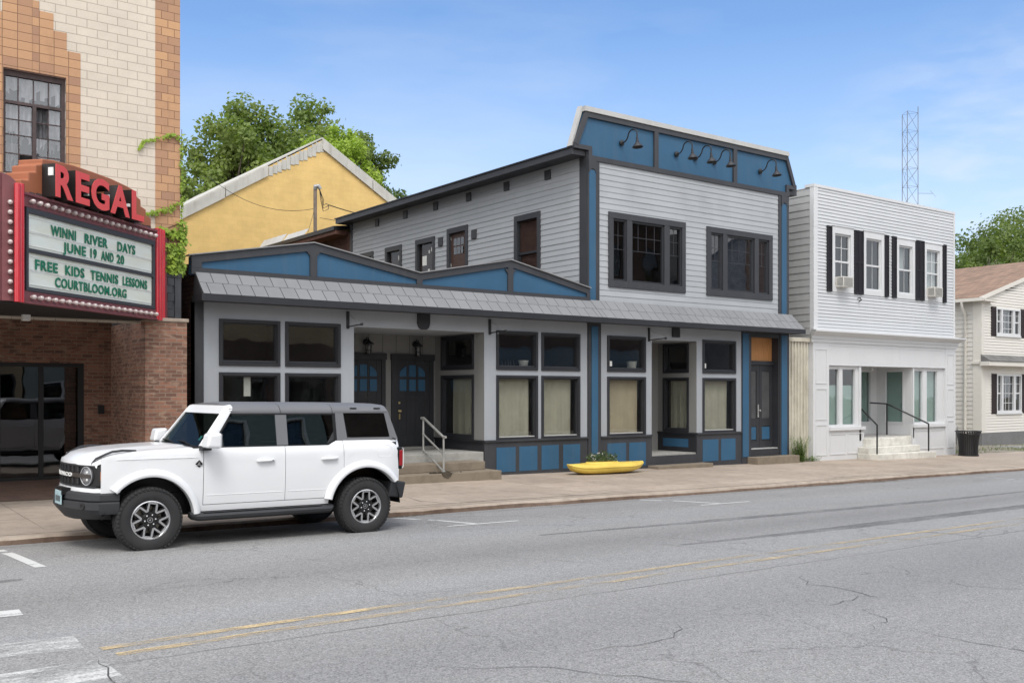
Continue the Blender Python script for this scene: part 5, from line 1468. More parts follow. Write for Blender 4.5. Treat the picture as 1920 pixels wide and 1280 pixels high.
# ground floor
G1, G2 = 28.14, 31.12
W3 = 20.25
wl = MB()
LH = [(26.43, 27.06, .80, 2.62), (27.19, 27.92, .80, 2.62)]; RH_ = [(31.22, 31.84, .80, 2.62), (32.04, 32.76, .80, 2.62)]
wl.wall(FRONT, 26.40, G1, .30, 2.71, LH, -.05, .12); wl.wall(FRONT, G2, 33.11, .30, 2.71, RH_, -.05, .12)
wl.wall(FRONT, 26.40, 33.11, 2.71, 3.42, (), .02, 0)
wl.poly([FRONT.p(26.40, 2.71, .02), FRONT.p(33.11, 2.71, .02), FRONT.p(33.11, 2.71, -1.3), FRONT.p(26.40, 2.71, -1.3)])
wl.build('front_wall', 'white_paint', wh, recalc=False)
for a, b in ((X0 - .05, 26.40), (33.11, X1 + .03)):
    mb = MB(); mb.boxf(FRONT, a, b, -.6, 3.42, -.25, .03)
    for z0, z1 in ((-.1, .86), (1.0, 1.98), (2.12, 3.2)):
        for p in ((a + .12, a + .15, z0, z1), (b - .15, b - .12, z0, z1), (a + .15, b - .15, z0, z0 + .03), (a + .15, b - .15, z1 - .03, z1)): mb.boxf(FRONT, *p, .03, .045)
    mb.build('pilaster', 'white_paint', wh)
for a, b in ((26.40, G1 + .16), (G2 - .02, 33.11)):
    mb = MB()
    mb.boxf(FRONT, a, b, -.6, .66, -.1, .0); mb.boxf(FRONT, a, b, .66, .76, -.1, .07)
    m_ = (a + b) / 2
    for u0, u1 in ((a + .08, m_ - .06), (m_ + .06, b - .08)):
        for p in ((u0, u0 + .03, -.1, .56), (u1 - .03, u1, -.1, .56), (u0 + .03, u1 - .03, -.1, -.07), (u0 + .03, u1 - .03, .53, .56)): mb.boxf(FRONT, *p, .0, .016)
    mb.build('plinth', 'white_paint', wh)
mb = MB(); mb.boxf(FRONT, 26.42, 33.09, 3.30, 3.325, .02, .028); mb.boxf(FRONT, 26.40, 33.11, 2.70, 2.72, .02, .03); mb.boxf(FRONT, 30.3, 30.308, 2.72, 3.3, .02, .024)
mb.boxf(FRONT, G1 - .1, G1, .3, 2.71, -.3, .0); mb.boxf(FRONT, G2 + .004, G2 + .08, .3, 2.71, -.3, .0); mb.build('trim', 'white_paint', wh)
for i, h in enumerate(LH + RH_):
    u0, u1, z0, z1 = h
    f = MB()
    for p in ((u0, u0 + .035, z0, z1), (u1 - .035, u1, z0, z1), (u0 + .035, u1 - .035, z0, z0 + .035), (u0 + .035, u1 - .035, z1 - .035, z1)): f.boxf(FRONT, *p, -.16, -.06)
    w_ = f.build('window', 'white_paint', wh)
    MB().boxf(FRONT, u0 + .03, u1 - .03, z0 + .03, z1 - .03, -.13, -.12).build('pane', 'house_glass', w_)
    MB().boxf(FRONT, u0 - .02, u1 + .02, z0, z0 + (1.28 if i < 2 else 1.78), -.21, -.2).build('privacy_film', 'green_film', w_)
room(26.4, 28.1, F + .26, F + 2, .3, 2.7, wh); room(31.42, 33.05, F + .26, F + 2, .3, 2.7, wh)
B3 = Fr((0, W3, 0), (1, 0, 0), (0, -1, 0))
BH = [(28.3, 29.2, .42, 2.6), (29.75, 30.80, .78, 2.62)]
RW = Fr((31.12, 0, 0), (0, 1, 0), (-1, 0, 0)); RWH = [(19.2, 19.96, .78, 2.62)]
wl = MB(); wl.wall(B3, 28.1, 31.12, .2, 2.75, BH, 0, .08); wl.wall(RW, F + .05, W3, .2, 2.75, RWH, 0, .08)
wl.poly([(28.1, F + .05, .2), (28.1, W3, .2), (28.1, W3, 2.75), (28.1, F + .05, 2.75)])
wl.build('recess_wall', 'white_paint', wh, recalc=False)
for i, (B3, h) in enumerate([(B3, q) for q in BH] + [(RW, q) for q in RWH]):
    u0, u1, z0, z1 = h; f = MB()
    for p in ((u0, u0 + .06, z0, z1), (u1 - .06, u1, z0, z1), (u0 + .06, u1 - .06, z0, z0 + .06), (u0 + .06, u1 - .06, z1 - .06, z1)): f.boxf(B3, *p, -.1, .01)
    w_ = f.build('window' if i else 'door', 'white_paint', wh)
    MB().boxf(B3, u0 + .05, u1 - .05, z0 + .05, z1 - .05, -.06, -.05).build('pane', 'house_glass', w_)
    MB().boxf(B3, u0, u1, z0, z1, -.16, -.15).build('privacy_film', 'green_film', w_)
MB().box(28.12, 31.1, F + .12, W3 + .05, -.1, .40).build('recess_floor', 'path_concrete', wh)
MB().boxf(FRONT, G1 + .17, G2 - .03, -.5, .39, -.12, -.05).build('recess_riser', 'white_step', wh)
MB().lathe((29.5, F + .5, 2.70), (0, 0, -1), [(.03, 0), (.03, .04), (.05, .06), (.035, .12), (0, .13)], 10).build('ceiling_bulb', 'lace', wh)
h_ = MB(); h_.tube([FRONT.p(27.93, 4.86, 0), FRONT.p(27.93, 4.88, .10), FRONT.p(27.96, 4.80, .13), FRONT.p(27.93, 4.76, .05)], .02, 6); tag(h_.build('wall_hook', 'black_metal', loc=(27.93, F, 4.8)), 'small dark hook on the white siding below the shuttered windows', 'hook')
# white building steps and its two black handrails
st = MB()
y_ = F
st.hexa([(28.0, 18.15, -.55), (31.35, 18.15, -.55), (31.35, F - .01, -.55), (27.9, F - .01, -.55), (28.0, 18.15, -.10), (31.35, 18.15, -.12), (31.35, F - .01, -.12), (27.9, F - .01, -.10)])
st.box(27.95, 30.9, 18.47, F - .012, -.11, .10)
st.box(28.2, 30.5, 18.72, F - .014, .10, .36)
st = st.build('white_steps', 'white_step', bevel=.02, loc=(29.5, 18.5, -.3)); tag(st, 'chipped white painted steps up to the recessed white shop entrance', 'steps')
def rail(lab, p0, p1, back):
    t_ = thing('black_handrail', lab, 'handrail', p0[:2] + (-.1,), 'black handrails of the white shop')
    m_ = MB(); m_.tube([p0, (p0[0], p0[1], p0[2] + .92)], .026, 8); m_.build('post', 'black_metal', t_, smooth=True, angle=60)
    m_ = MB(); m_.tube([p1, (p1[0], p1[1], 1.46)], .026, 8); m_.build('post', 'black_metal', t_, smooth=True, angle=60)
    m_ = MB(); m_.tube([(p0[0], p0[1], p0[2] + .92), (p1[0], p1[1], 1.46), (back, F + .9, 1.50)], .026, 8); m_.build('rail', 'black_metal', t_, smooth=True, angle=60)
rail('left black metal handrail on the white steps, ending at the bottom step', (28.05, 18.24, -.10), (28.35, F + .3, .42), 28.4)
rail('right black metal handrail on the white steps, bent toward the recessed entrance', (31.22, 18.36, -.12), (30.75, F + .75, .40), 30.0)
# window air conditioners
for x0, x1, lab in ((26.74, 27.28, 'beige window air conditioner in the leftmost upper window of the white shop'), (31.94, 32.48, 'white window air conditioner in the rightmost upper window, under the lace curtain')):
    t_ = thing('air_conditioner', lab, 'air conditioner', ((x0 + x1) / 2, F, 5.15), 'window air conditioners of the white shop')
    MB().boxf(FRONT, x0, x1, 5.15, 5.47, -.05, .30).build('casing', 'ac_plastic', t_, bevel=.015)
    m_ = MB(); m_.boxf(FRONT, x0 + .06, x1 - .05, 5.18, 5.44, .30, .306); 
    m_.build('rear_grille', 'ac_grille', t_)
    m_ = MB()
    for k in range(14): m_.boxf(FRONT, x0 + .06, x1 - .05, 5.185 + k * .018, 5.192 + k * .018, .306, .312)
    m_.build('grille_fin', 'ac_plastic', t_)
    m_ = MB()
    for k in range(7): m_.box(x0 - .004, x0 + .002, F - .30, F - .08, 5.2 + k * .035, 5.215 + k * .035)
    m_.build('side_louvre', 'ac_grille', t_)
# corrugated cream fence between the shops
fe = thing('corrugated_fence', 'dirty cream ribbed fence panel filling the gap beside the white shop', 'fence', (25.1, F + .15, -.2))
FE = Fr((0, F + .15, 0), (1, 0, 0), (0, -1, 0))
mb = MB(); n = 80; u0, u1 = 24.46, 25.62
def prof_(i):
    u = u0 + (u1 - u0) * i / n; k = ((u - u0) / .145) % 1
    return u, .05 if k < .45 else (.05 - .06 * (k - .45) / .12 if k < .57 else (-.01 if k < .88 else -.01 + .06 * (k - .88) / .12))
for i in range(n):
    a, da = prof_(i); b, db = prof_(i + 1); mb.poly([FE.p(a, -.5, da), FE.p(b, -.5, db), FE.p(b, 3.42, db), FE.p(a, 3.42, da)])
mb.build('panel', 'cream_wood', fe, recalc=False)
m_ = MB(); m_.boxf(FE, u0, u1, 3.40, 3.52, -.05, .09); m_.build('top_rail', 'cream_wood', fe)
MB().boxf(FE, u0, u1, -.4, 3.4, -.09, -.06).build('backing', 'cream_wood', fe)
# weeds at the fence
leafmat('weed_leaf', (.11, .19, .04), (.20, .29, .08), (.14, .21, .06), .3, 6)
def weed(x, y, h, n, seed, lab, spread=.2):
    r = random.Random(seed); z0 = gz(x, y)
    t_ = thing('weed', lab, 'weed', (x, y, z0), 'weeds at the foot of the buildings')
    mb = MB(); sm = MB()
    for s_ in range(n):
        bx, by = x + r.gauss(0, spread * .45), y + r.gauss(0, spread * .25); hh = h * r.uniform(.45, 1.05); lx, ly = r.gauss(0, spread * .7), r.gauss(0, spread * .4) - .03
        pth = [(bx + lx * k * k, by + ly * k * k, z0 - .02 + hh * k) for k in (0, .25, .5, .75, 1)]
        sm.tube(pth, .0035, 4)
        for q in range(int(26 * hh / .5) + 6):
            k = r.uniform(.08, 1) ; p = Vector((bx + lx * k * k, by + ly * k * k, z0 + hh * k))
            a = r.uniform(0, 6.283); d1 = Vector((math.cos(a), math.sin(a), r.uniform(-.2, .8))).normalized(); d2 = d1.cross(Vector((0, 0, 1))).normalized(); l = r.uniform(.045, .10) * (1.2 - .6 * k)
            mb.poly([p, p + d1 * l * .5 + d2 * l * .18, p + d1 * l, p + d1 * l * .5 - d2 * l * .18])
    mb.build('foliage', 'weed_leaf', t_, recalc=False); sm.build('stem', 'weed_leaf', t_)
weed(24.80, F - .14, .78, 60, 3, 'tall leafy weed growing at the left foot of the cream ribbed fence', .26)
weed(25.25, F - .06, .22, 14, 4, 'small weed tuft in the middle of the cream ribbed fence foot', .3)
weed(25.6, F - .08, .14, 8, 5, 'low grass tuft at the left corner of the white shop', .25)
weed(34.1, F + .3, .22, 10, 6, 'low weed tuft by the wire fence behind the bin', .3)
weed(42.9, 20.0, .3, 12, 7, 'weed tuft on the verge before the cream house', .4)
# litter bin
bx, by = 33.38, 18.15; bz = gz(bx, by)
paint('bin_liner', (.06, .06, .06), .7, .2, 4)
bn = thing('litter_bin', 'black slatted metal litter bin standing at the end of the white shop', 'bin', (bx, by, bz))
m_ = MB()
for k in range(30):
    a = 2 * math.pi * k / 30; c_, s_ = math.cos(a), math.sin(a); w2 = .019
    ring = [(.31, .05), (.315, .3), (.335, .55), (.37, .75), (.42, .86)]
    for (ra, za), (rb, zb) in zip(ring, ring[1:]):
        P = lambda r_, z_, o_: (bx + r_ * c_ - o_ * s_, by + r_ * s_ + o_ * c_, bz + z_)
        m_.add([P(ra, za, -w2), P(ra, za, w2), P(rb, zb, w2), P(rb, zb, -w2), P(ra - .012, za, -w2), P(ra - .012, za, w2), P(rb - .012, zb, w2), P(rb - .012, zb, -w2)], [(0, 1, 2, 3), (4, 7, 6, 5), (0, 3, 7, 4), (1, 5, 6, 2)])
m_.build('slat', 'black_metal', bn)
MB().lathe((bx, by, bz), (0, 0, 1), [(.30, 0), (.335, .0), (.335, .06), (.30, .06)], 30).build('base_ring', 'black_metal', bn)
m_ = MB(); 
for z_, r_ in ((.86, .425), (.76, .375)): m_.tube([(bx + r_ * math.cos(6.2832 * k / 32), by + r_ * math.sin(6.2832 * k / 32), bz + z_) for k in range(33)], .016, 6, caps=False)
m_.build('top_ring', 'black_metal', bn, smooth=True)
MB().lathe((bx, by, bz + .02), (0, 0, 1), [(0, 0), (.285, 0), (.29, .5), (.31, .74), (.30, .74), (.27, .05)], 28).build('liner', 'bin_liner', bn, smooth=True, angle=50)
# chain link fence stub and the wooden stair rail behind the bin
cf = thing('wire_fence', 'rusty chain link fence stub between the white shop and the bin', 'fence', (34.4, 19.6, -.4))
m_ = MB()
for k in range(-10, 26):
    for sg in (-1, 1):
        a, b = (k * .085, 0), (k * .085 + sg * .95, .95)
        def clip(p, q):
            (x0_, z0_), (x1_, z1_) = p, q; t0, t1 = 0, 1
            for lo_, hi_, c0, dc in ((0, 1.3, x0_, x1_ - x0_),):
                ta, tb = (lo_ - c0) / dc, (hi_ - c0) / dc
                t0, t1 = max(t0, min(ta, tb)), min(t1, max(ta, tb))
            return None if t0 >= t1 else [(x0_ + (x1_ - x0_) * t_, z0_ + (z1_ - z0_) * t_) for t_ in (t0, t1)]
        c_ = clip(a, b)
        if c_: m_.tube([(33.8 + u, 19.5, -.42 + v_) for u, v_ in c_], .004, 3)
m_.build('wire_mesh', 'steel_rust', cf, recalc=False)
m_ = MB(); m_.tube([(35.1, 19.5, -.5), (35.1, 19.5, .6)], .025, 8); m_.tube([(33.8, 19.5, .54), (35.1, 19.5, .54)], .018, 6); m_.build('post', 'steel_rail', cf)
paint('old_wood', (.17, .105, .07), .8, .2, 5)
sr = thing('wooden_stair_rail', 'brown wooden stair rail going up behind the white shop by the downpipe', 'stair rail', (38.3, 21.6, -.5))
m_ = MB()
for dz in (0, -.50): m_.hexa([(35.9, 21.5, 1.63 + dz), (38.3, 21.5, .40 + dz), (38.3, 21.6, .40 + dz), (35.9, 21.6, 1.63 + dz), (35.9, 21.5, 1.75 + dz), (38.3, 21.5, .52 + dz), (38.3, 21.6, .52 + dz), (35.9, 21.6, 1.75 + dz)])
m_.build('rail', 'old_wood', sr); MB().box(38.22, 38.36, 21.48, 21.62, -.6, .55).build('post', 'old_wood', sr)
mb = MB()
for k in range(8): mb.box(36.3 + k * .25, 36.6 + k * .25, 21.6, 22.6, .85 - k * .19, .9 - k * .19)
mb.build('tread', 'old_wood', sr)

# ================================================================ cream house
paint('siding_cream', (.69, .66, .605), .6, .03, .6, .04, dirt=.08, dirtcol=(.5, .47, .42))
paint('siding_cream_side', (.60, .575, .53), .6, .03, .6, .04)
paint('trim_cream', (.66, .63, .57), .55, .03, .6)
paint('brown_shutter', (.045, .036, .037), .85, .1, spec=.15)
def asphalt_shingle(name, c1, c2, axes):
    brick(name, c1, c2, mul(c1, .55), .30, .14, axes, .008, .25, bump=.3)
asphalt_shingle('roof_brown', (.31, .205, .145), (.24, .165, .12), 'yz')
asphalt_shingle('roof_grey', (.20, .195, .185), (.16, .155, .15), 'xz')
HY = 22.5; HX = 42.46
CF = Fr((0, HY, 0), (1, 0, 0), (0, -1, 0)); CS = Fr((HX, 0, 0), (0, 1, 0), (-1, 0, 0))
ch = thing('cream_house', 'cream clapboard house with brown shingled gable roof and dark shutters', 'house', (46, HY, -.5))
PEAK = (50.5, 8.3); EV = 6.03
topf = lambda u: EV - .10 + (PEAK[1] - EV + .14) * (1 - abs(u - PEAK[0]) / (PEAK[0] - HX + .38))
WU = (43.68, 45.84, 4.42, 5.62); WLo = (43.72, 45.95, .95, 2.66)
mb = MB(); mb.siding(CF, HX + .12, PEAK[0], 3.35, 8.38, .125, [WU], lip=.022, top=topf); mb.siding(CF, PEAK[0], 58.4, 3.35, 8.38, .125, [], lip=.022, top=topf); mb.siding(CF, HX + .3, 58.4, .08, 3.2, .125, [WLo], lip=.022)
mb.build('front_siding', 'siding_cream', ch, recalc=False)
mb = MB(); mb.siding(CS, HY + .12, 36, .08, EV - .1, .2, lip=.02); mb.build('side_siding', 'siding_cream_side', ch, recalc=False)
mb = MB(); mb.boxf(CF, HX - .03, HX + .13, 3.3, EV - .05, -.2, .03); mb.boxf(CS, HY - .026, HY + .36, .08, EV - .085, -.02, .036); mb.boxf(CF, HX - .02, HX + .3, .08, 3.2, -.2, .03)
mb.build('corner_board', 'trim_cream', ch)
MB().box(HX - .02, 58.4, HY - .04, 36, -1.1, .08).build('foundation', 'foundation', ch)
MB().box(HX + .3, 58.3, HY + .6, HY + .65, -.5, EV).box(58.2, 58.4, HY, 36, -1, EV).build('inner_wall', 'room_dark', ch)
rf = MB()
for sg in (-1, 1):
    ex = PEAK[0] + sg * (PEAK[0] - HX + .38); ez = EV - .12
    v = [(ex, HY - .10, ez), (PEAK[0], HY - .10, PEAK[1] + .02), (PEAK[0], 36.5, PEAK[1] + .02), (ex, 36.5, ez)]
    rf.add(v + [(a, b, c + .09) for a, b, c in v], [(3, 2, 1, 0), (4, 5, 6, 7), (0, 1, 5, 4), (1, 2, 6, 5), (2, 3, 7, 6), (3, 0, 4, 7)])
rf.build('roof', 'roof_brown', ch)
m_ = MB()
for sg in (-1, 1):
    ex = PEAK[0] + sg * (PEAK[0] - HX + .38); ez = EV - .12
    m_.prismf(Fr((0, HY - .10, 0), (1, 0, 0), (0, -1, 0)), [(ex, ez - .10), (PEAK[0], PEAK[1] - .10), (PEAK[0], PEAK[1] + .08), (ex, ez + .08)], -.03, .03)
m_.box(HX - .42, HX - .30, HY - .3, 36.4, EV - .2, EV - .06); m_.box(HX - .30, HX + .0, HY - .09, 36, EV - .17, EV - .13)
m_.box(HX - .35, HX + .75, HY - .30, HY, EV - .20, EV - .14)
m_.build('gutter', 'trim_cream', ch)
m_ = MB(); m_.tube([(HX - .36, 23.2, EV - .2), (HX - .34, 23.2, EV - .42), (HX - .07, 23.2, EV - .75), (HX - .07, 23.2, 0)], .065, 8); m_.build('downpipe', 'trim_cream', ch, smooth=True)
def house_win(h, parent, xs):
    u0, u1, z0, z1 = h; f = MB(); fw = .07
    f.boxf(CF, u0, u0 + fw, z0, z1, -.08, .05); f.boxf(CF, u1 - fw, u1, z0, z1, -.08, .05); f.boxf(CF, u0 + fw, u1 - fw, z1 - .07, z1, -.08, .05); f.boxf(CF, u0 + fw, u1 - fw, z0, z0 + .09, -.08, .05); f.boxf(CF, u0 - .03, u1 + .03, z0 - .08, z0, -.08, .07)
    for a, b in xs: f.boxf(CF, a, b, z0 + .09, z1 - .07, -.08, .045)
    w_ = f.build('window', 'white_paint', ch)
    MB().boxf(CF, u0 + .05, u1 - .05, z0 + .07, z1 - .05, -.05, -.042).build('pane', 'upper_glass_lit', w_)
    g = MB()
    a, b = xs[0][1], xs[1][0]
    for k in (1, 2): g.boxf(CF, a + (b - a) * k / 3 - .01, a + (b - a) * k / 3 + .01, z0 + .1, z1 - .08, -.042, -.03)
    for k in (1, 2, 3): g.boxf(CF, a, b, z0 + (z1 - z0) * k / 4 - .01, z0 + (z1 - z0) * k / 4 + .01, -.042, -.031)
    zm = (z0 + z1) / 2
    for p, q in ((u0 + fw, xs[0][0]), (xs[1][1], u1 - fw)):
        g.boxf(CF, p, q, zm - .025, zm + .03, -.042, -.02); g.boxf(CF, (p + q) / 2 - .008, (p + q) / 2 + .008, zm, z1 - .08, -.042, -.03); g.boxf(CF, p, q, (zm + z1) / 2 - .008, (zm + z1) / 2 + .008, -.042, -.031)
    g.build('glazing_bar', 'white_paint', w_)
    room(u0, u1, HY + .1, HY + .5, z0, z1, ch)
house_win(WU, ch, ((44.12, 44.26), (45.18, 45.32))); house_win(WLo, ch, ((44.16, 44.30), (45.25, 45.40)))
for u0, u1, z0, z1 in ((43.26, 43.66, 4.35, 5.66), (45.88, 46.28, 4.35, 5.66), (43.3, 43.70, .9, 2.68), (45.98, 46.4, .9, 2.68)):
    s_ = MB(); s_.boxf(CF, u0, u1, z0, z1, 0, .03)
    n = int((z1 - z0) / .06)
    for k in range(n):
        zz = z0 + .05 + (z1 - z0 - .1) * k / n; s_.add([CF.p(u0 + .05, zz, .05), CF.p(u1 - .05, zz, .05), CF.p(u1 - .05, zz + .055, .031), CF.p(u0 + .05, zz + .055, .031)], [(0, 1, 2, 3)])
    for p in ((u0, u0 + .05, z0, z1), (u1 - .05, u1, z0, z1)): s_.boxf(CF, *p, .03, .055)
    s_.build('shutter', 'brown_shutter', ch)
# small pent roof between the storeys
m_ = MB(); a, b = HX - .05, 58.4
m_.hexa([(a, HY - .42, 3.20), (b, HY - .42, 3.20), (b, HY, 3.20), (a, HY, 3.20), (a + .0, HY - .42, 3.24), (b, HY - .42, 3.24), (b, HY - .0, 3.52), (a, HY - .0, 3.52)])
m_.build('pent_roof', 'roof_grey', ch)
m_ = MB(); m_.boxf(CF, HX - .1, 58.4, 3.02, 3.2, -.02, .40); m_.boxf(CS, HY - .0, HY + .4, 3.1, 3.22, 0, .1); m_.build('pent_fascia', 'trim_cream', ch)
# grey roofed block behind the house
fb = thing('far_flat_roof_building', 'long low building with pale grey roof edge behind the cream house', 'building', (62, 28, 0))
FB = Fr((0, 28, 0), (1, 0, 0), (0, -1, 0))
MB().prismf(FB, [(47, -1), (72, -1), (72, 9.95), (47, 7.35)], -14, 0).build('wall', 'stucco_grey', fb)
MB().prismf(FB, [(46.6, 7.45), (72.3, 10.13), (72.3, 10.42), (46.6, 7.74)], -14.5, .5).build('roof_edge', 'cap_metal', fb)
# ================================================================ yellow gabled building, brick annexe, mast
brick('yellow_block', (.73, .505, .20), (.70, .48, .185), (.66, .45, .17), .41, .205, 'xz', .006, .12, bump=.18)
paint('rake_board', (.50, .485, .44), .8, .12, 1.5, dirt=.6, dirtcol=(.27, .24, .20))
brick('brick_rear', (.14, .07, .055), (.10, .05, .045), (.06, .045, .04), .22, .075, 'yz', .008, .3)
YY = 40.0
YF = Fr((0, YY, 0), (1, 0, 0), (0, -1, 0))
yb = thing('yellow_block_building', 'yellow painted block building with a steep gable behind the low shop', 'building', (19.4, YY, 0))
ax, az = 19.45, 12.95; sl = .60
MB().prismf(YF, [(5, -.5), (32, -.5), (32, az - sl * (32 - ax)), (ax, az), (5, az - sl * (ax - 5))], -18, 0).build('wall', 'yellow_block', yb)
m_ = MB()
def rk(x0, x1, wd, d):
    f_ = lambda x: az - sl * abs(x - ax) + .05
    m_.prismf(YF, [(x0, f_(x0) - wd), (x1, f_(x1) - wd), (x1, f_(x1)), (x0, f_(x0))], -.05, d)
rk(5, 15.02, .46, .10); rk(15.06, 16.9, .44, .095); rk(ax, 21.9, .46, .10); rk(21.94, 25, .46, .095)
m_.build('rake_board', 'rake_board', yb)
m_ = MB(); rr = random.Random(77)      # broken block course where the left board has fallen
x = 16.95
while x < ax - .05:
    f_ = az - sl * (ax - x)
    m_.boxf(YF, x, x + .19, f_ - .42 + rr.uniform(-.06, .06), f_ + .03 + rr.uniform(-.05, .03), -.3, .02 + rr.uniform(0, .015)); x += .2
m_.build('broken_coping', 'rake_board', yb)
m_ = MB()
for sg in (-1, 1):
    ex = ax + sg * 13; v = [(ex, YY - .0, az - sl * 13 + .03), (ax, YY - .0, az + .06), (ax, YY + 18.3, az + .06), (ex, YY + 18.3, az - sl * 13 + .03)]
    m_.hexa(v + [(a, b, c + .07) for a, b, c in v])
m_.build('roof', 'rake_board', yb)
# brick annexe at the back of the two-storey shop
an = thing('brick_annexe', 'dark brick annexe with rusty eaves behind the two-storey shop', 'annexe', (18, 35, 0))
MB().box(16.52, 23, 31.7, 38.6, -.5, 7.55).build('wall', 'brick_rear', an)
m_ = MB(); m_.hexa([(15.95, 31.9, 7.60), (23.5, 31.9, 8.6), (23.5, 39, 8.6), (15.95, 39, 7.60), (15.95, 31.9, 7.74), (23.5, 31.9, 8.74), (23.5, 39, 8.74), (15.95, 39, 7.74)]); m_.build('roof', 'trim_black', an)
paint('rusty', (.13, .06, .045), .8, .3, 5)
MB().box(16.0, 16.5, 31.9, 38.9, 7.46, 7.595).build('eave_board', 'rusty', an)
m_ = MB()
for (y0, y1, z0, z1) in ((36.6, 38.9, 7.74, 8.12), (34.6, 36.5, 7.74, 8.06)):
    n = 10
    for k in range(n):
        a, b = y0 + (y1 - y0) * k / n, y0 + (y1 - y0) * (k + 1) / n
        m_.poly([(16.05 + .04 * (k % 2), a, z0), (16.05 + .04 * ((k + 1) % 2), b, z0), (16.3 + .05 * ((k + 1) % 2), b, z1), (16.3 + .05 * (k % 2), a, z1)])
m_.build('metal_flashing', 'cap_metal', an, recalc=False)
paint('old_pole', (.20, .16, .13), .85, .25, 6)
ms = thing('service_mast', 'weathered electric service mast with hooked cap rising from the annexe roof', 'mast', (17.2, 36, 8))
m_ = MB(); m_.tube([(17.2, 36, 7.6), (17.2, 36, 9.86)], .07, 10); m_.build('pole', 'old_pole', ms, smooth=True)
m_ = MB(); m_.tube([(17.2, 36, 9.84), (17.2, 35.97, 9.96), (17.3, 35.9, 9.98), (17.36, 35.88, 9.86)], [.08, .10, .09, .07], 10); m_.build('weather_head', 'steel_rail', ms, smooth=True)
m_ = MB()
for k in range(3): m_.tube([(17.33, 35.9, 9.88), (17.38 + .06 * k, 35.88, 9.45), (17.5, 35.9, 9.0 + .12 * k), (17.72 - .05 * k, 35.9, 9.12 + .1 * k), (17.74, 35.9, 9.28)], .014, 5)
m_.build('drip_loop', 'black_metal', ms)
def wire(a, b, sag, r_=.012, n=14): return [(a[0] + (b[0] - a[0]) * k / n, a[1] + (b[1] - a[1]) * k / n, a[2] + (b[2] - a[2]) * k / n - sag * 4 * (k / n) * (1 - k / n)) for k in range(n + 1)]
for (a, b, sag, r_, lab) in (((17.74, 35.9, 9.28), (23.5, 36.5, 9.3), .25, .020, 'thick black wire from the mast to the right over the grey roof'), ((17.2, 36, 9.1), (14.2, 39.6, 10.6), .55, .010, 'thin sagging wire from the mast to the yellow gable'), ((17.4, 36, 8.75), (23, 34, 8.4), .1, .010, 'thin lower wire from the mast toward the grey roof'), ((17.15, 36, 9.0), (16.4, 35, 7.9), .02, .008, 'thin guy wire beside the mast foot')):
    m_ = MB(); m_.tube(wire(a, b, sag), r_, 5); tag(m_.build('overhead_wire', 'black_metal', loc=a), lab, 'wire')

# ================================================================ lattice tower
paint('tower_steel', (.15, .15, .15), .6, .1)
tw_ = thing('lattice_tower', 'thin steel lattice radio tower rising behind the white shop', 'tower', (73.7, 45, 5))
tb, tt, hw_ = 5.0, 24.4, .56
cs = [(73.66 + hw_ * math.cos(a) * 1.25, 45 + hw_ * math.sin(a) * 1.25) for a in (R(200), R(320), R(80))]
m_ = MB()
for x, y in cs: m_.tube([(x, y, tb), (x, y, tt)], .028, 5)
m_.build('leg', 'tower_steel', tw_)
m_ = MB(); nb = 13
for k in range(nb):
    z0, z1 = tb + (tt - tb) * k / nb, tb + (tt - tb) * (k + 1) / nb
    for i in range(3):
        a, b = cs[i], cs[(i + 1) % 3]
        m_.tube([(*a, z1), (*b, z0)], .015, 4); m_.tube([(*a, z1), (*b, z1)], .010, 4)
        if k % 2: m_.tube([(*a, z0), (*b, z1)], .008, 4)
m_.build('brace', 'tower_steel', tw_)
m_ = MB(); m_.tube([(cs[1][0], cs[1][1], tt), (cs[1][0], cs[1][1], tt + .5)], .03, 5)
for z_, l in ((17.9, 1.1),): m_.tube([(cs[1][0], cs[1][1], z_), (cs[1][0] + l, cs[1][1] - .6, z_ + .02)], .014, 4); m_.tube([(cs[1][0] + l, cs[1][1] - .9, z_ - .3), (cs[1][0] + l, cs[1][1] - .4, z_ + .3)], .012, 4)
m_.build('antenna', 'tower_steel', tw_)

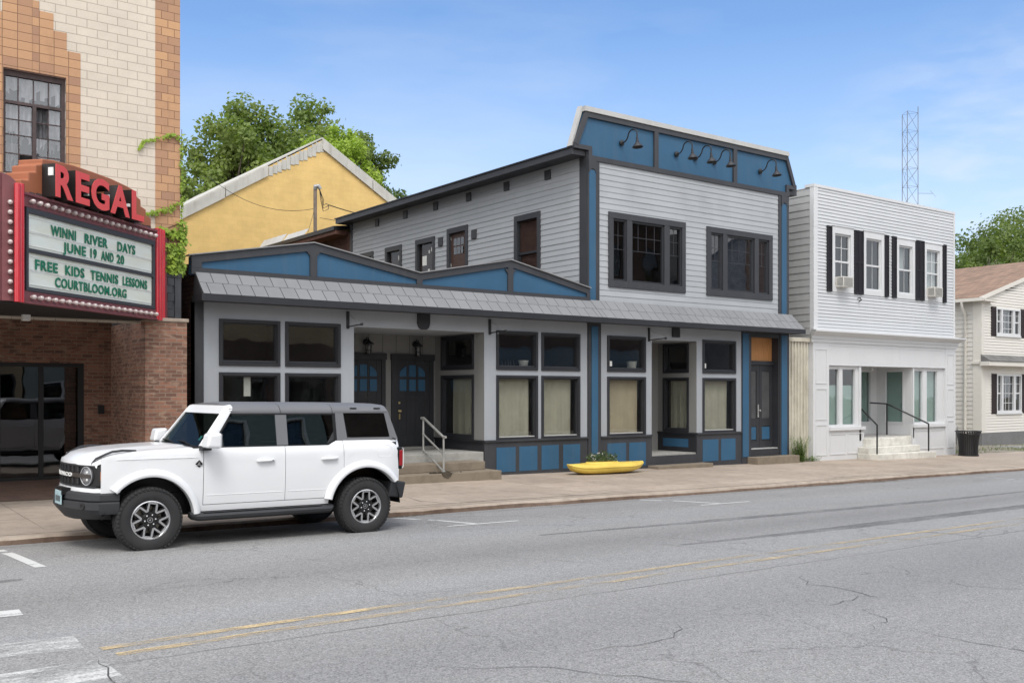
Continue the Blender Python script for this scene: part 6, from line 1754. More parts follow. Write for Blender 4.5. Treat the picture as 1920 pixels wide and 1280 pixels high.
# ================================================================ trees
leafmat('leaf_maple', (.115, .175, .045), (.19, .255, .066), (.25, .30, .092), .42, .22)
leafmat('leaf_lime', (.24, .35, .045), (.33, .44, .07), (.38, .47, .09), .4, .3)
leafmat('leaf_dark', (.085, .135, .038), (.145, .20, .055), (.195, .245, .075), .42, .25)
paint('bark', (.09, .07, .055), .9, .25, 3)
def tree(name, lab, cat, x, y, base, top, rx, ry, crown_z0, seed, mat, n_leaf, leaf=.22, group=None, lumps=46, gap=.55, trunk=.3, puff=1.0, flat=1.0):
    rnd = np.random.default_rng(seed); pr = random.Random(seed)
    t_ = thing(name, lab, cat, (x, y, base), group)
    cz = (crown_z0 + top) / 2; rz_ = (top - crown_z0) / 2
    # leaf clusters spread over an irregular crown
    C_ = []
    tries = 0
    while len(C_) < lumps and tries < 6000:
        tries += 1
        v = rnd.normal(size=3); v /= np.linalg.norm(v); r_ = rnd.uniform(.35, 1.0) ** .6
        ang = math.atan2(v[1], v[0]); wob = 1 + .16 * math.sin(ang * 3 + seed) + .12 * math.sin(v[2] * 5 + seed * 1.7)
        p = v * r_ * wob * np.array([rx, ry, rz_])
        if p[2] < -rz_ * .92: continue
        s_ = rnd.uniform(.5, 1.0) * min(rx, rz_) * .36 * puff * (1.15 - .45 * r_)
        if any(np.linalg.norm(p - q) < gap * s_ for q, s2 in C_): continue
        C_.append((p, s_))
    vs = np.empty((n_leaf * 4, 3)); per = n_leaf // len(C_)
    idx = 0
    wts = np.array([s_ ** 2 for _, s_ in C_]); wts /= wts.sum()
    cnt = np.floor(wts * n_leaf).astype(int)
    out = []
    for (p, s_), k in zip(C_, cnt):
        d = rnd.normal(size=(k, 3)); d /= np.linalg.norm(d, axis=1)[:, None]
        r_ = rnd.uniform(0, 1, (k, 1)) ** .42
        twig = (rnd.random((k, 1)) < .10) * rnd.uniform(.0, .55, (k, 1))
        q = p + d * (r_ + twig) * s_ * np.array([1.0, 1.0, .78])
        q[:, 2] -= .12 * s_ * (d[:, 0] ** 2 + d[:, 1] ** 2)
        nrm = d * .7 + rnd.normal(size=(k, 3)) * .6 + np.array([0, 0, .45]); nrm /= np.linalg.norm(nrm, axis=1)[:, None]
        a = np.cross(nrm, rnd.normal(size=(k, 3))); a /= np.linalg.norm(a, axis=1)[:, None]; b = np.cross(nrm, a)
        sz = leaf * rnd.uniform(.45, 1.1, (k, 1))
        out.append(np.stack([q - a * sz * .5, q - b * sz * .34 + a * sz * .1, q + a * sz * .62, q + b * sz * .34 + a * sz * .1], 1).reshape(-1, 3))
    vs = np.concatenate(out); vs[:, 2] += cz - base
    m = len(vs) // 4
    me = bpy.data.meshes.new('crown'); me.vertices.add(len(vs)); me.vertices.foreach_set('co', vs.ravel())
    me.loops.add(m * 4); me.loops.foreach_set('vertex_index', np.arange(m * 4)); me.polygons.add(m); me.polygons.foreach_set('loop_start', np.arange(0, m * 4, 4)); me.polygons.foreach_set('loop_total', np.full(m, 4)); me.update()
    me.materials.append(MATS[mat]); o = bpy.data.objects.new('crown', me); col.objects.link(o); o.parent = t_
    mb = MB()
    mb.tube([(x, y, base), (x + pr.uniform(-.2, .2), y, base + (cz - base) * .5), (x + pr.uniform(-.3, .3), y, cz)], [trunk, trunk * .75, trunk * .4], 10)
    for p, s_ in C_[::2]:
        st = Vector((x, y, crown_z0 + (cz - crown_z0) * pr.uniform(-.3, .9))); en = Vector((x + p[0] * .92, y + p[1] * .92, cz + p[2] * .92))
        mid = st.lerp(en, .5) + Vector((pr.uniform(-.3, .3), pr.uniform(-.3, .3), pr.uniform(.1, .8)))
        mb.tube([st, mid, en], [trunk * .32, trunk * .18, .02], 6, caps=False)
    mb.build('trunk', 'bark', t_, smooth=True, angle=80)
    return t_
TG = 'trees behind the yellow building'
tree('broadleaf_tree', 'large dark green broadleaf tree filling the sky behind the yellow gable', 'tree', 25.3, 56, -1, 19.0, 5.2, 4.5, 9.0, 5, 'leaf_maple', 52000, .31, TG, 190, .42, .4, 1.0)
tree('broadleaf_tree', 'lower left dark green tree between the theatre and the yellow gable', 'tree', 20.2, 54, -1, 16.4, 3.6, 3.5, 8.0, 12, 'leaf_maple', 28000, .30, TG, 110, .42, .3, 1.05)
tree('broadleaf_tree', 'dark green tree at the right end of the group behind the yellow gable', 'tree', 29.7, 57, -1, 19.0, 2.7, 3.2, 10.0, 23, 'leaf_dark', 18000, .30, TG, 90, .42, .3, 1.1)
tree('lime_green_tree', 'bright lime green tree just behind the right slope of the yellow gable', 'tree', 25.5, 50, -1, 16.0, 2.35, 2.3, 9.5, 31, 'leaf_lime', 26000, .22, None, 110, .4, .25, 1.05)
TG2 = 'trees behind the cream house'
for i, (x, y, top, rx, z0, lab) in enumerate(((96, 47, 18.4, 7.0, 6, 'tallest dark green tree at the right edge behind the cream house'), (88.5, 46, 15.0, 4.6, 5, 'rounded dark green tree left of the tallest one behind the cream house'), (84.0, 46.5, 12.6, 2.4, 5, 'small yellowish green tree nearest the white shop behind the cream house'), (104, 52, 20, 7, 6, 'dark green tree at the far right behind the cream house'))):
    tree('broadleaf_tree', lab, 'tree', x, y, -1.5, top, rx, 5, z0, 51 + i * 7, 'leaf_maple' if i == 2 else 'leaf_dark', 24000 if rx > 3 else 10000, .36, TG2, 100, .42, .35, 1.1)
# a bare dead tree in front of them
dt = thing('bare_tree', 'grey leafless tree before the green trees behind the cream house', 'tree', (86.5, 43.5, -1))
m_ = MB(); pr = random.Random(4)
def br(p, d, l, r_, dep):
    q = p + d * l; m_.tube([p, p + d * l * .5 + Vector((pr.uniform(-.1, .1), 0, .05)) * l * .3, q], [r_, r_ * .8, r_ * .55], 5, caps=False)
    if dep:
        for k in range(pr.choice((2, 3, 3))): br(q, (d + Vector((pr.gauss(0, .5), pr.gauss(0, .4), pr.gauss(.15, .3)))).normalized(), l * pr.uniform(.6, .85), r_ * .55, dep - 1)
br(Vector((86.5, 43.5, -1)), Vector((0, 0, 1)), 9, .2, 0)
for k in range(6): br(Vector((86.5, 43.5, 7.5 + k * .3)), Vector((pr.uniform(-.9, 1.2), 0, 1)).normalized(), 2.0, .09, 3)
paint('dead_bark', (.30, .27, .23), .9, .15, 3)
m_.build('branch', 'dead_bark', dt)

# ================================================================ the other side of the street, seen in the windows
brick('buff_brick', (.46, .36, .22), (.40, .31, .19), (.34, .28, .2), .22, .075, 'xz', .008, .2)
brick('brown_brick', (.16, .105, .085), (.115, .08, .065), (.12, .09, .07), .22, .075, 'xz', .008, .25)
paint('siding_sage', (.26, .30, .28), .6, .06, 1)
brick('shingle_wall', (.17, .17, .175), (.13, .13, .135), (.07, .07, .07), .3, .16, 'xz', .006, .2)
paint('awning_cloth', (.10, .135, .155), .8, .2, 2)
OF = Fr((0, -4.9, 0), (-1, 0, 0), (0, 1, 0))
def opp(name, lab, x0, x1, h, mat, rows, roof=None, cat='shop'):
    t_ = thing(name, lab, cat, ((x0 + x1) / 2, -4.9, 0), 'buildings across the street')
    holes = []
    for (z0, z1, n, fr_) in rows:
        w1 = (x1 - x0) / n
        for k in range(n):
            c = x0 + w1 * (k + .5); holes.append((-(c + w1 * fr_ / 2), -(c - w1 * fr_ / 2), z0, z1))
    mb = MB(); mb.wall(OF, -x1, -x0, -.3, h, holes, 0, .15); mb.poly([(x0, -4.9, -.3), (x0, -14, -.3), (x0, -14, h), (x0, -4.9, h)]); mb.poly([(x1, -4.9, -.3), (x1, -14, -.3), (x1, -14, h), (x1, -4.9, h)]); mb.poly([(x0, -14, -.3), (x1, -14, -.3), (x1, -14, h), (x0, -14, h)]); mb.poly([(x0, -4.9, h), (x1, -4.9, h), (x1, -14, h), (x0, -14, h)])
    mb.build('wall', mat, t_, recalc=False)
    for hh in holes:
        f = MB()
        for p in ((hh[0], hh[0] + .07, hh[2], hh[3]), (hh[1] - .07, hh[1], hh[2], hh[3]), (hh[0] + .07, hh[1] - .07, hh[2], hh[2] + .07), (hh[0] + .07, hh[1] - .07, hh[3] - .07, hh[3])): f.boxf(OF, *p, -.14, .02)
        w_ = f.build('window', 'white_paint' if mat.startswith('siding') else 'trim_dark', t_)
        MB().boxf(OF, hh[0], hh[1], hh[2], hh[3], -.12, -.11).build('pane', 'dark_glass', w_)
    MB().box(x0 + .2, x1 - .2, -13.8, -5.1, -.2, h - .2).build('interior', 'room_dark', t_)
    if roof:
        m_ = MB(); ym = -9.5
        m_.prismf(Fr((x0 - .3, 0, 0), (0, 1, 0), (-1, 0, 0)), [(-4.5, h), (-14.4, h), (ym, h + roof)], -(x1 - x0 + .6), 0); m_.build('roof', 'shingle_grey', t_)
    else:
        MB().boxf(OF, -x1 - .05, -x0 + .05, h - .35, h + .02, 0, .15).build('cornice', 'cap_metal', t_)
    return t_
opp('brick_shop', 'buff brick shop across the street, mirrored in the theatre doors', -9, 8.8, 4.6, 'buff_brick', ((.4, 2.7, 5, .8),))
opp('clapboard_house', 'grey green clapboard house across the street, mirrored in the car windows', 8.9, 15.3, 9.4, 'siding_sage', ((.9, 2.4, 3, .5), (3.6, 5.2, 3, .45), (6.4, 8.2, 3, .42)), 1.6, 'house')
t_ = opp('brick_shop', 'brown brick shop with a buff band across the street, mirrored in the left windows', 15.4, 24, 9.0, 'brown_brick', ((.4, 2.6, 3, .85),))
MB().boxf(OF, -24, -15.4, 4.15, 5.6, .002, .03).build('buff_band', 'buff_brick', t_)
opp('white_garage', 'low pale garage across the street beside the brown shop', 24.1, 29, 3.6, 'siding_white', ((.2, 2.6, 2, .8),), None, 'garage')
t_ = opp('awning_shop', 'dark brown tall shop with a blue grey awning across the street', 29.1, 43.8, 13.0, 'brown_brick', ((.4, 2.7, 5, .8), (5, 7, 5, .4), (8.5, 10.5, 5, .4)))
m_ = MB(); n = 10
for k in range(n):
    a, b = math.pi / 2 * k / n, math.pi / 2 * (k + 1) / n
    m_.poly([(30, -4.9 + 1.3 * math.sin(a), 3.0 + 1.3 * math.cos(a)), (42.5, -4.9 + 1.3 * math.sin(a), 3.0 + 1.3 * math.cos(a)), (42.5, -4.9 + 1.3 * math.sin(b), 3.0 + 1.3 * math.cos(b)), (30, -4.9 + 1.3 * math.sin(b), 3.0 + 1.3 * math.cos(b))])
m_.build('awning', 'awning_cloth', t_)
t_ = thing('shingled_house', 'grey shingled gable house across the street, mirrored in the upper right window', 'house', (49, -5, 0), 'buildings across the street')
MB().prismf(Fr((0, -4.9, 0), (1, 0, 0), (0, 1, 0)), [(43.9, -.5), (60, -.5), (60, 8.2), (52, 12.8), (43.9, 8.15)], -12, 0).build('wall', 'shingle_wall', t_)
m_ = MB(); m_.box(51.0, 54.2, -6.4, -4.8, 0, 16); m_.build('chimney', 'brown_brick', t_)
m_ = MB()
for (a, b) in (((43.5, 7.95), (52, 12.85)), ((52, 12.85), (60.4, 8.0))): m_.prismf(Fr((0, -4.9, 0), (1, 0, 0), (0, 1, 0)), [a, b, (b[0], b[1] + .25), (a[0], a[1] + .25)], -12.2, .2)
m_.build('roof', 'trim_dark', t_)
opp('gabled_house', 'white house across the street far to the left', -24, -10, 5.6, 'siding_white', ((.9, 2.4, 5, .45), (3.5, 4.9, 5, .4)), 2.4, 'house')
# ================================================================ white off-road car parked at the kerb
def car_paint():
    m, t, o = _new('car_white')
    n = _noise(t, _pos(t), 1.2, 4)
    _pr(t, o, _mix(t, n, (.77, .775, .79), (.82, .825, .83)), .32, 0, .5, None, .6)
car_paint()
paint('hardtop_grey', (.150, .152, .160), .55, .04, 2, .08, 200, spec=.45)
paint('car_plastic', (.035, .036, .039), .62, .08, 4, .25, 150)
paint('car_black', (.010, .010, .011), .4, .05, 4, 0)
paint('tyre_rubber', (.030, .030, .031), .8, .14, 6, .25, 120, dirt=.35, dirtcol=(.075, .07, .062))
paint('alloy', (.66, .66, .67), .28, .04, 5, 0, metal=.85)
paint('alloy_black', (.015, .015, .016), .3, .05, 5, 0)
paint('chrome', (.7, .7, .7), .2, .03, 5, 0, metal=1)
paint('grille_bronze', (.085, .075, .070), .35, .08, 6, 0, metal=.5)
paint('lamp_bowl', (.10, .10, .105), .25, .1, 5, 0)
paint('lamp_ring', (.45, .45, .46), .3, .05, 5, 0)
paint('lamp_lens', (.17, .17, .18), .12, .05, 8, 0, spec=.6, coat=.6)
paint('amber_lens', (.55, .17, .03), .2, .08, 20, 0, coat=.6)
paint('red_lens', (.30, .012, .018), .15, .1, 20, 0, coat=.8)
paint('plate_blue', (.38, .52, .55), .5, .25, 30, 0)
paint('seat_cloth', (.055, .052, .05), .8, .1)
paint('sticker_cyan', (.10, .50, .52), .5, .05)
paint('disc_steel', (.30, .27, .23), .4, .2, 8, 0, metal=.8)
glass('car_glass', (.42, .44, .43), .09, 1.52, .02, .005, (.85, .95, .93))
glass('windscreen', (.46, .50, .47), .0, 1.36, .02, .005, (.28, .30, .30))
CX, CY = 3.74, 13.375
cz_ = gz(CX + 1.5, CY) - .006
car = thing('parked_car', 'white boxy off-road car with grey hardtop parked by the theatre kerb', 'car', (CX, CY, cz_))
# the street falls a little to the right; the car stands square on it
car.rotation_euler = (0, math.atan(S1), 0)
def cb(mb, name, mat, parent=car, **k): return mb.build(name, mat, parent, local=True, **k)
HWD = .905
RO = .47            # rocker bottom
def yhalf(x, z):
    b = HWD
    if x < -.30: b -= .055 * ((-.30 - x) / .38) ** 2 + (.05 * max(0, (-.56 - x) / .12) ** 2)
    if x > 3.30: b -= .05 * ((x - 3.30) / .25) ** 2
    if z > 1.165: b -= .55 * (z - 1.165) ** 2 * 3.2 + .02 * (z - 1.165)
    elif z > 1.15: b -= 0
    if 1.150 < z < 1.165: b += .004
    if z < .74: b -= .10 * (.74 - z) ** 2 * 3
    b += .012 * math.exp(-((z - .95) / .22) ** 2)
    return b
ARF, ARR = .545, .565
def arch(x):
    for c, r_ in ((0, ARF), (2.98, ARR)):
        if abs(x - c) < r_: return .40 + math.sqrt(r_ * r_ - (x - c) ** 2)
    return 0
def ztop(x):
    if x < .64:      # hood edge line
        pts = [(-.70, 1.095), (-.62, 1.150), (-.50, 1.190), (-.32, 1.222), (0, 1.245), (.35, 1.262), (.66, 1.272)]
        for (a, za), (b, zb) in zip(pts, pts[1:]):
            if a <= x <= b: return za + (zb - za) * (x - a) / (b - a)
        return pts[0][1]
    if x < 2.42: return 1.275
    if x < 2.53: return 1.275 + .058 * (x - 2.42) / .11
    return 1.333
def side_panel(x0, x1, zb_fn, zt_fn, rows=12, dx=.035, sgn=-1, inset=0.0):
    xs = [x0]
    while xs[-1] < x1 - 1e-6: xs.append(min(x1, xs[-1] + dx))
    for c, r_ in ((0, ARF), (2.98, ARR)):
        for e in (c - r_ + .001, c + r_ - .001, c - r_ + .012, c + r_ - .012):
            if x0 < e < x1: xs.append(e)
    xs = sorted(set(xs)); g = []
    for x in xs:
        zb, zt = zb_fn(x), zt_fn(x)
        col_ = []
        zz = [zb + (zt - zb) * j / rows for j in range(rows + 1)]
        for z in zz: col_.append((x, sgn * (yhalf(x, z) - inset), z))
        g.append(col_)
    return g
def grid_mesh(mb, g, edge=.016, sgn=-1):
    n, m = len(g), len(g[0])
    mb.add([p for c in g for p in c], [(i * m + j, (i + 1) * m + j, (i + 1) * m + j + 1, i * m + j + 1) for i in range(n - 1) for j in range(m - 1)])
    if edge:   # turned-in edges so that the shut lines read as gaps
        loop = [g[i][0] for i in range(n)] + [g[-1][j] for j in range(1, m)] + [g[i][-1] for i in range(n - 2, -1, -1)] + [g[0][j] for j in range(m - 2, 0, -1)]
        k = len(loop)
        mb.add(loop + [(x, y - sgn * edge, z) for x, y, z in loop], [(i, (i + 1) % k, k + (i + 1) % k, k + i) for i in range(k)])
lowfn = lambda x: max(RO, arch(x)) if x > -.36 else .755
def zb_body(x):
    a = arch(x)
    if x < -.36: return .755 + 0 * x
    if x < 0: return max(.755, a) if a else .755
    return max(RO, a)
# fenders and quarters
for sgn in (-1, 1):
    mb = MB(); grid_mesh(mb, side_panel(-.575, .655, zb_body, ztop, 14, .03, sgn), .02, sgn)
    cb(mb, 'fender', 'car_white', smooth=True, angle=32)
    mb = MB(); grid_mesh(mb, side_panel(2.645, 3.545, lambda x: max(arch(x), .74 if x > 3.3 else RO), ztop, 14, .03, sgn), .02, sgn)
    cb(mb, 'quarter_panel', 'car_white', smooth=True, angle=32)
    mb = MB(); g = side_panel(.545, 2.42, lambda x: RO, lambda x: .548, 3, .1, sgn); grid_mesh(mb, g, .02, sgn); cb(mb, 'sill_panel', 'car_white', smooth=True, angle=40)
    # doors
    for (x0, x1, hx) in ((.664, 1.768, 1.49), (1.776, 2.637, 2.42)):
        mb = MB(); grid_mesh(mb, side_panel(x0, x1, lambda x: max(.556, arch(x) + .0), lambda x: ztop(x) - .002, 12, .04, sgn), .02, sgn)
        dr_ = cb(mb, 'door', 'car_white', smooth=True, angle=32)
        mb = MB(); yy = sgn * (yhalf(hx, 1.10) + .028)
        mb.tube([(hx - .115, sgn * yhalf(hx, 1.09), 1.088), (hx - .10, yy, 1.09), (hx, yy + sgn * .004, 1.092), (hx + .10, yy, 1.095), (hx + .118, sgn * yhalf(hx, 1.09), 1.095)], [.016, .019, .019, .019, .016], 8)
        mb.box(hx - .05, hx + .05, min(sgn * .90, sgn * .926), max(sgn * .90, sgn * .926), 1.10, 1.128)
        h_ = cb(mb, 'handle', 'car_white', dr_, smooth=True, angle=50)
        if hx < 2:
            cb(MB().lathe((hx + .085, yy, 1.094), (0, sgn, 0), [(.008, .012), (.008, .022), (0, .022)], 10), 'lock', 'car_black', h_)
        # pressed line low on the door
        mb = MB(); n_ = 12; a, b = x0 + .04, x1 - (.04 if hx < 2 else .12)
        mb.tube([(a + (b - a) * k / n_, sgn * (yhalf(1, .66) - .001), .672 + .0 * k) for k in range(n_ + 1)], .006, 6); cb(mb, 'pressed_line', 'car_white', dr_, smooth=True)
# crease under the shoulder
    mb = MB(); mb.tube([(x, sgn * (yhalf(x, 1.157) - .001), 1.157 - .012 * max(0, -x)) for x in [-.40 + .1 * k for k in range(11)]], .0055, 6); cb(mb, 'shoulder_line', 'car_white', smooth=True)
    # flares
    for c, R0, a0, a1 in ((0, ARF, 141, -1), (2.98, ARR, 193, -1 + 38)):
        mb = MB(); rows = []
        n_ = 44
        if c == 0: A0, A1 = 180 - 40.5, 5
        else: A0, A1 = 167, 36
        for k in range(n_ + 1):
            a = R(A0 + (A1 - A0) * k / n_); ca, sa = math.cos(a), math.sin(a)
            sec = [(R0 + .085, yhalf(c + ca * R0, .9) - .012), (R0 + .080, yhalf(c + ca * R0, .9) + .010), (R0 + .062, .945), (R0 + .035, .968), (R0 + .004, .972), (R0 - .012, .962), (R0 - .014, .86)]
            rows.append([(c + ca * r_, sgn * y_, .40 + sa * r_) for r_, y_ in sec])
        m_ = len(rows[0])
        mb.add([p for r_ in rows for p in r_], [(i * m_ + j, (i + 1) * m_ + j, (i + 1) * m_ + j + 1, i * m_ + j + 1) for i in range(n_) for j in range(m_ - 1)] + [tuple(range(m_)), tuple(range(n_ * m_, (n_ + 1) * m_))])
        cb(mb, 'wheel_flare', 'car_white', smooth=True, angle=50)
        # black liner
        mb = MB(); n_ = 24; vv = []
        for k in range(n_ + 1):
            a = R(172 - 170 * k / n_); r_ = R0 + .006
            vv += [(c + math.cos(a) * r_, sgn * .90, .40 + math.sin(a) * r_), (c + math.cos(a) * r_, sgn * .45, .40 + math.sin(a) * r_)]
        mb.add(vv, [(2 * k, 2 * k + 1, 2 * k + 3, 2 * k + 2) for k in range(n_)]); cb(mb, 'wheel_liner', 'car_black', smooth=True)
# hood
XC = lambda y: -.785 + .29 * y * y
mb = MB(); xs = [-.70, -.66, -.60, -.50, -.38, -.2, 0, .2, .4, .50, .54]; ys = [-1, -.985, -.93, -.80, -.6, -.5, -.3, 0, .3, .5, .6, .80, .93, .985, 1]
g = []
for x in xs:
    zt = ztop(max(x, -.69)); yh = yhalf(max(x, -.68), zt) - .004; row = []
    for q in ys:
        a = abs(q); dz = -.012 if a == 1 else (0 if a > .95 else (.010 if a > .9 else .016))
        bulge = .026 if a < .55 else 0
        if x < -.62: bulge *= .4
        yq = q * yh; wx = max(0, min(1, (-.15 - x) / .5))
        row.append((x + wx * (min(-.575, XC(yq)) + .70), yq, zt + dz + bulge * (1 if x < .5 else .6)))
    g.append(row)
n_, m_ = len(g), len(g[0])
mb.add([p for r_ in g for p in r_], [(i * m_ + j, (i + 1) * m_ + j, (i + 1) * m_ + j + 1, i * m_ + j + 1) for i in range(n_ - 1) for j in range(m_ - 1)])
lip = [(x - .012, y, z - .04) for x, y, z in g[0]]
mb.add(g[0] + lip, [(j, j + 1, m_ + j + 1, m_ + j) for j in range(m_ - 1)])
hood = cb(mb, 'hood', 'car_white', smooth=True, angle=40)
for sgn in (-1, 1):   # dark trail sights on the hood corners
    mb = MB(); p = [(-.645, sgn * .70, 1.115), (-.60, sgn * .72, 1.178), (-.50, sgn * .745, 1.228), (-.42, sgn * .76, 1.262), (-.30, sgn * .77, 1.276), (-.14, sgn * .775, 1.268)]
    for a, b in zip(p, p[1:]):
        mb.hexa([(a[0], a[1] - .016, a[2] - .03), (b[0], b[1] - .016, b[2] - .03), (b[0], b[1] + .016, b[2] - .03), (a[0], a[1] + .016, a[2] - .03), (a[0], a[1] - .012, a[2] - .004), (b[0], b[1] - .012, b[2] - .004), (b[0], b[1] + .012, b[2] - .004), (a[0], a[1] + .012, a[2] - .004)])
    cb(mb, 'hood_rail', 'car_plastic')
cb(MB().hexa([(.52, -.86, 1.255), (.76, -.84, 1.265), (.76, .84, 1.265), (.52, .86, 1.255), (.55, -.855, 1.284), (.76, -.84, 1.295), (.76, .84, 1.295), (.55, .855, 1.284)]), 'cowl', 'car_black')
# nose: black grille panel with round lamps, bowed in plan
XC = lambda y: -.785 + .29 * y * y
def cbox(mb, y0, y1, z0, z1, d0, d1, step=.05):
    """a bar that follows the bowed nose; d is the distance out of it"""
    n_ = max(1, int(abs(y1 - y0) / step)); vv = []
    for k in range(n_ + 1):
        y = y0 + (y1 - y0) * k / n_; x = XC(y)
        vv += [(x - d1, y, z0), (x - d1, y, z1), (x - d0, y, z1), (x - d0, y, z0)]
    mb.add(vv, [(4 * k + a, 4 * k + (a + 1) % 4, 4 * k + 4 + (a + 1) % 4, 4 * k + 4 + a) for k in range(n_) for a in range(4)] + [(0, 1, 2, 3), (4 * n_ + 3, 4 * n_ + 2, 4 * n_ + 1, 4 * n_)])
    return mb
mb = MB(); cbox(mb, -.79, .79, .815, 1.085, -.08, .0); grille = cb(mb, 'grille', 'car_black')
mb = MB(); cbox(mb, -.47, .47, .992, 1.062, 0, .006); cbox(mb, -.47, .47, .845, .918, 0, .006); cb(mb, 'grille_mesh', 'alloy_black', grille)
mb = MB()
for k in range(8):
    u = -.46 + k * .128
    for z0, z1 in ((.992, 1.062), (.848, .914)): cbox(mb, u - .006, u + .014, z0, z1, .006, .02)
cbox(mb, -.78, .78, 1.066, 1.082, 0, .018); cbox(mb, -.78, .78, .815, .832, 0, .018)
cb(mb, 'grille_slat', 'car_plastic', grille)
cb(cbox(MB(), -.60, .60, .930, .980, .0, .022), 'grille_bar', 'grille_bronze', grille)
mb = MB(); vs_, fs_ = text_geo('BRONCO', .062, .003, .0035, 1, 'LEFT', 1.25)
a_ = min(v[0] for v in vs_); b_ = max(v[0] for v in vs_)
mb.add([(XC(.33 - (x - a_) / (b_ - a_) * .66) - .0255 - z, .33 - (x - a_) / (b_ - a_) * .66, .934 + y) for x, y, z in vs_], fs_); cb(mb, 'lettering', 'white_plastic', grille, recalc=False)
for sgn in (-1, 1):
    nv = Vector((-1, sgn * .357, 0)).normalized(); hc = Vector((XC(.625), sgn * .625, .952))
    hl = cb(MB().lathe(hc, nv, [(.122, -.01), (.122, .012), (.112, .018), (.104, .006), (0, .004)], 36), 'headlight', 'lamp_bowl', smooth=True, angle=40)
    cb(MB().lathe(hc, nv, [(.103, .005), (.09, .016), (.05, .022), (0, .024)], 28), 'lens', 'lamp_lens', hl, smooth=True)
    cb(MB().lathe(hc, nv, [(.118, .013), (.111, .020), (.104, .016)], 36, caps=False), 'lamp_ring', 'lamp_ring', hl, smooth=True)
    sd_ = Vector((0, 0, 1)).cross(nv)
    mb = MB()
    q = [hc + nv * .022 + sd_ * a + Vector((0, 0, b)) for a, b in ((-.10, -.022), (.10, -.022), (.10, .022), (-.10, .022))]
    mb.hexa([q[0], q[1], q[1] + nv * .006, q[0] + nv * .006, q[3], q[2], q[2] + nv * .006, q[3] + nv * .006]); cb(mb, 'light_bar', 'grille_bronze', hl)
    mb = MB()
    for b in (.045, -.045): mb.lathe(hc + sd_ * .03 + Vector((0, 0, b)) + nv * .02, nv, [(.016, 0), (.014, .006), (0, .007)], 10)
    cb(mb, 'light_emitter', 'white_plastic', hl)
    # black cheek and amber marker wrapping to the side
    pl_ = [(XC(.78), sgn * .78, .815), (-.575, sgn * .868, .850), (-.545, sgn * .885, .88), (-.545, sgn * .885, 1.05), (-.575, sgn * .868, 1.085), (XC(.78), sgn * .78, 1.085)]
    mb = MB(); mb.add([(x, y, z) for x, y, z in pl_] + [(x + .05, y - sgn * .07, z) for x, y, z in pl_], [(0, 1, 2, 3, 4, 5), (11, 10, 9, 8, 7, 6)] + [(i, (i + 1) % 6, 6 + (i + 1) % 6, 6 + i) for i in range(6)])
    cb(mb, 'lamp_cheek', 'car_black', bevel=.006)
    mb = MB(); mb.hexa([(-.578, sgn * .858, .905), (-.545, sgn * .893, .905), (-.53, sgn * .84, .905), (-.56, sgn * .84, .905), (-.578, sgn * .858, 1.015), (-.545, sgn * .893, 1.015), (-.53, sgn * .84, 1.015), (-.56, sgn * .84, 1.015)]); cb(mb, 'side_marker', 'amber_lens')
# white chin under the grille
yy_ = [-.905, -.87, -.79, -.6, -.4, -.2, 0, .2, .4, .6, .79, .87, .905]
ch_ = [((-.45 if abs(y) > .9 else (-.545 if abs(y) > .8 else XC(y) - .03)), y) for y in yy_]; m_ = len(ch_)
mb = MB(); mb.add([(x, y, .745) for x, y in ch_] + [(x + .008, y * .995, .80) for x, y in ch_] + [(x + .06, y * .96, .822) for x, y in ch_], [(i, i + 1, m_ + i + 1, m_ + i) for i in range(m_ - 1)] + [(m_ + i, m_ + i + 1, 2 * m_ + i + 1, 2 * m_ + i) for i in range(m_ - 1)]); cb(mb, 'chin_panel', 'car_white', smooth=True, angle=50)
# front bumper
mb = MB()
secs = []
BX = lambda y: -.885 + .29 * y * y
for (x, y) in [(-.37, -.925), (-.50, -.915), (-.60, -.89)] + [(BX(q), q) for q in (-.8, -.65, -.5, -.3, -.1, .1, .3, .5, .65, .8)] + [(-.60, .89), (-.50, .915), (-.37, .925)]:
    k = min(1, max(0, (-.45 - x) / .25))
    a_ = abs(y); bot = .405 + (.17 if a_ > .9 else (.10 if a_ > .85 else .05 * max(0, a_ - .3)))
    secs.append([(x + .12 * k, y * .95, .765), (x + .05 * k, y * .985, .756), (x + .02 * k, y, .735), (x + .012 * k, y, .665), (x + .035 * k, y * .985, .650), (x - .0 * k, y, .632), (x, y, .555), (x + .04 * k, y * .985, .50), (x + .12 * k, y * .95, bot), (x + .3 * k, y * .85, bot - .02)])
m_ = len(secs[0])
mb.add([p for s_ in secs for p in s_], [(i * m_ + j, (i + 1) * m_ + j, (i + 1) * m_ + j + 1, i * m_ + j + 1) for i in range(len(secs) - 1) for j in range(m_ - 1)] + [tuple(range(m_)), tuple(range((len(secs) - 1) * m_, len(secs) * m_))])
bp_ = cb(mb, 'front_bumper', 'car_plastic', smooth=True, angle=28)
for sgn in (-1, 1):
    cb(MB().lathe((BX(.7) + .005, sgn * .70, .59), Vector((-1, sgn * .40, 0)), [(.045, -.03), (.045, .010), (.035, .014), (0, .010)], 16), 'fog_lamp', 'car_black', bp_)
NP = Fr((-.89, -.13, 0), (0, -1, 0), (-1, 0, 0))
cb(MB().boxf(NP, -.17, .17, .71, .79, -.12, .0), 'plate_bracket', 'car_black', bp_)
pl_ = cb(MB().boxf(NP, -.155, .155, .585, .755, -.01, .004), 'licence_plate', 'plate_blue', bp_, bevel=.004)
mb = MB()
pr_ = random.Random(3)
for k in range(5): mb.boxf(NP, -.11 + k * .05, -.08 + k * .05, .62, .69, .004, .006)
cb(mb, 'plate_mark', 'trim_dark', pl_)
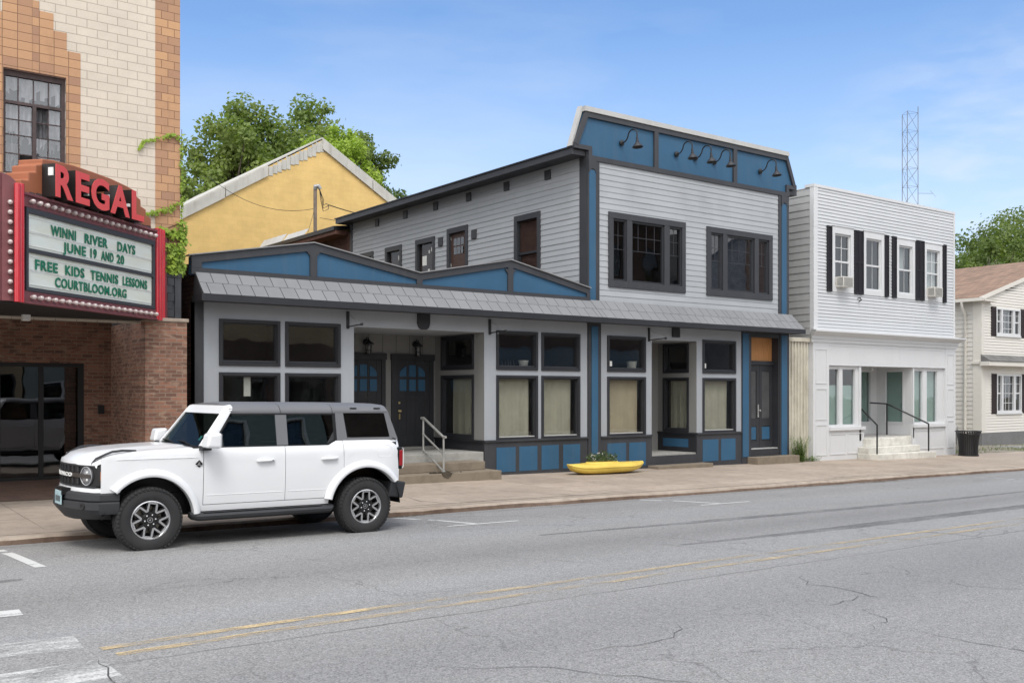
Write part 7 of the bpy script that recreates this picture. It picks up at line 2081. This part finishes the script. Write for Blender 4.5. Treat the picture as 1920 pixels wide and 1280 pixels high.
# floor pan box that keeps light out; black backing darkens the door gaps
mb = MB(); mb.box(-.55, 3.45, -.62, .62, .42, .70); mb.box(-.56, .62, -.60, .60, .705, 1.06); mb.box(.58, 2.38, -.86, .86, .42, .60)
cb(mb, 'floor_pan', 'car_black')
mb = MB()
for sgn in (-1, 1):
    for x0, x1 in ((.58, 2.40),): mb.box(x0, x1, min(sgn * .80, sgn * .878), max(sgn * .80, sgn * .878), .55, 1.25)
    mb.box(2.4, 3.5, min(sgn * .60, sgn * .86), max(sgn * .60, sgn * .86), 1.0, 1.30); mb.box(-.5, .66, min(sgn * .55, sgn * .80), max(sgn * .55, sgn * .80), .98, 1.16)
mb.box(3.44, 3.53, -.80, .80, .60, 1.32); mb.box(-.58, -.52, -.78, .78, .6, 1.06)
cb(mb, 'dark_backing', 'car_black')
mb = MB(); mb.box(-.12, .12, -.7, .7, .34, .44); mb.box(2.86, 3.10, -.7, .7, .33, .45); mb.tube([(3.0, -.3, .36), (3.55, -.5, .38)], .04, 8); mb.tube([(.2, -.45, .5), (.55, -.5, .44), (2.5, -.5, .44)], .05, 6)
cb(mb, 'axle', 'car_black')
# running boards
for sgn in (-1, 1):
    mb = MB(); sec = [(.80, .455), (.90, .458), (.965, .44), (.985, .415), (.975, .38), (.93, .352), (.80, .345)]
    st_ = [(.50, .6, .03), (.54, .9, .012), (.60, 1, 0), (2.36, 1, 0), (2.43, .97, .0), (2.47, .8, .02)]
    vv = []
    for x, k, up in st_:
        for y, z in sec: vv.append((x, sgn * (.80 + (y - .80) * k), .40 + (z - .40) * k + up))
    m_ = len(sec)
    mb.add(vv, [(i * m_ + j, (i + 1) * m_ + j, (i + 1) * m_ + (j + 1) % m_, i * m_ + (j + 1) % m_) for i in range(len(st_) - 1) for j in range(m_)] + [tuple(range(m_)), tuple(range((len(st_) - 1) * m_, len(st_) * m_))])
    mb.box(.66, 2.3, min(sgn * .84, sgn * .95), max(sgn * .84, sgn * .95), .455, .462)
    cb(mb, 'running_board', 'car_plastic', smooth=True, angle=30)
# ---- greenhouse
def yg(z): return .855 - (z - 1.28) * .20      # half width of the glass house
ZG, ZR = 1.725, 1.845
# roof panels: three pieces with joints, drop at the back
def roof_piece(x0, x1, mat='hardtop_grey'):
    mb = MB(); n_ = max(2, int((x1 - x0) / .08)); rows = []
    for k in range(n_ + 1):
        x = x0 + (x1 - x0) * k / n_
        dz = -.035 * max(0, (1.25 - x) / .3) ** 1.6 if x < 1.25 else (-.012 * ((x - 2.4) / 1.0) ** 2 if x > 2.4 else 0)
        yb = yg(ZG)
        rows.append([(x, -yb - .012, ZG - .012), (x, -yb - .014, ZG + .018), (x, -yb + .012, ZG + .055 + dz * .5), (x, -yb + .07, ZR - .025 + dz), (x, -yb + .16, ZR - .006 + dz), (x, -.3, ZR + .012 + dz), (x, 0, ZR + .016 + dz), (x, .3, ZR + .012 + dz), (x, yb - .16, ZR - .006 + dz), (x, yb - .07, ZR - .025 + dz), (x, yb - .012, ZG + .055 + dz * .5), (x, yb + .014, ZG + .018), (x, yb + .012, ZG - .012)])
    m_ = 13
    mb.add([p for r_ in rows for p in r_], [(i * m_ + j, (i + 1) * m_ + j, (i + 1) * m_ + j + 1, i * m_ + j + 1) for i in range(n_) for j in range(m_ - 1)] + [tuple(range(m_)), tuple(range(n_ * m_, (n_ + 1) * m_))])
    return cb(mb, 'roof_panel', mat, smooth=True, angle=40)
roof_piece(1.04, 1.742); roof_piece(1.752, 2.512); roof_piece(2.520, 3.39)
cb(MB().box(1.06, 3.38, -.70, .70, ZG - .02, ZG + .04), 'headliner', 'car_black')
# windscreen frame, white, with the pillars
zb0, zt0 = 1.285, 1.775
XB, XT = .645, 1.0
def wsp(k, y): return (XB + (XT - XB) * k, y, zb0 + (zt0 - zb0) * k)
mb = MB()
for sgn in (-1, 1):
    o0, o1 = sgn * (yg(1.285) + .012), sgn * (yg(1.76) + .016)
    i0, i1 = sgn * (yg(1.285) - .075), sgn * (yg(1.76) - .075)
    mb.hexa([(XB - .02, i0, zb0), (XB - .01, o0, zb0), (XB + .13, o0, zb0), (XB + .13, i0, zb0), (XT - .02, i1, zt0), (XT - .0, o1, zt0 - .02), (XT + .09, o1, zt0 - .01), (XT + .09, i1, zt0)])
yt = yg(1.76)
mb.hexa([(XT - .055, -yt + .03, zt0 - .072), (XT - .055, yt - .03, zt0 - .072), (XT + .06, yt - .03, zt0 - .05), (XT + .06, -yt + .03, zt0 - .05), (XT + .02, -yt + .08, zt0 + .035), (XT + .02, yt - .08, zt0 + .035), (XT + .10, yt - .08, zt0 + .052), (XT + .10, -yt + .08, zt0 + .052)])
for sgn in (-1, 1):
    mb.hexa([(XT - .03, sgn * (yt + .0), zt0 - .04), (XT - .05, sgn * (yt - .06), zt0 - .06), (XT + .09, sgn * (yt - .06), zt0 - .05), (XT + .09, sgn * (yt + .014), zt0 - .04), (XT + .01, sgn * (yt - .02), zt0 + .01), (XT + .015, sgn * (yt - .09), zt0 + .036), (XT + .10, sgn * (yt - .09), zt0 + .052), (XT + .10, sgn * (yt - .02), zt0 + .02)])
cb(mb, 'windscreen_frame', 'car_white', bevel=.012)
mb = MB(); q0, q1 = yg(1.285) - .07, yg(1.76) - .07
mb.hexa([(XB + .012, -q0, zb0), (XB + .012, q0, zb0), (XB + .026, q0, zb0), (XB + .026, -q0, zb0), (XT - .012, -q1, zt0 - .04), (XT - .012, q1, zt0 - .04), (XT + .002, q1, zt0 - .04), (XT + .002, -q1, zt0 - .04)])
cb(mb, 'windscreen', 'windscreen')
cb(MB().hexa([(.715, -.60, 1.36), (.715, -.53, 1.36), (.72, -.53, 1.36), (.72, -.60, 1.36), (.755, -.60, 1.415), (.755, -.53, 1.415), (.76, -.53, 1.415), (.76, -.60, 1.415)]), 'windscreen_sticker', 'sticker_cyan')
for y0 in (-.45, .2):
    mb = MB(); mb.tube([(.63, y0, 1.295), (.66, y0 + .30, 1.325), (.665, y0 + .55, 1.33)], .009, 5); cb(mb, 'wiper', 'car_black')
cb(MB().box(.72, 1.0, -.72, .72, 1.20, 1.285), 'dashboard', 'car_black')
# side glass and pillars
def gp(x, z, sgn, off=0): return (x, sgn * (yg(z) + off), z)
def sheet4(mb, pts, sgn, o0, o1):
    n_ = len(pts)
    mb.add([gp(x, z, sgn, o0) for x, z in pts] + [gp(x, z, sgn, o1) for x, z in pts], [tuple(range(n_)), tuple(range(n_, 2 * n_))] + [(i, (i + 1) % n_, n_ + (i + 1) % n_, n_ + i) for i in range(n_)])
for sgn in (-1, 1):
    wf = [(.80, 1.285), (1.672, 1.285), (1.672, ZG - .03), (1.10, ZG - .03), (1.05, ZG - .06)]
    wr = [(1.83, 1.285), (2.41, 1.285), (2.52, 1.345), (2.52, ZG - .03), (1.83, ZG - .03)]
    wq = [(2.75, 1.385), (2.77, 1.372), (3.37, 1.372), (3.395, 1.39), (3.34, 1.70), (3.31, 1.715), (2.72, 1.715), (2.70, 1.70)]
    for nm, p in (('side_window', wf), ('side_window', wr)):
        mb = MB(); sheet4(mb, p, sgn, -.012, -.004); cb(mb, nm, 'car_glass')
    mb = MB(); sheet4(mb, wq, sgn, .004, .012); cb(mb, 'quarter_window', 'car_glass')
    # belt weatherstrip
    mb = MB(); sheet4(mb, [(.70, 1.268), (2.42, 1.268), (2.53, 1.328), (2.53, 1.346), (2.41, 1.286), (.76, 1.286)], sgn, -.03, .014); sheet4(mb, [(1.06, ZG - .034), (2.55, ZG - .034), (2.55, ZG - .012), (1.08, ZG - .012)], sgn, -.03, .006)
    sheet4(mb, [(.76, 1.286), (.80, 1.286), (1.055, ZG - .06), (1.02, ZG - .06)], sgn, -.03, .006); sheet4(mb, [(2.52, 1.33), (2.56, 1.33), (2.56, ZG - .03), (2.52, ZG - .03)], sgn, -.03, .008)
    cb(mb, 'window_seal', 'car_black')
    mb = MB(); sheet4(mb, [(1.672, 1.286), (1.83, 1.286), (1.83, ZG - .03), (1.672, ZG - .03)], sgn, -.03, .006); cb(mb, 'door_pillar', 'hardtop_grey')
    mb = MB(); sheet4(mb, [(2.40, 1.286), (2.52, 1.345), (2.52, 1.46)], sgn, -.02, .001); cb(mb, 'window_corner', 'car_plastic')
    # hardtop side round the quarter window
    mb = MB()
    for p in ([(2.56, 1.335), (2.72, 1.335), (2.68, ZG + .03), (2.56, ZG + .03)], [(2.72, 1.335), (3.46, 1.335), (3.42, 1.372), (2.72, 1.372)], [(3.40, 1.372), (3.53, 1.335), (3.40, ZG + .03), (3.33, ZG + .03)], [(2.69, 1.715), (3.34, 1.715), (3.33, ZG + .03), (2.68, ZG + .03)]): sheet4(mb, p, sgn, -.06, .010)
    cb(mb, 'hardtop_side', 'hardtop_grey')
    mb = MB(); sheet4(mb, [(2.68, 1.33), (3.5, 1.33), (3.38, ZG), (2.62, ZG)], sgn, -.1, -.02); cb(mb, 'quarter_lining', 'car_black')
    mb = MB()
    for x in (2.80, 3.18): mb.box(x, x + .10, min(sgn * .755, sgn * .772), max(sgn * .755, sgn * .772), ZG + .052, ZG + .064)
    cb(mb, 'roof_clip', 'car_black')
cb(MB().hexa([(3.49, -.82, 1.335), (3.53, -.82, 1.335), (3.53, .82, 1.335), (3.49, .82, 1.335), (3.36, -.74, ZG + .06), (3.40, -.74, ZG + .06), (3.40, .74, ZG + .06), (3.36, .74, ZG + .06)]), 'rear_window', 'car_glass')
# seats seen dimly through the glass
for x, ys_ in ((1.35, (-.38, .38)), (2.2, (-.40, .40))):
    for y in ys_:
        mb = MB(); mb.hexa([(x, y - .24, .85), (x + .14, y - .24, .85), (x + .14, y + .24, .85), (x, y + .24, .85), (x + .13, y - .2, 1.42), (x + .23, y - .2, 1.42), (x + .23, y + .2, 1.42), (x + .13, y + .2, 1.42)]); mb.box(x + .15, x + .25, y - .12, y + .12, 1.46, 1.62); mb.box(x - .4, x + .1, y - .24, y + .24, .75, .88)
        cb(mb, 'seat', 'seat_cloth', bevel=.03)
mb = MB(); c_ = Vector((1.02, -.38, 1.25)); ax_ = Vector((1, 0, .5)).normalized(); bx_ = Vector((0, 1, 0)); cx_ = ax_.cross(bx_)
mb.tube([c_ + bx_ * .18 * math.cos(k * .2618) + cx_ * .18 * math.sin(k * .2618) for k in range(25)], .015, 6, caps=False); cb(mb, 'steering_wheel', 'car_black')
# mirrors
for sgn in (-1, 1):
    mb = MB(); y0, y1 = sgn * .955, sgn * 1.19
    a, b = min(y0, y1), max(y0, y1)
    mb.hexa([(.60, a, 1.285), (.80, a, 1.275), (.80, b, 1.275), (.60, b, 1.285), (.64, a, 1.465), (.80, a, 1.475), (.80, b, 1.475), (.64, b, 1.465)])
    mr = cb(mb, 'mirror', 'car_white', bevel=.035, segs=3)
    cb(MB().hexa([(.60, min(sgn * .80, sgn * .99), 1.245), (.74, min(sgn * .80, sgn * .99), 1.245), (.74, max(sgn * .80, sgn * .99), 1.245), (.60, max(sgn * .80, sgn * .99), 1.245), (.62, min(sgn * .80, sgn * .99), 1.30), (.74, min(sgn * .80, sgn * .99), 1.30), (.74, max(sgn * .80, sgn * .99), 1.30), (.62, max(sgn * .80, sgn * .99), 1.30)]), 'mirror_foot', 'car_plastic', mr, bevel=.012)
    cb(MB().box(.801, .808, a + .02, b - .02, 1.30, 1.455), 'mirror_glass', 'chrome', mr)
# badge: small black diamond with a pale figure
SF = Fr((0, -yhalf(.60, 1.08) - .003, 0), (1, 0, 0), (0, -1, 0))
bd = cb(MB().prismf(SF, [(.60, 1.028), (.648, 1.076), (.60, 1.124), (.552, 1.076)], 0, .006), 'badge', 'car_black')
cb(MB().prismf(SF, [(.578, 1.072), (.592, 1.095), (.605, 1.10), (.612, 1.085), (.600, 1.08), (.615, 1.066), (.640, 1.062), (.640, 1.052), (.562, 1.056), (.562, 1.064)], .006, .009), 'badge_figure', 'chrome', bd)
# fuel flap outline
mb = MB(); pts = [(3.20, 1.09), (3.38, 1.09), (3.405, 1.11), (3.405, 1.22), (3.36, 1.255), (3.22, 1.255), (3.175, 1.22), (3.175, 1.11)]
mb.tube([(x, -yhalf(x, z) - .0005, z) for x, z in pts + pts[:1]], .004, 5, caps=False); cb(mb, 'fuel_flap', 'car_white', smooth=True)
# tail lamps, rear bumper, tailgate
cb(MB().box(3.50, 3.555, -.80, .80, .74, 1.32), 'tailgate', 'car_white', bevel=.02)
for sgn in (-1, 1):
    tl = cb(MB().box(3.50, 3.60, min(sgn * .72, sgn * .875), max(sgn * .72, sgn * .875), .90, 1.225), 'tail_lamp', 'car_black', bevel=.02)
    cb(MB().box(3.545, 3.606, min(sgn * .735, sgn * .880), max(sgn * .735, sgn * .880), .95, 1.18), 'lens', 'red_lens', tl, bevel=.01)
    mb = MB(); mb.tube([(3.60, sgn * .875, .92), (3.612, sgn * .876, .94), (3.612, sgn * .876, 1.19), (3.60, sgn * .875, 1.21)], .006, 5); cb(mb, 'lamp_edge', 'white_plastic', tl)
mb = MB(); mb.hexa([(3.36, -.90, .52), (3.62, -.86, .48), (3.62, .86, .48), (3.36, .90, .52), (3.40, -.915, .735), (3.665, -.87, .715), (3.665, .87, .715), (3.40, .915, .735)]); cb(mb, 'rear_bumper', 'car_plastic', bevel=.02)
mb = MB(); mb.tube([(3.5, -.55, .47), (3.6, -.56, .45), (3.62, -.56, .44)], .02, 8); cb(mb, 'exhaust', 'chrome')
# wheels
TR = .402
def make_wheel():
    w_ = MB(); n_ = 72
    prof = [(.235, -.11), (.25, -.122), (.30, -.131), (.345, -.128), (.378, -.118), (.394, -.10), (.401, -.07), (TR, 0), (.401, .07), (.394, .10), (.378, .118), (.345, .128), (.25, .122), (.235, .11)]
    w_.lathe((0, 0, 0), (0, 1, 0), prof, n_, caps=False)
    # tread and shoulder lugs
    for k in range(48):
        a = 2 * math.pi * k / 48; ca, sa = math.cos(a), math.sin(a)
        for ly0, ly1, r0, r1, st in ((-.134, -.085, .372, .406, 0), (-.075, -.03, .396, .4075, .5), (-.02, .025, .396, .408, 0), (.035, .08, .396, .4075, .5), (.085, .134, .372, .406, 0)):
            a2 = a + st * 2 * math.pi / 48; hw = .041 if abs(ly0) < .1 else .036
            da = hw / .40 * .48
            q = []
            for r_ in (r0, r1):
                for (s_, ly) in ((-1, ly0), (1, ly0), (1, ly1), (-1, ly1)):
                    rr_ = r_ if not (abs(ly) > .13 and r_ == r1) else r_ - .018
                    q.append((math.cos(a2 + s_ * da) * rr_, ly, math.sin(a2 + s_ * da) * rr_))
            w_.hexa(q)
    # raised sidewall ring
    return w_
def wheel(x, y, z, sgn, nm='wheel', spin=0, face=True):
    root = cb(make_wheel(), nm, 'tyre_rubber', smooth=True, angle=35)
    root.location = (x, y, z)
    root.rotation_euler = (0, spin, 0)
    d = sgn
    rim = MB(); rim.lathe((0, 0, 0), (0, d, 0), [(.236, .108), (.240, .118), (.228, .122), (.221, .112), (.216, .06), (.210, -.08), (.236, -.108)], 48, caps=False); cb(rim, 'rim', 'alloy', root, smooth=True, angle=30)
    mb = MB(); mb.lathe((0, 0, 0), (0, d, 0), [(.214, .02), (.214, .045), (.085, .062), (.07, .085), (.05, .088), (0, .088)], 48); 
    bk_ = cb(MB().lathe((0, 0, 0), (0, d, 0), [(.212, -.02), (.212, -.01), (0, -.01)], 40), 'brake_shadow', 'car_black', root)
    dk = cb(MB().lathe((0, 0, 0), (0, d, 0), [(.165, -.005), (.165, .006), (.07, .008), (.07, -.005)], 36), 'brake_disc', 'disc_steel', root)
    WF = Fr((0, 0, 0), (1, 0, 0), (0, d, 0))
    sp = MB()
    for k in range(6):
        a = math.pi / 3 * k
        for off in (-.20, .20):   # two black legs per spoke
            b0 = a + off * .9; b1 = a + off * 1.12
            r0, r1, w0, w1 = .06, .212, .026, .021
            def pt(r_, ang, w_): return (math.cos(ang) * r_ - math.sin(ang) * w_, math.sin(ang) * r_ + math.cos(ang) * w_)
            sp.add([WF.p(*pt(r0, a + off * .6, -w0), .086), WF.p(*pt(r0, a + off * .6, w0), .086), WF.p(*pt(r1, b1, w1), .098), WF.p(*pt(r1, b1, -w1), .098),
                    WF.p(*pt(r0, a + off * .6, -w0), .03), WF.p(*pt(r0, a + off * .6, w0), .03), WF.p(*pt(r1, b1, w1), .05), WF.p(*pt(r1, b1, -w1), .05)], [(0, 1, 2, 3), (7, 6, 5, 4), (0, 4, 5, 1), (1, 5, 6, 2), (2, 6, 7, 3), (3, 7, 4, 0)])
    sp.lathe((0, 0, 0), (0, d, 0), [(.098, .03), (.098, .078), (.085, .090), (.05, .090), (.0, .088)], 30)
    cb(sp, 'spoke', 'alloy_black', root)
    zz = []
    for k in range(6):
        a = math.pi / 3 * k + math.pi / 2
        for ang, r_ in ((-26.0, .118), (-12.8, .214), (12.8, .214), (26.0, .118)): zz.append((r_, a + R(ang)))
    mb = MB(); n_ = len(zz)
    wd = .0115
    P = [Vector((math.cos(a) * r_, math.sin(a) * r_)) for r_, a in zz]
    outer, inner = [], []
    for i in range(n_):
        d0 = (P[i] - P[i - 1]).normalized(); d1 = (P[(i + 1) % n_] - P[i]).normalized()
        n0 = Vector((d0.y, -d0.x)); n1 = Vector((d1.y, -d1.x)); m_ = (n0 + n1).normalized(); k = wd / max(.35, m_.dot(n0))
        outer.append(P[i] + m_ * k); inner.append(P[i] - m_ * k)
    for i in range(n_):
        j = (i + 1) % n_
        mb.hexa([WF.p(*outer[i], .09), WF.p(*outer[j], .09), WF.p(*inner[j], .09), WF.p(*inner[i], .09), WF.p(*outer[i], .105), WF.p(*outer[j], .105), WF.p(*inner[j], .105), WF.p(*inner[i], .105)])
    cb(mb, 'spoke_face', 'alloy', root)
    mb = MB()
    for k in range(6):
        a = math.pi / 3 * k + .3; mb.lathe((math.cos(a) * .066, .085 * d, math.sin(a) * .066), (0, d, 0), [(.010, 0), (.010, .018), (0, .022)], 8)
    cb(mb, 'lug_nut', 'chrome', root)
    mb = MB(); mb.lathe((0, .088 * d, 0), (0, d, 0), [(.034, 0), (.034, .008), (.027, .008), (.027, .002)], 24, caps=False); mb.prismf(Fr((0, .09 * d, 0), (1, 0, 0), (0, d, 0)), [(-.016, -.008), (-.004, .012), (.008, .014), (.013, .002), (.004, .003), (.012, -.010)], 0, .006)
    cb(mb, 'hub_emblem', 'chrome', root)
    return root
for x in (0, 2.98):
    wheel(x, -.815, .402, -1, spin=.16 if x < 1 else .05); wheel(x, .815, .402, 1)
sw_ = wheel(3.70, .06, 1.02, 1, 'spare_wheel'); sw_.rotation_euler = (0, 0, R(-90))
